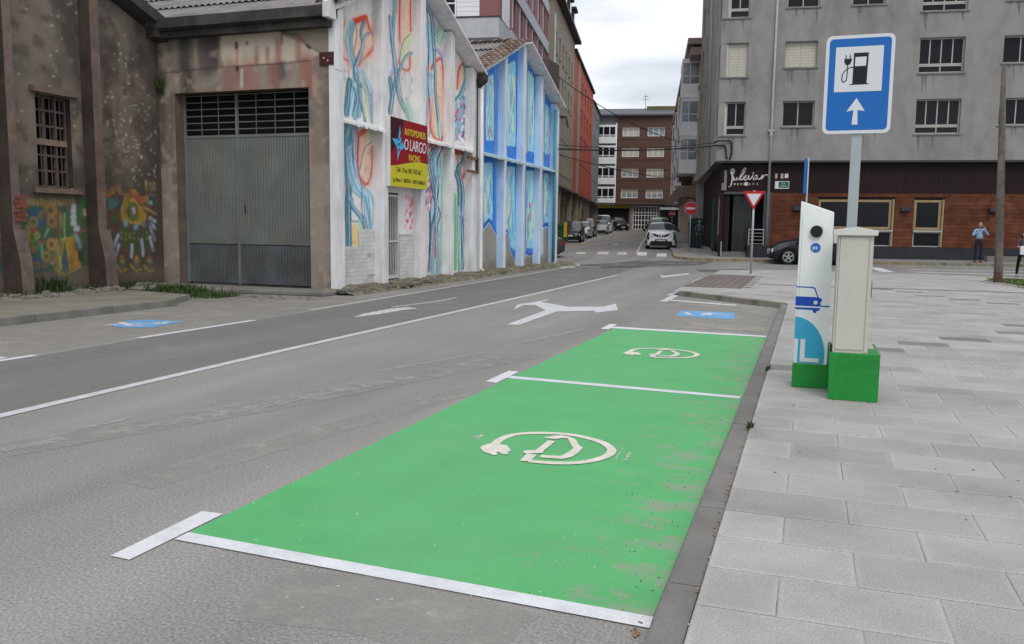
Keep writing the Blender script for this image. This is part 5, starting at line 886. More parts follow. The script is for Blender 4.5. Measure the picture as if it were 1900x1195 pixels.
MB().box(.40, .52, gy-.05, gy-.01, 3.42, 4.35).box(.30, .39, gy-.05, gy-.01, 3.42, 3.75).build('sign_plate', mat('grey sign plate', (.22, .21, .2), .6), gb)
for ch, ux in zip('MUSI', (440, 515, 590, 640)): text(ch, .14, LG_, 'lettering', gb, (*U(ux, 520)[:1], gy-.03, U(0, 525)[1]), (90, 0, 0), ex=.003, off=.004)
for ch, ux in zip('AFE', (790, 880, 970)): text(ch, .14, LG_, 'lettering', gb, (*U(ux, 520)[:1], gy-.03, U(0, 525)[1]), (90, 0, 0), ex=.003, off=.004)
b = MB(); cx, cz = U(705, 505); b.prism([(cx+.09*math.cos(t_), gy-.05, cz+.09*math.sin(t_)) for t_ in np.linspace(0, 6.283, 20, endpoint=False)], (0, .03, 0)).build('round_logo', LW, gb)
for x0, x1, z0, z1, c_ in ((2.83, 2.93, 3.98, 4.2, LG_), (3.08, 3.2, 3.97, 4.2, FRM), (3.26, 3.42, 4.0, 4.2, WHITE)): MB().box(x0-.1, x1-.1, gy-.03, gy-.002, z0, z1).build('plaque', c_, gb)
np_ = MB().box(2.74, 3.38, gy-.03, gy-.002, 3.5, 3.85).build('street_name_plate', WHITE, gb); MB().box(2.90, 3.35, gy-.034, gy-.031, 3.54, 3.82).build('green_field', mat('plate green', (.01, .10, .06), .5, var=0), np_)
text('RUA', .09, WTX, 'lettering', np_, (3.12, gy-.037, 3.70), (90, 0, 0), ex=.002); text('VAZQUEZ', .08, WTX, 'lettering', np_, (3.12, gy-.037, 3.59), (90, 0, 0), ex=.002)
# ================================================================ cream block with glazed balconies
crb = thing('apartment_block', 'cream apartment block with stacked white glazed balconies beyond the grey block', 'apartment block', (0, 0, 0))
def alongR(s, o=0): a = math.radians(10); return (GO[0]-math.sin(a)*s-math.cos(a)*o, GO[1]+math.cos(a)*s-math.sin(a)*o)
def frR(s_far, o=0): p = alongR(s_far, o); return (p[0], p[1], -80)                # x runs back towards the camera, inside is to the right
CREAMW = mat('cream stone', (.60, .55, .48), .85, var=.1, scale=1.5, fine=.06, fscale=30, dirt=(.3, .25, .2), dirt_amt=.4, dscale=1); BRC = mat('brown cornice', (.34, .26, .22), .85, var=.15, scale=2); WHT = mat('white balcony panel', (.80, .80, .81), .6, var=.05, scale=2)
s1, s0 = 74, 18.2; Lr = s1-s0; fr = frR(s1)
cw_ = []
for k in range(4):
    for j in range(8): cw_.append((Lr-3-j*6.8-1.3, Lr-3-j*6.8, 5.8+k*2.15, 7.2+k*2.15))
MB().frame(*fr).wall(0, Lr, 4.8, 13.9, cw_, 0, .3).box(.0, Lr, .35, 9, 4.7, 13.9).build('wall', CREAMW, crb)
for h_ in cw_: MB().frame(*fr).box(h_[0], h_[1], .18, .2, h_[2], h_[3]).build('window', GLASS, crb)
for zc, o_, hh in ((13.2, .7, .5), (13.9, .9, .4)): MB().frame(*fr).box(0, Lr+.3, -o_, .2, zc, zc+hh).build('cornice', BRC, crb)
for k in range(5): MB().frame(*fr).box(-.01, Lr+.05, -.08, .0, 4.9+k*2.1, 5.05+k*2.1).build('string_course', CREAMW, crb)
for j, sb in enumerate((20.0, 28.0, 37.0, 47.0, 58.0)):
    od = 1.15 if j == 0 else .9
    for k in range(3):
        z0 = 5.6+k*2.6; x1 = Lr-(sb-s0); x0 = x1-3.2; gl = MB().frame(*fr).box(x0, x1, -od, -.002, z0, z0+.85).box(x0-.05, x1+.05, -od-.06, -.001, z0-.12, z0-.0).box(x0, x1, -od, -.002, z0+2.25, z0+2.55)
        gl.box(x1-.06, x1, -od, -od+.06, z0+.85, z0+2.25).box(x1-.05, x1-.01, -od*.55, -od*.55+.05, z0+.85, z0+2.25).box(x0, x0+.06, -od, -od+.06, z0+.85, z0+2.25).box(x1-.05, x1-.01, -od+.06, -.01, z0+1.35, z0+1.41)
        for t_ in range(1, 4): gl.box(x0+3.2*t_/4-.03, x0+3.2*t_/4+.03, -od+.004, -od+.05, z0+.85, z0+2.25)
        o = gl.build('glazed_balcony', WHT, crb); g2 = MB().frame(*fr).box(x0+.05, x1-.03, -od+.02, -.004, z0+.86, z0+2.24); g2.build('pane', mat('reflecting pane', (.22, .25, .27), .1, var=.4, scale=1.2, spec=.8), o)
for j, sb in enumerate((24.5, 33.0, 42.0)):
    for k in range(3):
        z0 = 5.8+k*2.6; x1 = Lr-(sb-s0); o = MB().frame(*fr).box(x1-1.8, x1, -.6, -.001, z0-.14, z0).build('balcony', BRC, crb); rb_ = MB().frame(*fr)
        for t_ in range(9): rb_.box(x1-1.8+t_*.22, x1-1.78+t_*.22, -.6, -.58, z0, z0+.9)
        rb_.box(x1-1.8, x1, -.61, -.57, z0+.9, z0+.94).build('balcony_rail', BLACKP, o)
MB().frame(*fr).wall(0, Lr, 0, 4.7, [(Lr-4-j*5-2.6, Lr-4-j*5, .9, 3.6) for j in range(9)], .5, .5).box(0, Lr, 1.2, 1.3, 0, 4.7).build('ground_floor_wall', CREAMW, crb)
cp = MB().frame(*fr); x1 = Lr+.1
outl = [(-2.0, 3.2), (-2.0, 3.55), (-1.2, 4.5), (.45, 4.6), (.45, 2.9), (.25, 3.35), (-.1, 3.7), (-.6, 3.8), (-1.1, 3.7), (-1.4, 3.45), (-1.55, 3.2)]
cp.prism([(x1, y, z) for y, z in outl], (-2.2, 0, 0)).build('arched_canopy', mat('pinkish brown canopy', (.22, .165, .13), .85, var=.12, scale=2), crb)
cb_ = MB().frame(*fr)
for k in range(4): cb_.box(Lr-9-.5*k, Lr-6+.3*k, -1.15+.22*k, -.0, 5.9-.28*(k+1), 5.9-.28*k-.003)
cb_.build('corbel', mat('brown corbel', (.12, .085, .06), .9, var=.2, scale=3), crb)
MB().frame(*fr).box(-6, Lr, .4, .5, 4.5, 4.7).build('soffit', BRC, crb)
# ================================================================ LEFT ROW along the side street
def frL(s, o=0): p = lw(s, o); return (p[0], p[1], 100)                          # x runs away from the camera, inside to the left
PINK = mat('pink cladding', (.27, .115, .125), .75, var=.1, scale=2, dirt=(.2, .09, .1), dirt_amt=.4, dscale=2); PALE = mat('pale grey band', (.50, .51, .53), .8, var=.06, scale=2, dirt=(.36, .36, .36), dirt_amt=.4, dscale=1.2)
pk = thing('apartment_block', 'pink apartment block with white bands and shuttered bay rising behind the painted gables', 'apartment block'); PO = (-16.2, 44.); pfr = (PO[0], PO[1], 100)
ph = []
for k in range(4):
    for j in range(6): ph.append((3.4+j*2.7, 4.6+j*2.7, 7.2+k*2.9, 8.9+k*2.9))
MB().frame(*pfr).wall(0, 20, 0, 21, ph, 0, .25).build('side_wall', PINK, pk)
for h_ in ph: window(pk, pfr, *h_, .12, mat('maroon frame', (.10, .035, .04), .6), (.5,), ()); MB().frame(*pfr).box(h_[0]-.12, h_[0]-.02, -.08, -.001, h_[2]-.1, h_[3]+.1).build('pilaster_strip', PALE, pk)
for k in range(5): MB().frame(*pfr).box(2.6, 20, -.12, -.001, 6.05+k*2.9, 6.85+k*2.9).build('floor_band', PALE, pk)
MB().frame(*pfr).box(.2, 20, .5, 9, 0, 21).build('core', mat('core', (.2, .2, .2), .9), pk)
EF = (PO[0]-14*math.cos(math.radians(10)), PO[1]-14*math.sin(math.radians(10)), 10)    # near end wall, x to the corner at 14
oz = 12.6
MB().frame(*EF).box(4, 14, 0, .25, 0, 21).build('end_wall', PALE, pk)
bayw = thing  
MB().frame(*EF).box(7.0, 14.02, -.9, -.002, 11.5, oz-.06).box(7.0, 14.02, -.9, -.002, oz+2.9, oz+3.8).build('oriel_band', PALE, pk); MB().frame(*EF).box(6.9, 14.06, -.94, -.003, oz-.06, oz).build('oriel_sill', EB, pk)
MB().frame(*EF).box(13.0, 14.0, -.9, -.004, oz, oz+2.9).build('pink_pier', PINK, pk); MB().frame(*EF).box(7.0, 9.6, -.88, -.004, oz, oz+2.9).build('shuttered_panel', WHT, pk)
sh = MB().frame(*EF)
for k in range(12): sh.box(11.75, 12.97, -.9, -.86, oz+.02+k*.24, oz+.245+k*.24)
sh.box(11.75, 12.97, -.85, -.005, oz, oz+2.9).build('white_shutter', WHT, pk)
window(pk, EF, 10.0, 11.72, oz+.02, oz+2.0, -.86, WHT, (.5,), (.35,), t=.09); MB().frame(*EF).box(9.6, 11.75, -.84, -.006, oz+2.0, oz+2.9).box(10.0, 11.7, -.7, -.006, oz, oz+2.0).build('lintel_panel', WHT, pk)
o_s = MB().frame(*pfr)
for k in range(12): o_s.box(.15, 2.3, -.05, -.002, oz+.02+k*.24, oz+.245+k*.24)
o_s.build('white_shutter', WHT, pk); MB().frame(*pfr).box(-.85, 2.6, -.04, -.001, 11.5, oz-.05).build('oriel_band', PALE, pk); MB().frame(*pfr).box(-.85, 2.6, -.04, -.001, oz+2.9, oz+3.8).build('oriel_band', PALE, pk)
be = thing('apartment_block', 'beige apartment house with a steep dark mansard roof and dormers, left of the street', 'apartment block'); BEI = mat('beige render', (.30, .26, .20), .88, var=.09, scale=1.5, streak=.3, dirt=(.2, .17, .13), dirt_amt=.4, dscale=1)
bs0, bs1 = 27.1, 44.8; fr = frL(bs0); W_ = bs1-bs0; bh = [(1.6+j*2.6, 2.5+j*2.6, 6.2+k*3.0, 7.9+k*3.0) for k in range(4) for j in range(6)]
MB().frame(*fr).wall(0, W_, 5.2, 19.2, bh, 0, .25).box(0, W_, .4, 9, 5.2, 19.2).box(-.02, .0, .0, 9, 5.2, 19.2).build('wall', BEI, be)
for h_ in bh: window(be, fr, *h_, .12, FRM, (), (.5,)); MB().frame(*fr).box(h_[0]-.1, h_[1]+.1, -.08, -.002, h_[2]-.1, h_[2]-.01).build('window_sill', BEI, be)
MB().frame(*fr).prism([(-.4, -.6, 19.2), (-.4, -.6, 19.45), (-.4, 2.2, 23.2), (-.4, 8, 23.4), (-.4, 8, 19.2)], (W_+.8, 0, 0)).build('roof', mat('dark mansard slate', (.045, .042, .045), .7, var=.2, scale=3), be)
for j in range(4):
    x = 3+j*3.9; o = MB().frame(*fr).box(x, x+1.5, -.1, 2.4, 19.9, 21.7).build('dormer', EB, be); MB().frame(*fr).box(x+.2, x+1.3, -.13, -.104, 20.1, 21.4).build('pane', mat('reflecting pane', (.12, .14, .155), .1), o); MB().frame(*fr).box(x-.2, x+1.7, -.35, 2.4, 21.7, 21.9).build('dormer_roof', EB, be)
pipe('downpipe', [(*lw(bs0+.25, .08), 17.8), (*lw(bs0+.25, .08), .5)], .09, PIPE, be)
rd = thing('apartment_block', 'brick red apartment block with a beige vertical stripe in the left row', 'apartment block'); RED = mat('brick red cladding', (.42, .075, .038), .75, var=.08, scale=2, dirt=(.2, .04, .03), dirt_amt=.4, dscale=1.5)
rs0, rs1 = 44.8, 71.; fr = frL(rs0); W_ = rs1-rs0; rh = [(8.4+j*4.2, 10.4+j*4.2, 6.6+k*2.85, 8.5+k*2.85) for k in range(4) for j in range(4)]
MB().frame(*fr).wall(0, W_, 5.2, 18.5, rh, 0, .25).box(0, W_, .4, 9, 5.2, 18.5).box(-.03, .0, .0, 9, 5.2, 18.5).build('wall', RED, rd); MB().frame(*fr).box(4.0, 6.6, -.05, -.001, 5.2, 18.48).build('beige_stripe', BEI, rd); MB().frame(*fr).box(-.2, W_+.1, -.25, 9, 18.5, 18.75).build('roof_cap', EB, rd)
for h_ in rh: window(rd, fr, *h_, .12, BEI, (.5,), ()); MB().frame(*fr).box(h_[0], h_[1], .1, .12, h_[3]-.5, h_[3]).build('blind', BEI, rd)
gy_ = thing('apartment_block', 'grey apartment block with a steep slate gable at the end of the left row', 'apartment block'); GREYB = mat('pale grey render', (.21, .215, .22), .88, var=.1, scale=1.5)
gs0, gs1 = 71., 84.5; fr = frL(gs0); W_ = gs1-gs0; hh = [(2+j*3.5, 3.6+j*3.5, 6.4+k*2.85, 8.0+k*2.85) for k in range(4) for j in range(3)]
MB().frame(*fr).wall(0, W_, 5.2, 17.6, hh, 0, .25).box(0, W_, .4, 9, 5.2, 17.6).build('wall', GREYB, gy_)
for h_ in hh: window(gy_, fr, *h_, .12, FRM, (), ())
MB().frame(*fr).prism([(0, -.3, 17.6), (0, 4.5, 23.), (0, 9.3, 17.6)], (W_, 0, 0)).build('roof', mat('grey slate', (.10, .105, .115), .7, var=.15, scale=3), gy_); MB().frame(*fr).prism([(W_, -.3, 17.6), (W_, 4.5, 23.2), (W_, 9.3, 17.6)], (.25, 0, 0)).build('gable_wall', PALE, gy_)
gfl = MB().frame(*frL(bs0)).wall(0, 57, 0, 5.2, [(1.5, 3.2, .6, 3.6), (5, 8.2, .6, 3.9), (10, 12, .6, 3.6), (14, 19, .6, 4.0), (22, 26, .6, 4.0), (29, 31, .6, 3.6), (34, 39, .6, 4.0), (42, 46, .6, 4.)], 1.1, .4)
MB().frame(*frL(bs0)).box(0, 17.65, .0, 1.2, 5.05, 5.198).build('soffit', COLG, be); gfl.build('ground_floor_wall', BEI, be); MB().frame(*frL(bs0)).box(0, 57, 1.52, 1.6, 0, 5.15).box(17.75, 57, .0, 1.5, 5.05, 5.198).build('shopfront_dark', mat('shopfront dark', (.03, .03, .035), .4, var=.5, scale=1), be)
for s_ in (9.0, 19.8, 27.5, 32.5): MB().frame(*frL(bs0)).box(s_, s_+.5, .25, .75, 0, 5.05).build('column', BEI, be)
bb = tag(MB().frame(-13.6, 33.75, 0).box(0, 3.25, 0, 1.5, 0, 8.35).build('chimney_block', mat('brown rendered block', (.085, .07, .06), .9, var=.2, scale=3)), 'dark brown rendered block rising behind the blue gable', 'chimney')
bb.location = (0, 0, 0)
# ================================================================ END BUILDING
ed = thing('apartment_block', 'brown brick block closing the end of the street, white glazed galleries each side', 'apartment block', (-23, 122, 0), 10)
BRK = mat('brown brick facing', (.115, .062, .045), .85, var=.08, scale=1.5, fine=.1, fscale=8); z5 = (14.75, 11.85, 8.95, 6.0)
eh = [(-3.1+dx, -.7+dx, z_, z_+1.25) for z_ in z5 for dx in (0, 3.55)]
MB().wall(-3.9, 4.25, 5.3, 17.8, eh, 0, .2).build('brick_wall', BRK, ed)
for k in range(8): MB().box(-3.9, 4.25, -.03, -.001, 5.6+k*1.45, 5.66+k*1.45).build('brick_course', mat('darker brick line', (.08, .045, .035), .85), ed)
for i, h_ in enumerate(eh): window(ed, (0, 0, 0), *h_, .08, WHT, (.33, .66), (), t=.1, blind=(.98, .3, .98, .98, .4, .7, .4, .5)[i] if i != 1 else 0, bm_=CRM, gm=mat('reflecting pane', (.12, .14, .155), .1))
for xa, xb in ((-6.7, -4.0), (4.35, 7.2)):
    MB().box(xa, xb, .3, .5, 5.3, 18).build('gallery_wall', GREYB, ed)
    for z_ in z5: window(ed, (0, 0, 0), xa, xb, z_-.2, z_+1.45, -.3, WHT, (.33, .66), (.22,), t=.14); MB().box(xa-.05, xb+.02, -.35, .3, z_-1.0, z_-.2).build('gallery_panel', WHT, ed); MB().box(xa, xb, -.3, .3, z_+1.45, z_+1.6).build('gallery_lintel', WHT, ed)
SLT = mat('grey slate', (.10, .105, .115), .7)
MB().box(-3.6, 4.1, .01, .3, 16.3, 17.79).build('attic_band', mat('slate grey cladding', (.12, .115, .115), .8, var=.15, scale=2), ed); MB().prism([(-7.2, -.6, 17.6), (-7.2, -.6, 17.8), (-7.2, 3.5, 19.1), (-7.2, 8, 18.9), (-7.2, 8, 17.6)], (15, 0, 0)).build('roof', SLT, ed)
MB().box(.2, 5.5, 2.2, 3.0, 18.6, 19.25).build('roof_light', mat('mossy rooflight', (.12, .12, .06), .8), ed)
an = MB().tube([(.0, 3, 19.), (.0, 3, 21.0)], .04, 6).box(-.5, .5, 2.97, 3.0, 20.3, 20.35).box(-.35, .35, 2.97, 3.0, 20.7, 20.75); an.build('antenna', EB, ed)
MB().box(-8, 8, .1, .3, 0, 5.3).build('ground_wall', mat('taupe ground floor', (.17, .155, .14), .85, var=.1), ed); MB().box(-8, 8, -.9, .0, 5.1, 5.3).build('soffit', COLG, ed)
MB().box(-6.3, -1.9, .02, .09, 1.4, 4.5).build('garage_opening', DARKG, ed); MB().box(-6.4, -1.8, -.1, .0, 4.62, 5.05).build('yellow_sign', mat('yellow shop sign', (.50, .46, .03), .5, var=.05), ed)
for k in range(9): MB().box(-6.0+k*.45, -5.7+k*.45, -.13, -.101, 4.75, 4.9).build('sign_mark', BLACKP, ed)
window(ed, (0, 0, 0), -1.3, 2.1, 1.5, 4.9, .0, WHT, (.12, .24, .36, .5, .64, .76, .88), (.2, .4, .6, .72), t=.1, name='shop_door'); MB().box(2.6, 7.5, -.02, .05, 1.4, 4.7).build('shopfront', GLASS, ed); MB().box(2.5, 7.5, -.5, -.03, 4.4, 4.75).build('canopy', WHT, ed)
MB().box(-1.7, -1.35, -.1, .05, 1.3, 5.1).build('pier', BEI, ed); MB().box(2.2, 2.5, -.1, .05, 1.3, 5.1).build('pier', BEI, ed)
# ================================================================ CHARGER, CABINET, SIGNS
GRN = mat('green painted plinth', (.016, .26, .040), .5, var=.12, scale=5, fine=.06, fscale=60, dirt=(.02, .09, .02), dirt_amt=.5, dscale=3, bump=.1, bscale=40)
def bbox(x0, x1, y0, y1, z0, z1, name, m, par, bv=.008, seg=2, **kw):
    me = MB().box(x0, x1, y0, y1, z0, z1).mesh(name); bevel(me, bv, seg); me.materials.append(m); return link(name, me, par, **kw)
ch = thing('charging_bollard', 'slim white charging post with blue car drawing on a small green plinth', 'charging post', (.055, 7.98, PZ))
bbox(-.15, .15, 0, .32, 0, .215, 'plinth', GRN, ch)
BW = mat('white powder coat', (.84, .85, .85), .35, var=.03, scale=2, spec=.4, dirt=(.5, .5, .48), dirt_amt=.25, dscale=2.5, streak=.3)
me = MB().prism([(-.145, .02, .215), (.145, .02, .215), (.135, .02, 1.575), (-.145, .02, 1.672)], (0, .24, 0)).mesh('post_body'); bevel(me, .010, 3); me.materials.append(BW); link('post_body', me, ch)
yf = .0185
def disc(cx, cz, r, y, th, name, m, par, n=28, **kw):
    me = MB().prism([(cx+r*math.cos(t_), y, cz+r*math.sin(t_)) for t_ in np.linspace(0, 2*math.pi, n, endpoint=False)], (0, th, 0)).mesh(name); me.materials.append(m); return link(name, me, par, **kw)
disc(-.003, 1.405, .052, -.012, .035, 'socket_cover', mat('socket black', (.016, .016, .018), .6, var=.3, scale=30), ch); disc(-.003, 1.405, .044, -.018, .008, 'socket_cover', mat('socket black', (.016, .016, .018), .6), ch)
BLB = mat('sticker blue', (.03, .13, .55), .4, var=0); BLM = mat('print blue', (.012, .075, .47), .4, var=0); CYB = mat('print sky blue', (.045, .40, .64), .4, var=0)
disc(-.004, 1.26, .043, yf-.001, .0015, 'round_sticker', BLB, ch); text('ps', .05, WTX, 'lettering', ch, (-.008, yf-.002, 1.248), (90, 0, 0), ex=.0004, off=.0008)
MB().box(-.125, -.1235, yf+.0002, yf+.0016, .27, 1.56).build('door_seam', mat('seam dark', (.25, .25, .25), .6), ch)
def flat(name, polys, m, par, y=yf, dy=0.0004):
    b = MB()
    for k, P in enumerate(polys): b.prism([(x, y-k*dy, z) for x, z in P], (0, .001, 0))
    return b.build(name, m, par)
def bl(px, pz): return (-.145+(px-1481)/60*.283, .915-(pz-531)*.00505)     # print traced on the front
flat('car_print', [[bl(1480, 549), bl(1520, 549.5), bl(1527, 552), bl(1527, 556), bl(1524.5, 558), bl(1526, 566), bl(1480, 565.5)], [bl(1480, 568.5), bl(1525, 568.5), bl(1523, 573), bl(1519, 573.5), bl(1518, 577.5), bl(1513, 577.5), bl(1511, 572.5), bl(1480, 572)], [bl(1526, 564), bl(1541, 564), bl(1541, 566.5), bl(1526, 566)]], BLM, ch)
flat('car_print', [[bl(1480, 531), bl(1510, 531.5), bl(1514, 533), bl(1521, 550), bl(1519, 550), bl(1512.5, 535), bl(1509, 533.5), bl(1480, 533)]], BLM, ch); disc(*bl(1516, 559), .018, yf-.0022, .001, 'car_print', WTX, ch, 16, label='white round headlamp of the printed car')
arc = [(-.1445, .64)]+[(-.1445+.262*math.cos(t_), .30+.34*math.sin(t_)) for t_ in np.linspace(math.pi/2*.98, -.23, 22)]+[(-.1445, .222)]; arc = [(x, max(z, .222)) for x, z in arc]
flat('blue_arc_print', [arc], CYB, ch, y=yf); flat('white_letter_print', [[(-.144, .222), (-.112, .222), (-.112, .44), (-.144, .44)], [(-.090, .235), (-.050, .235), (-.050, .44), (-.090, .44)], [(-.0495, .235), (.072, .235), (.072, .270), (-.0495, .270)]], WTX, ch, y=yf-.0008)
ca_ = thing('electrical_cabinet', 'beige grey electrical cabinet with a peaked lid on a large green plinth', 'cabinet', (.40, 7.5, PZ))
CG_ = mat('cabinet beige grey', (.54, .525, .465), .6, var=.03, scale=2, fine=.03, fscale=60, dirt=(.32, .31, .27), dirt_amt=.3, dscale=2, streak=.3)
me = MB().box(-.195, .195, 0, .72, 0, .40).mesh('plinth'); bevel(me, .006, 2); me.materials.append(GRN); link('plinth', me, ca_)
MB().box(-.17, .17, .34, .69, .401, .404).build('plinth_top', mat('grey grout top', (.38, .36, .33), .9, var=.1), ca_)
bbox(-.178, .095, .012, .33, .40, 1.375, 'cabinet_body', CG_, ca_, .004); bbox(-.160, .055, .003, .014, .43, 1.36, 'front_panel', CG_, ca_, .003); bbox(.066, .088, .005, .013, .41, 1.36, 'edge_strip', CG_, ca_, .003); bbox(-.175, -.165, .005, .013, .41, 1.36, 'edge_strip', CG_, ca_, .003)
me = MB().prism([(-.215, -.02, 1.375), (.12, -.02, 1.375), (.125, -.02, 1.415), (-.04, -.02, 1.445), (-.218, -.02, 1.42)], (0, .40, 0)).mesh('lid'); bevel(me, .006, 2); me.materials.append(mat('lid pale grey', (.64, .64, .60), .55, var=.03)); link('lid', me, ca_)
bbox(.096, .106, .1, .16, .86, 1.0, 'handle', BLACKP, ca_, .003); bbox(-.195, -.18, .05, .09, .40, .46, 'cable_gland', BLACKP, ca_, .004)
es = thing('charging_point_sign', 'blue charging station sign with an upward arrow on a pale square post', 'road sign', (.365, 8.62, PZ))
GAL = mat('galvanised post', (.40, .43, .45), .45, var=.06, scale=3, metal=.3); SGN = mat('sign white', (.66, .68, .71), .45, var=0); SBL = mat('sign blue', (.012, .135, .46), .4, var=.04, scale=2); SBK = mat('sign black', (.012, .012, .014), .5, var=0)
bbox(-.045, .045, 0, .05, 0, 2.6, 'post', GAL, es, .004)
def rrect(x0, x1, z0, z1, r, n=8):
    out = []
    for cx, cz, a0 in ((x1-r, z1-r, 0), (x0+r, z1-r, 90), (x0+r, z0+r, 180), (x1-r, z0+r, 270)): out += [(cx+r*math.cos(math.radians(a0+90*k/n)), cz+r*math.sin(math.radians(a0+90*k/n))) for k in range(n+1)]
    return out
SX0, SX1, SZ0, SZ1 = -.308, .280, 2.315, 3.205
me = MB().prism([(x, -.022, z) for x, z in rrect(SX0, SX1, SZ0, SZ1, .055)], (0, .020, 0)).mesh('sign_plate'); me.materials.append(SGN); sp_ = link('sign_plate', me, es)
MB().prism([(x, -.001, z) for x, z in rrect(SX0+.004, SX1-.004, SZ0+.004, SZ1-.004, .052)], (0, .012, 0)).build('plate_back', GAL, es)
flat('blue_field', [rrect(SX0+.030, SX1-.030, SZ0+.030, SZ1-.030, .035)], SBL, es, y=-.0236)
sqx0, sqx1, sqz0, sqz1 = -.222, .186, 2.695, 3.10
flat('white_square', [[(sqx0, sqz0), (sqx1, sqz0), (sqx1, sqz1), (sqx0, sqz1)]], SGN, es, y=-.0250)
def sq(x, z): return (sqx0+(x-268)/447*(sqx1-sqx0), sqz1-(z-238)/425*(sqz1-sqz0))
flat('pump_pictogram', [[sq(440, 298), sq(578, 298), sq(572, 588), sq(592, 589), sq(592, 597), sq(414, 599), sq(414, 591), sq(438, 590)], [sq(352, 350), sq(424, 350), sq(420, 375), sq(405, 405), sq(368, 408), sq(352, 378)], [sq(362, 313), sq(371, 313), sq(371, 352), sq(362, 352)], [sq(401, 313), sq(410, 313), sq(410, 352), sq(401, 352)]], SBK, es, y=-.0264)
flat('pump_window', [[sq(455, 338), sq(560, 336), sq(558, 422), sq(454, 424)]], SGN, es, y=-.0282)
b = MB(); path = [(386, 405), (386, 450), (384, 520), (378, 555), (358, 571), (340, 560), (336, 530), (342, 495), (360, 465), (390, 442), (415, 434), (440, 431)]
for k, (p, q_) in enumerate(zip(path, path[1:])):
    p, q_ = np.array(sq(*p)), np.array(sq(*q_)); d = (q_-p)/max(np.hypot(*(q_-p)), 1e-6); n_ = np.array([-d[1], d[0]])*.0042; e_ = d*.002; b.prism([(v[0], -.0264-.00015*(k % 3), v[1]) for v in (p-n_-e_, q_-n_+e_, q_+n_+e_, p+n_-e_)], (0, .001, 0))
b.build('cable_pictogram', SBK, es)
az = lambda x, z: (SX0+(x-160)/660*(SX1-SX0), SZ1-(z-135)/950*(SZ1-SZ0))
flat('arrow_pictogram', [[az(480, 742), az(567, 870), az(497, 858), az(503, 1000), az(446, 1000), az(457, 858), az(388, 872)]], SGN, es, y=-.0250)
gw_ = thing('give_way_sign', 'red and white give way triangle on a grey post at the plaza corner', 'road sign', (-1.79, 28.9, PZ))
pipe('post', [(0, .03, 0), (0, .03, 2.72)], .036, GAL, gw_); tri = lambda k, y: [(-.35*k, y, 2.46+.235*k), (0, y, 2.46-.37*k), (.35*k, y, 2.46+.235*k)]
RS = mat('sign red', (.50, .018, .020), .45, var=.05)
me = MB().prism(tri(1., -.03), (0, .02, 0)).mesh('sign_plate'); bevel(me, .015, 2, 60); me.materials.append(RS); link('sign_plate', me, gw_); MB().prism(tri(.64, -.034), (0, .003, 0)).build('white_field', SGN, gw_)
def no_entry(x, y, zb_, zc, r, lab):
    t = thing('no_entry_sign', lab, 'road sign', (x, y, zb_), 10); pipe('post', [(0, .03, 0), (0, .03, zc+r*.8)], .03, GAL, t)
    disc(0, zc, r, -.02, .02, 'sign_plate', RS, t, 32); disc(0, zc, r+.012, -.012, .01, 'sign_rim', SGN, t, 32); MB().box(-r*.72, r*.72, -.024, -.021, zc-r*.16, zc+r*.16).build('white_bar', SGN, t); return t
p = GG(1279, 467, .12); no_entry(p[0], p[1], p[2], 2.28, .31, 'red no entry disc on a thin post at the pavement corner before the cafe'); no_entry(-12.1, 79, gz(79), 2.2, .30, 'far small red no entry disc beyond the green car, right of the street')
bs = thing('banner_post', 'thin post with a narrow blue panel seen edge on in front of the cafe', 'sign', (-.27, 38.3, .1)); pipe('post', [(.05, 0, 0), (.05, 0, 4.5)], .04, GAL, bs); MB().box(-.10, -.0, -.45, .45, 3.0, 4.45).build('blue_panel', SBL, bs)
# wooden pole, grass corner
po = thing('wooden_pole', 'tall weathered wooden utility pole standing in the grass corner', 'pole', (5.14, 27.4, PZ)); TIM = mat('weathered pole timber', (.115, .098, .08), .9, var=.3, scale=6, streak=.08, fine=.2, fscale=50, bump=.5, bscale=30, dirt=(.24, .21, .18), dirt_amt=.6, dscale=5)
MB().tube([(0, 0, -.05), (-.02, 0, .5), (-.10, 0, 2.2), (-.19, 0, 4.3), (-.27, 0, 6.05)], [.118, .112, .102, .086, .06], 14).build('shaft', TIM, po, smooth=True); MB().tube([(0, 0, -.04), (-.02, 0, .34)], [.121, .115], 14, False).build('damp_foot', mat('reddish damp timber', (.095, .055, .042), .9, var=.3, scale=8), po)
gpts = [(4.85, 28.3), (5.25, 26.6), (5.5, 24.8), (6.2, 22.5), (9, 21), (12, 21), (12, 30.6), (6.4, 30.6), (5.3, 29.6)]
struct(drape([gpts], PZ+.012, 'grass_plot', mat('lawn soil green', (.075, .105, .035), .9, var=.25, scale=3, fine=.3, fscale=60)))
tuft(6000, lambda r: (r.uniform(5.3, 8.6), r.uniform(24.6, 30.3), PZ+.01) if True else 0, .015, .05, 'grass', m_=mat('lawn green', (.12, .155, .055), .85, var=.35, scale=3), wd=.02)
ge = thing('kerb', 'pale thin edging round the grass corner by the wooden pole', 'kerb', (5, 26, 0))
for a_, b2 in zip(gpts[:4], gpts[1:4]): kerb_run(ge, a_, b2, .09, PZ+.035, 1, mat('pale edging', (.42, .40, .36), .85, var=.1))
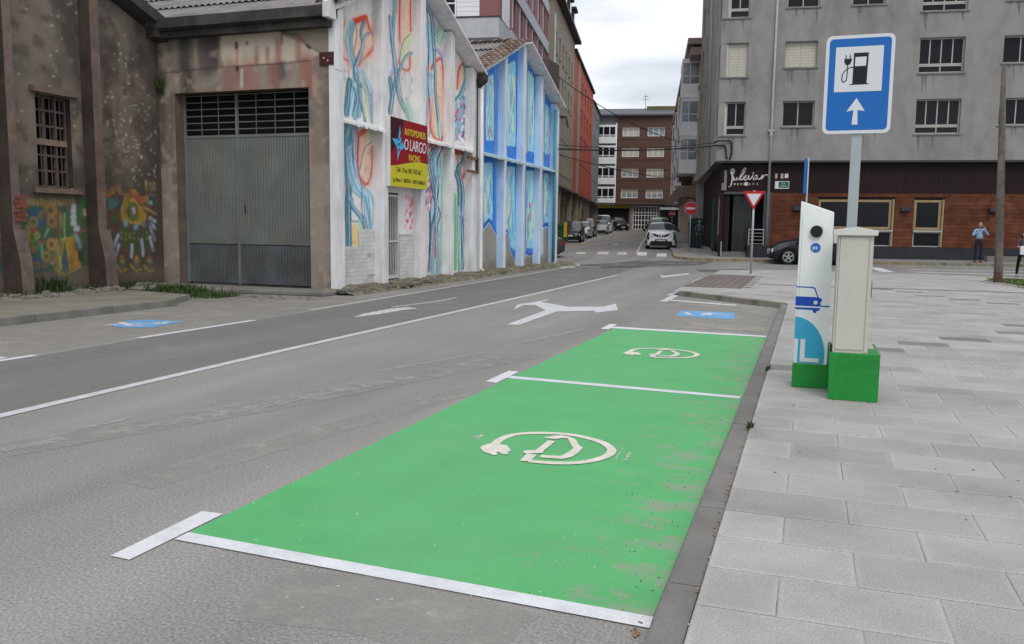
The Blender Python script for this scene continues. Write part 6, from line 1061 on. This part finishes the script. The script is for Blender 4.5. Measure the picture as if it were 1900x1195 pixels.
# overhead cables
def cable(a, b2, sag, r, lab):
    pts = []
    for k in range(17): t_ = k/16; pts.append(tuple(a[i]*(1-t_)+b2[i]*t_-(4*sag*t_*(1-t_) if i == 2 else 0) for i in range(3)))
    return tag(MB().tube(pts, r, 6).build('overhead_cable', BLACKP), lab, 'cable')
u1 = onY(1320, 266, 41.3); u2 = onY(1318, 271, 41.3); A0 = onX(1037, 268, -9.7); A1 = onX(1037, 276, -9.7); GX = -4.4
cable((-9.75, A1[0]+.1, A1[1]), (-4.5, 41.3, u2[1]), .12, .030, 'thick black cable strung level between blue gable and grey block'); cable((-9.75, A0[0]+.1, A0[1]), (-4.5, 41.25, u1[1]+.02), .18, .014, 'thin black cable just above the thick level one')
cable((-10.4, 35.3, 7.9), (-6.5, 44.5, 6.0), .35, .018, 'slack black cable slanting down from the brown block to the corner'); cable((-10.2, 35, 4.6), (-10.5, 95, 7.2), .5, .02, 'thin cable running down the side street')
b = MB().tube([(-4.5, 41.3, u2[1]), (-4.36, 41.25, u2[1]+.02), (-4.0, 41.38, u2[1]+.02), (-3.93, 41.4, u2[1]-.1), (-3.9, 41.38, 5.0), (-3.85, 41.4, 4.85)], .04, 6).tube([(-4.5, 41.25, u1[1]), (-4.3, 41.2, u1[1]+.1), (-3.75, 41.4, u1[1]+.12), (-3.68, 41.4, u1[1]), (-3.66, 41.4, 5.1), (-3.75, 41.42, 4.83)], .045, 6)
tag(b.build('cable_loop', BLACKP), 'black cable bundle looping down at the corner of the grey block', 'cable')['kind'] = 'stuff'
# containers
def container(x, y, rot, m, lab, wd=1.3, h_=1.45):
    t = thing('waste_container', lab, 'waste bin', (x, y, gz(y)), rot); me = MB().prism([(-wd/2, 0, .15), (wd/2, 0, .15), (wd/2+.06, 0, h_*.8), (-wd/2-.06, 0, h_*.8)], (0, 1., 0)).mesh('bin_body'); bevel(me, .03); me.materials.append(m); link('bin_body', me, t)
    me = MB().prism([(-wd/2-.09, -.05, h_*.8), (wd/2+.09, -.05, h_*.8), (wd/2, -.02, h_), (-wd/2, -.02, h_)], (0, 1.1, 0)).mesh('lid'); bevel(me, .04); me.materials.append(m); link('lid', me, t); return t
BG = mat('bin green', (.012, .075, .04), .5, var=.15, scale=2); t = container(-16.0, 54.6, 10, BG, 'green waste container with a yellow stripe behind the dark parked car'); MB().box(.48, .70, -.06, -.02, .5, 1.5).build('yellow_stripe', mat('bin yellow', (.60, .35, .02), .5, var=0), t)
q_ = alongR(8.6, .35); container(q_[0]-.12, q_[1]+.6, 10, mat('dark bin green', (.008, .035, .024), .6), 'dark green waste container on the right pavement behind the walking man', .7, 1.85)
# ================================================================ CARS (x forward, origin at the middle on the ground)
TYRE = mat('tyre rubber', (.014, .014, .014), .85, var=.1); RIM = mat('alloy rim', (.45, .46, .47), .3, var=.05, metal=.6); CGL = mat('car glass', (.03, .04, .042), .08, var=.3, scale=1.2, spec=.55); LMP = mat('headlamp glass', (.62, .64, .66), .12, var=.2, scale=9, spec=.8); TAIL = mat('tail lamp', (.25, .008, .008), .2, var=0); TRIM = mat('black trim', (.015, .015, .016), .55, var=0); PLT = mat('plate', (.62, .64, .68), .5, var=0); CHR = mat('chrome', (.6, .6, .6), .15, var=0, metal=.9)
def car(name, lab, cat, x, y, head, paint, L_=4.2, W_=1.76, H_=1.5, wr=.32, prof=None, hl='std', group=None, detail=True, z=None):
    t = thing(name, lab, cat, (x, y, gz(y) if z is None else z), head, group); h2 = L_/2
    # profile: (x fraction from rear, height fraction); belt heights
    prof = prof or [(0, .50), (.02, .62), (.05, .70), (.13, .95), (.22, 1.0), (.45, 1.0), (.56, .95), (.72, .66), (.80, .63), (.93, .56), (.975, .48), (1, .36)]
    X = np.array(sorted(set(np.linspace(0, 1, 57).tolist()))); px_ = [p[0] for p in prof]; pz = [p[1]*H_ for p in prof]; top = np.interp(X, px_, pz); k_ = np.array([.25, .5, .25]); top[1:-1] = (top[:-2]+2*top[1:-1]+top[2:])/4
    belt = np.interp(X, [0, .1, .7, .78, 1], [.60*H_, .64*H_, .60*H_, .57*H_, .3*H_]); belt = np.minimum(belt, top-.045*H_); wx = (.20, .80); wpos = [(-h2+v*L_) for v in wx]
    hw = W_/2*np.interp(X, [0, .03, .1, .5, .9, .97, 1], [.82, .93, .985, 1, .975, .88, .74]); gh_ = np.clip((top-belt)/(H_*.36), 0, 1); rows = []; b = MB()
    for i, xf in enumerate(X):
        xx = -h2+xf*L_; zs = np.interp(xf, [0, .06, .5, .94, 1], [.34, .22, .19, .2, .27])
        arch = 0
        for wp in wpos:
            dd = abs(xx-wp); R_ = wr+.07
            if dd < R_: arch = max(arch, wr+math.sqrt(R_*R_-dd*dd)-.02)
        z1 = max(zs, arch); w_ = hw[i]; tb = belt[i]; tt = top[i]; wt = w_*(1-.26*gh_[i])*.96 if gh_[i] > .05 else w_*.90
        zm = z1+(tb-z1)*.5
        rows.append([(0, zs-.03), (w_*.86, zs-.02), (w_*.985, z1), (w_*1.005, zm), (w_*.975, tb), (wt, tt-.05*H_*(.5+.5*gh_[i])), (wt*.80, tt-.012), (0, tt+.012)])
    idx = []
    for i, r_ in enumerate(rows): xx = -h2+X[i]*L_; idx.append([b.P(xx, v, z_) for v, z_ in r_]+[b.P(xx, -v, z_) for v, z_ in r_[1:-1]])
    g2 = MB(); g2.v = b.v; n_ = 8
    def rowq(i, a, c): return [idx[i][a], idx[i+1][a], idx[i+1][c], idx[i][c]]
    mir = lambda k: 0 if k == 0 else (7 if k == 7 else k+7)
    bf, gf = [], []
    for i in range(len(X)-1):
        xf = (X[i]+X[i+1])/2; slope = (top[i+1]-top[i])/(L_/56)
        for s_ in (0, 1):
            for k in range(7):
                a, c = (k, k+1) if not s_ else (mir(k), mir(k+1)); q_ = rowq(i, a, c); q_ = q_ if s_ else q_[::-1]
                glass_ = False
                gmid = (gh_[i]+gh_[i+1])/2
                if k == 4 and gmid > .42 and not any(abs(xf-v) < .012 for v in (.36, .56)) : glass_ = True
                if k in (5, 6) and abs(slope) > .32 and gmid > .12 and .06 < xf < .9 and tt > 0: glass_ = k == 6 or gmid > .3
                (gf if glass_ else bf).append(q_)
    bf.append([idx[0][k] for k in (0, 1, 2, 3, 4, 5, 6, 7)]+[idx[0][mir(k)] for k in (6, 5, 4, 3, 2, 1)]); bf.append(([idx[-1][k] for k in (0, 1, 2, 3, 4, 5, 6, 7)]+[idx[-1][mir(k)] for k in (6, 5, 4, 3, 2, 1)])[::-1])
    for nm, fs, m_ in (('body', bf, paint), ('windows', gf, CGL)):
        me = bpy.data.meshes.new(nm); me.from_pydata(b.v, [], fs); bm = bmesh.new(); bm.from_mesh(me); bmesh.ops.delete(bm, geom=[v for v in bm.verts if not v.link_faces], context='VERTS'); bmesh.ops.recalc_face_normals(bm, faces=bm.faces[:]); bm.to_mesh(me); bm.free(); me.materials.append(m_)
        me.polygons.foreach_set('use_smooth', [True]*len(me.polygons)); me.set_sharp_from_angle(angle=math.radians(38)); link(nm, me, t)
    MB().box(-h2+.25, h2-.25, -W_/2*.82, W_/2*.82, .16, .5).build('underbody', TRIM, t)
    fz = .34; 
    for wp in wpos:
        for s_ in (-1, 1):
            wh = MB().tube([(wp, s_*(W_/2-.22), wr), (wp, s_*(W_/2-.02), wr)], wr, 24); o = wh.build('wheel', TYRE, t)
            MB().tube([(wp, s_*(W_/2-.03), wr), (wp, s_*(W_/2-.012), wr)], wr*.70, 24).build('hub_recess', TRIM, o)
            sp_ = MB()
            ya, yb_2 = s_*(W_/2-.012), s_*(W_/2+.004)
            for k in range(5):
                a_ = 2*math.pi*k/5+.3; dx, dz = math.cos(a_), math.sin(a_); nx_, nz_ = -dz, dx
                sp_.prism([(wp+dx*r_*wr+nx_*w2*wr, ya, wr+dz*r_*wr+nz_*w2*wr) for r_, w2 in ((.08, -.10), (.66, -.07), (.66, .07), (.08, .10))], (0, yb_2-ya, 0))
            rg = [(math.cos(t_), math.sin(t_)) for t_ in np.linspace(0, 2*math.pi, 25)]
            for (c1, s1_), (c2_, s2_) in zip(rg, rg[1:]): sp_.prism([(wp+c1*wr*.64, ya, wr+s1_*wr*.64), (wp+c1*wr*.73, ya, wr+s1_*wr*.73), (wp+c2_*wr*.73, ya, wr+s2_*wr*.73), (wp+c2_*wr*.64, ya, wr+s2_*wr*.64)], (0, yb_2-ya, 0))
            sp_.build('rim', RIM, o)
    hb = np.interp(.985, X, top)
    for s_ in (-1, 1):
        y0_, y1_ = sorted((s_*W_*.27, s_*W_*.435)); z_ = hb*.93
        if hl == 'std': b = MB().prism([(h2-.02-.10*L_/4, y0_ if s_ > 0 else y1_, z_+.05), (h2-.0, y0_ if s_ > 0 else y1_, z_-.12), (h2-.07, y1_ if s_ > 0 else y0_, z_-.10), (h2-.30, y1_ if s_ > 0 else y0_, z_+.06)][:3] if False else [(h2-.02, (W_*.24)*s_, z_-.16), (h2-.0, (W_*.26)*s_, z_-.02), (h2-.16, (W_*.40)*s_, z_+.05), (h2-.13, (W_*.44)*s_, z_-.12)], (.03, .02*s_, .01)); b.build('headlight', LMP, t)
        MB().box(-h2-.01 if True else 0, -h2+.12, *sorted((s_*W_*.34, s_*W_*.45)), .42*H_, .55*H_).build('tail_light', TAIL, t)
        mz = .66*H_; me = MB().box(h2-L_*.31, h2-L_*.31+.12, *sorted((s_*(W_/2+.02), s_*(W_/2+.20))), mz, mz+.13).mesh('mirror'); bevel(me, .03, 2); me.materials.append(paint if hl != 'juke' else TRIM); link('mirror', me, t)
        for xx in (-.1, -1.05): MB().box(xx, xx+.2, *sorted((s_*(W_/2-.005), s_*(W_/2+.015))), .52*H_, .54*H_).build('door_handle', paint, t)
    MB().box(h2-.03, h2+.015, -W_*.20, W_*.20, hb-.30, hb-.17).build('grille', TRIM, t); MB().box(h2-.10, h2+.012, -W_*.36, W_*.36, .24, .38).build('lower_grille', TRIM, t); MB().box(h2+.016, h2+.022, -.26, .26, .42, .53).build('number_plate', PLT, t); MB().box(-h2-.02, -h2-.0, -.26, .26, .62, .73).build('number_plate', PLT, t)
    MB().box(h2-L_*.28, h2-L_*.275, -.02, .02, .68*H_, .70*H_).build('wiper', TRIM, t)
    return t
def cp_(name, c, coat=.7, metal=0.): return mat('car paint '+name, c, .42, var=.05, scale=3, coat=coat*.5, metal=metal, spec=.3)
P_W = cp_('white', (.80, .80, .80)); P_B = cp_('black', (.004, .005, .006), .5); P_DG = cp_('dark grey', (.03, .034, .042), metal=.2); P_S = cp_('silver', (.42, .44, .46), metal=.3); P_T = cp_('brown grey', (.06, .05, .045), metal=.3); P_G = cp_('apple green', (.12, .32, .06)); P_LG = cp_('pale green grey', (.24, .29, .29), metal=.2); P_N = cp_('navy', (.02, .03, .055))
SUV = [(0, .50), (.015, .66), (.04, .72), (.14, .94), (.24, 1.), (.45, 1.), (.55, .97), (.70, .69), (.78, .665), (.93, .61), (.975, .53), (1, .40)]
VAN = [(0, .45), (.01, .92), (.04, .985), (.3, 1.), (.62, 1.), (.70, .95), (.86, .62), (.93, .54), (.98, .46), (1, .3)]
MPV = [(0, .45), (.015, .85), (.05, .96), (.2, 1.), (.5, 1.), (.62, .93), (.80, .64), (.92, .56), (.98, .46), (1, .32)]
GR_ = 'cars parked along the left side of the street'
hd = -80
fx, fy = -8.2, 49.7; c_, s_ = math.cos(math.radians(hd)), math.sin(math.radians(hd))
jk = car('parked_car', 'white compact crossover with round lamps parked facing the camera at the street mouth', 'car', fx-c_*2.05, fy-s_*2.05, hd, P_W, 4.1, 1.80, 1.57, .34, SUV, hl='juke')
h2 = 2.05
for s2 in (-1, 1):
    o = MB().tube([(h2-.10, s2*.56, .72), (h2-.02, s2*.56, .72)], .125, 20).build('headlight', LMP, jk); MB().tube([(h2-.12, s2*.56, .72), (h2-.035, s2*.56, .72)], .15, 20).build('lamp_ring', CHR, o)
    MB().prism([(h2-.05, s2*.14, .80), (h2-.03, s2*.20, .70), (h2-.04, s2*.44, .82), (h2-.10, s2*.62, .90), (h2-.08, s2*.40, .90)], (.04, 0, 0)).build('grille_wing', TRIM, jk)
    MB().prism([(h2-.60, s2*.60, 1.0), (h2-.30, s2*.72, .96), (h2-.28, s2*.80, .90), (h2-.62, s2*.78, .98)], (0, 0, .025)).build('indicator_lamp', mat('smoked lamp', (.25, .26, .26), .2, var=0), jk)
    MB().box(h2-.5, h2-.1, *sorted((s2*.84, s2*.905)), .3, .55).build('wheel_arch_trim', TRIM, jk)
MB().box(h2-.03, h2+.03, -.13, .13, .72, .84).build('badge_recess', TRIM, jk); MB().tube([(h2+.03, 0, .78), (h2+.04, 0, .78)], .06, 16).build('badge', CHR, jk); MB().box(h2-.06, h2+.03, -.62, .62, .22, .46).build('lower_grille', TRIM, jk)
car('parked_car', 'apple green small van parked behind the white crossover', 'van', -10.3, 61.5, hd, P_G, 4.0, 1.75, 1.86, .31, MPV)
def left_car(s_, o_, *a, **k): p_ = lw(s_, o_); return car(a[0], a[1], a[2], p_[0], p_[1], hd, *a[3:], group=GR_, **k)
left_car(24.0, 2.0, 'parked_car', 'black hatchback first in the row on the left of the street', 'car', P_B, 3.9, 1.72, 1.55, .31, MPV)
left_car(35.8, 1.75, 'parked_car', 'silver hatchback second in the left row, front towards the camera', 'car', P_S, 4.1, 1.74, 1.46, .31)
left_car(41.6, 1.75, 'parked_car', 'tall brown grey people carrier third in the left row', 'car', P_T, 4.4, 1.8, 1.72, .32, MPV)
left_car(53.6, 2.4, 'parked_car', 'pale green grey hatchback in front of the white van', 'car', P_LG, 3.9, 1.7, 1.5, .3)
left_car(60.5, 2.3, 'parked_car', 'white panel van with a rounded roof in the left row', 'van', P_W, 4.8, 1.95, 2.05, .33, VAN)
left_car(67.5, 2.2, 'parked_car', 'dark car behind the white van at the far end of the row', 'car', P_B, 4.2, 1.75, 1.6, .32, MPV)
car('parked_car', 'black off roader in front of the dark garage opening under the yellow sign', 'car', -24.6, 113.5, -60, P_B, 4.4, 1.85, 1.85, .36, SUV); car('parked_car', 'small navy car parked sideways at the foot of the end block', 'car', -18.8, 113.5, 8, P_N, 4.0, 1.7, 1.35, .3); car('parked_car', 'silver car half hidden left of the green van', 'car', -13.9, 84, hd, P_S, 4.0, 1.7, 1.5, .3)
car('parked_car', 'dark grey saloon showing only its tail beyond the blue gable', 'car', -13.55, 39.6, 199, P_DG, 4.5, 1.8, 1.46, .33, [(0, .50), (.015, .60), (.04, .66), (.14, .71), (.25, .95), (.35, 1.), (.52, 1.), (.62, .94), (.76, .66), (.93, .57), (.975, .5), (1, .36)])
car('parked_car', 'black small car with bright alloy wheels parked side on in front of the cafe', 'car', .25, 39.55, 186, P_B, 3.95, 1.7, 1.5, .315, [(0, .50), (.02, .66), (.05, .74), (.13, .95), (.24, 1.), (.45, 1.), (.56, .95), (.70, .72), (.80, .69), (.91, .62), (.97, .52), (1, .38)])
# ================================================================ PEOPLE
SKN = mat('skin', (.42, .24, .17), .6, var=.05)
def skinned(name, verts, edges, radii, m, parent, sub=1, root=0):
    me = bpy.data.meshes.new(name); me.from_pydata(verts, edges, []); o = bpy.data.objects.new(name, me); C.objects.link(o); md = o.modifiers.new('s', 'SKIN'); md.use_smooth_shade = True; md.branch_smoothing = .6
    for i, r_ in enumerate(radii): sv = me.skin_vertices[0].data[i]; sv.radius = (r_, r_) if not isinstance(r_, tuple) else r_; sv.use_root = i == root
    if sub: ss = o.modifiers.new('u', 'SUBSURF'); ss.levels = sub; ss.render_levels = sub
    bpy.context.view_layer.update(); m2 = bpy.data.meshes.new_from_object(o.evaluated_get(bpy.context.evaluated_depsgraph_get())); bpy.data.objects.remove(o)
    m2.materials.clear(); m2.materials.append(m); return link(name, m2, parent)
def hand(parent, w_, tip, side):
    w_ = Vector(w_); d = (Vector(tip)-w_).normalized(); s_ = d.cross(Vector((0, 0, 1))).normalized() if abs(d.z) < .9 else Vector((1, 0, 0)); n_ = d.cross(s_)
    V = [w_, w_+d*.05, w_+d*.085]; E = [(0, 1), (1, 2)]; R_ = [.024, .036, .034]
    for k, ln in enumerate((.062, .075, .07, .052)):
        b0 = w_+d*.08+s_*(.027-.018*k); i0 = len(V); V += [b0, b0+d*ln*.5+n_*.006, b0+d*ln*.9+n_*.022]; R_ += [.009, .0085, .007]; E += [(2, i0), (i0, i0+1), (i0+1, i0+2)]
    i0 = len(V); V += [w_+d*.035+s_*.035, w_+d*.07+s_*.055+n_*.01]; R_ += [.011, .009]; E += [(1, i0), (i0, i0+1)]
    return skinned('hand', [tuple(v) for v in V], E, R_, SKN, parent, 1, 1)
def person(lab, x, y, z, face, h, top_m, leg_m, shoe_m, hair_m, arms, stride=.05, long_hair=False, sleeves=True, mask=None, stoop=0., girth=1.):
    t = thing('person', lab, 'person', (x, y, z), face); k = h/1.75                        # faces -y before rotation
    P = lambda *v: (v[0]*k, v[1]*k, v[2]*k)
    lg = [P(0, 0, .98), P(.09, 0, .90), P(.10, -.02-stride, .50), P(.10, stride*-.6, .09), P(-.09, 0, .90), P(-.10, -.01+stride, .50), P(-.11, stride*1.2, .09), P(0, 0, 1.04)]
    skinned('trousers', lg, [(0, 1), (1, 2), (2, 3), (0, 4), (4, 5), (5, 6), (0, 7)], [.115*k*girth, .095*k, .065*k, .052*k, .095*k, .065*k, .052*k, (.135*k*girth, .10*k)], leg_m, t)
    tv = [P(0, 0, 1.0), P(0, -.01, 1.15), P(0, -stoop*.5, 1.33), P(0, -stoop, 1.45)]; te = [(0, 1), (1, 2), (2, 3)]; tr = [(.15*k*girth, .10*k), (.145*k*girth, .10*k), (.155*k, .105*k), (.06*k, .06*k)]
    for s_ in (-1, 1):
        i0 = len(tv); sh, el, wr_ = arms[0 if s_ < 0 else 1]; tv += [P(s_*.17, -stoop, 1.42), P(*el), P(*(wr_ if sleeves else tuple(el[i]*.4+P_[i]*.6 for i, P_ in enumerate([(s_*.17, -stoop, 1.42)]*3)) ) ) if sleeves else P(el[0], el[1], el[2])]
        if not sleeves: tv[-1] = tuple(.999*v for v in tv[-1])
        tr += [.058*k, .045*k, .034*k]; te += [(3, i0), (i0, i0+1), (i0+1, i0+2)]
        if not sleeves: skinned('forearm', [P(*el), P(*wr_)], [(0, 1)], [.036*k, .027*k], SKN, t, 1, 0)
        w_ = Vector(P(*wr_)); e_ = Vector(P(*el)); hand(t, w_, w_+(w_-e_), s_)
    skinned('torso', tv, te, tr, top_m, t)
    skinned('neck', [P(0, -stoop, 1.44), P(0, -stoop-.01, 1.54)], [(0, 1)], [.055*k, .05*k], SKN, t, 1, 0)
    bm = bmesh.new(); bmesh.ops.create_uvsphere(bm, u_segments=20, v_segments=14, radius=1)
    for v in bm.verts:
        c = v.co; fz = -c.y; sx_ = .074*(1-.18*max(0, -c.z)**2); v.co = Vector((c.x*sx_, c.y*.094, c.z*.117))
        if fz > .55 and abs(c.x) < .16 and -.25 < c.z < .12: v.co.y -= .02
        if fz > .5 and abs(abs(c.x)-.34) < .14 and .0 < c.z < .28: v.co.y += .008
        if fz > .6 and c.z < -.6: v.co.y -= .01
    hm = bpy.data.meshes.new('head'); bm.to_mesh(hm); bm.free(); hm.materials.append(SKN); hm.polygons.foreach_set('use_smooth', [True]*len(hm.polygons)); hd_ = link('head', hm, t); hd_.location = P(0, -stoop*1.2-.015, 1.635); hd_.scale = (k, k, k)
    for s_ in (-1, 1):
        e1 = MB().tube([(s_*.026, -.083, .018), (s_*.026, -.088, .018)], .009, 8).build('eye', SBK, hd_); MB().tube([(s_*.074, .0, .0), (s_*.082, .008, .005)], .024, 8).build('ear', SKN, hd_)
    MB().box(-.022, .022, -.092, -.084, -.052, -.045).build('mouth', mat('lips', (.30, .10, .09), .6, var=0), hd_)
    bm = bmesh.new(); bmesh.ops.create_uvsphere(bm, u_segments=20, v_segments=14, radius=1); bmesh.ops.delete(bm, geom=[v for v in bm.verts if (v.co.z < .12-(v.co.y*.75+.1) and not (long_hair and v.co.y > .1)) or (v.co.y < -.55 and v.co.z < .45)], context='VERTS')
    for v in bm.verts: v.co = Vector((v.co.x*.083, v.co.y*.103+.004, v.co.z*.127+.003)) if not (long_hair and v.co.z < 0) else Vector((v.co.x*.10, v.co.y*.12+.01, v.co.z*.24))
    hm = bpy.data.meshes.new('hair'); bm.to_mesh(hm); bm.free(); hm.materials.append(hair_m); link('hair', hm, hd_)
    if mask:
        b = MB().prism([(-.055, -.075, -.01), (0, -.112, .002), (.055, -.075, -.01), (.05, -.07, -.08), (0, -.10, -.095), (-.05, -.07, -.08)], (0, .02, 0)); b.build('face_mask', mask, hd_)
    for s_, yo in ((1, stride*-.6), (-1, stride*1.2)):
        me = MB().prism([(s_*.105*k-.042*k, .07*k+yo*k, 0), (s_*.105*k+.042*k, .07*k+yo*k, 0), (s_*.105*k+.045*k, -.14*k+yo*k, 0), (s_*.105*k-.0*k, -.20*k+yo*k, 0), (s_*.105*k-.045*k, -.14*k+yo*k, 0)], (0, 0, .075*k)).mesh('shoe'); bevel(me, .02*k, 2); me.materials.append(shoe_m); link('shoe', me, t)
    return t
CLB = mat('light blue shirt', (.27, .40, .60), .8, var=.1, scale=8); CLN = mat('navy trousers', (.012, .016, .035), .85, var=.1, scale=8); CLR = mat('red brown shoes', (.25, .06, .035), .6, var=0); CLG = mat('grey jacket', (.085, .09, .11), .85, var=.1, scale=6); CLJ = mat('blue grey jeans', (.05, .06, .085), .85, var=.1); HGR = mat('grey hair', (.22, .20, .18), .8, var=.2, scale=60); HBR = mat('dark hair', (.03, .02, .016), .7, var=.2, scale=60); CLK = mat('black trousers', (.012, .010, .014), .85, var=0); CLP = mat('plum grey top', (.07, .05, .06), .85, var=.3, scale=12); SHG = mat('pale shoes', (.35, .33, .33), .6, var=0)
zz = .12+gz(41.7); up = [(0, (-.31, -.08, 1.17), (-.10, -.24, 1.36)), (0, (.33, -.09, 1.19), (.11, -.20, 1.52))]
person('man in light blue shirt and dark trousers, both hands raised to his face', 6.95, 41.6, zz, 8, 1.74, CLB, CLN, CLR, HGR, up, .03, girth=1.15)
person('man in a grey jacket walking away on the right pavement beside the cafe', -6.0, 49.5, gz(49.5)+.12, 180, 1.62, CLG, CLJ, SBK, HGR, [(0, (-.24, .02, 1.18), (-.20, -.10, .95)), (0, (.24, .02, 1.18), (.2, -.10, .95))], .08, stoop=.05, girth=1.1)
wp_ = (7.12, 34.2, .012); wo = person('dark haired woman in a green face mask at the right edge of the view', *wp_, 10, 1.60, CLP, CLK, SHG, HBR, [(0, (-.27, -.05, 1.18), (-.06, -.26, 1.10)), (0, (.27, -.05, 1.18), (.10, -.26, 1.12))], .14, long_hair=True, sleeves=False, mask=mat('green mask', (.08, .30, .26), .8, var=0))
bgd = thing('shopping_bag', 'white paper bag held in front by the woman at the right edge', 'bag', (7.14, 33.92, .80), 10); me = MB().prism([(-.17, -.05, 0), (.17, -.05, 0), (.19, -.05, .30), (-.19, -.05, .30)], (0, .1, 0)).mesh('bag_body'); bevel(me, .01); me.materials.append(mat('white bag paper', (.72, .72, .76), .7, var=.05, scale=10)); link('bag_body', me, bgd); MB().tube([(-.08, 0, .30), (-.05, 0, .37), (.05, 0, .37), (.08, 0, .30)], .006, 6).build('handle', WHITE, bgd)
lb = thing('low_block', 'low grey concrete block at the foot of the cafe wall behind the standing man', 'block', (*gw(12.6, -.35), zz-.0), GA); bbox(-.75, .75, -.2, .2, 0, .26, 'block_body', CONC, lb, .02)
# ================================================================ SMALL WEAR
rc = random.Random(31)
def specks(n, fn, z, name, m, r0_, r1_):
    b = MB()
    for i in range(n):
        x, y = fn(); a = rc.uniform(0, 6.28); r = rc.uniform(r0_, r1_); k = rc.randint(4, 6); P = [(x+r*rc.uniform(.5, 1)*math.cos(a+6.283*j/k), y+r*rc.uniform(.5, 1)*math.sin(a+6.283*j/k)) for j in range(k)]
        b.prism([(px, py, z+gz(py)) for px, py in P], (0, 0, .0022))
    return b.build(name, m, None, kind='stuff')
GUM = mat('dried gum', (.12, .115, .11), .8, var=.2); LEAF = mat('dry leaf crumbs', (.26, .15, .06), .8, var=.4, scale=20); PEB = mat('pale grit', (.42, .40, .36), .9, var=.3, scale=30)
specks(40, lambda: (rc.uniform(-.3, 3.2), 3+abs(rc.gauss(0, 4))), PZ-.0008, 'gum_spots', GUM, .006, .014)
specks(90, lambda: (rc.gauss(-.345, .012), rc.uniform(2.9, 12)), .086, 'kerb_crumbs', LEAF, .004, .012); specks(120, lambda: (rc.gauss(-.335, .008), rc.uniform(2.9, 12)), .095, 'kerb_grit', PEB, .003, .008)
specks(260, lambda: (rc.uniform(-5, -.6), 2.3+abs(rc.gauss(0, 2.2))), .0012, 'road_grit', PEB, .003, .010); specks(160, lambda: (-.52-abs(rc.gauss(0, .2)), rc.uniform(3, 13)), .0042, 'bay_crumbs', mat('dark crumbs', (.07, .08, .05), .9), .002, .006)
specks(8, lambda: (-.53-abs(rc.gauss(0, .02)), 3.0+rc.uniform(-.05, .1)), .006, 'leaf_litter', LEAF, .006, .014)
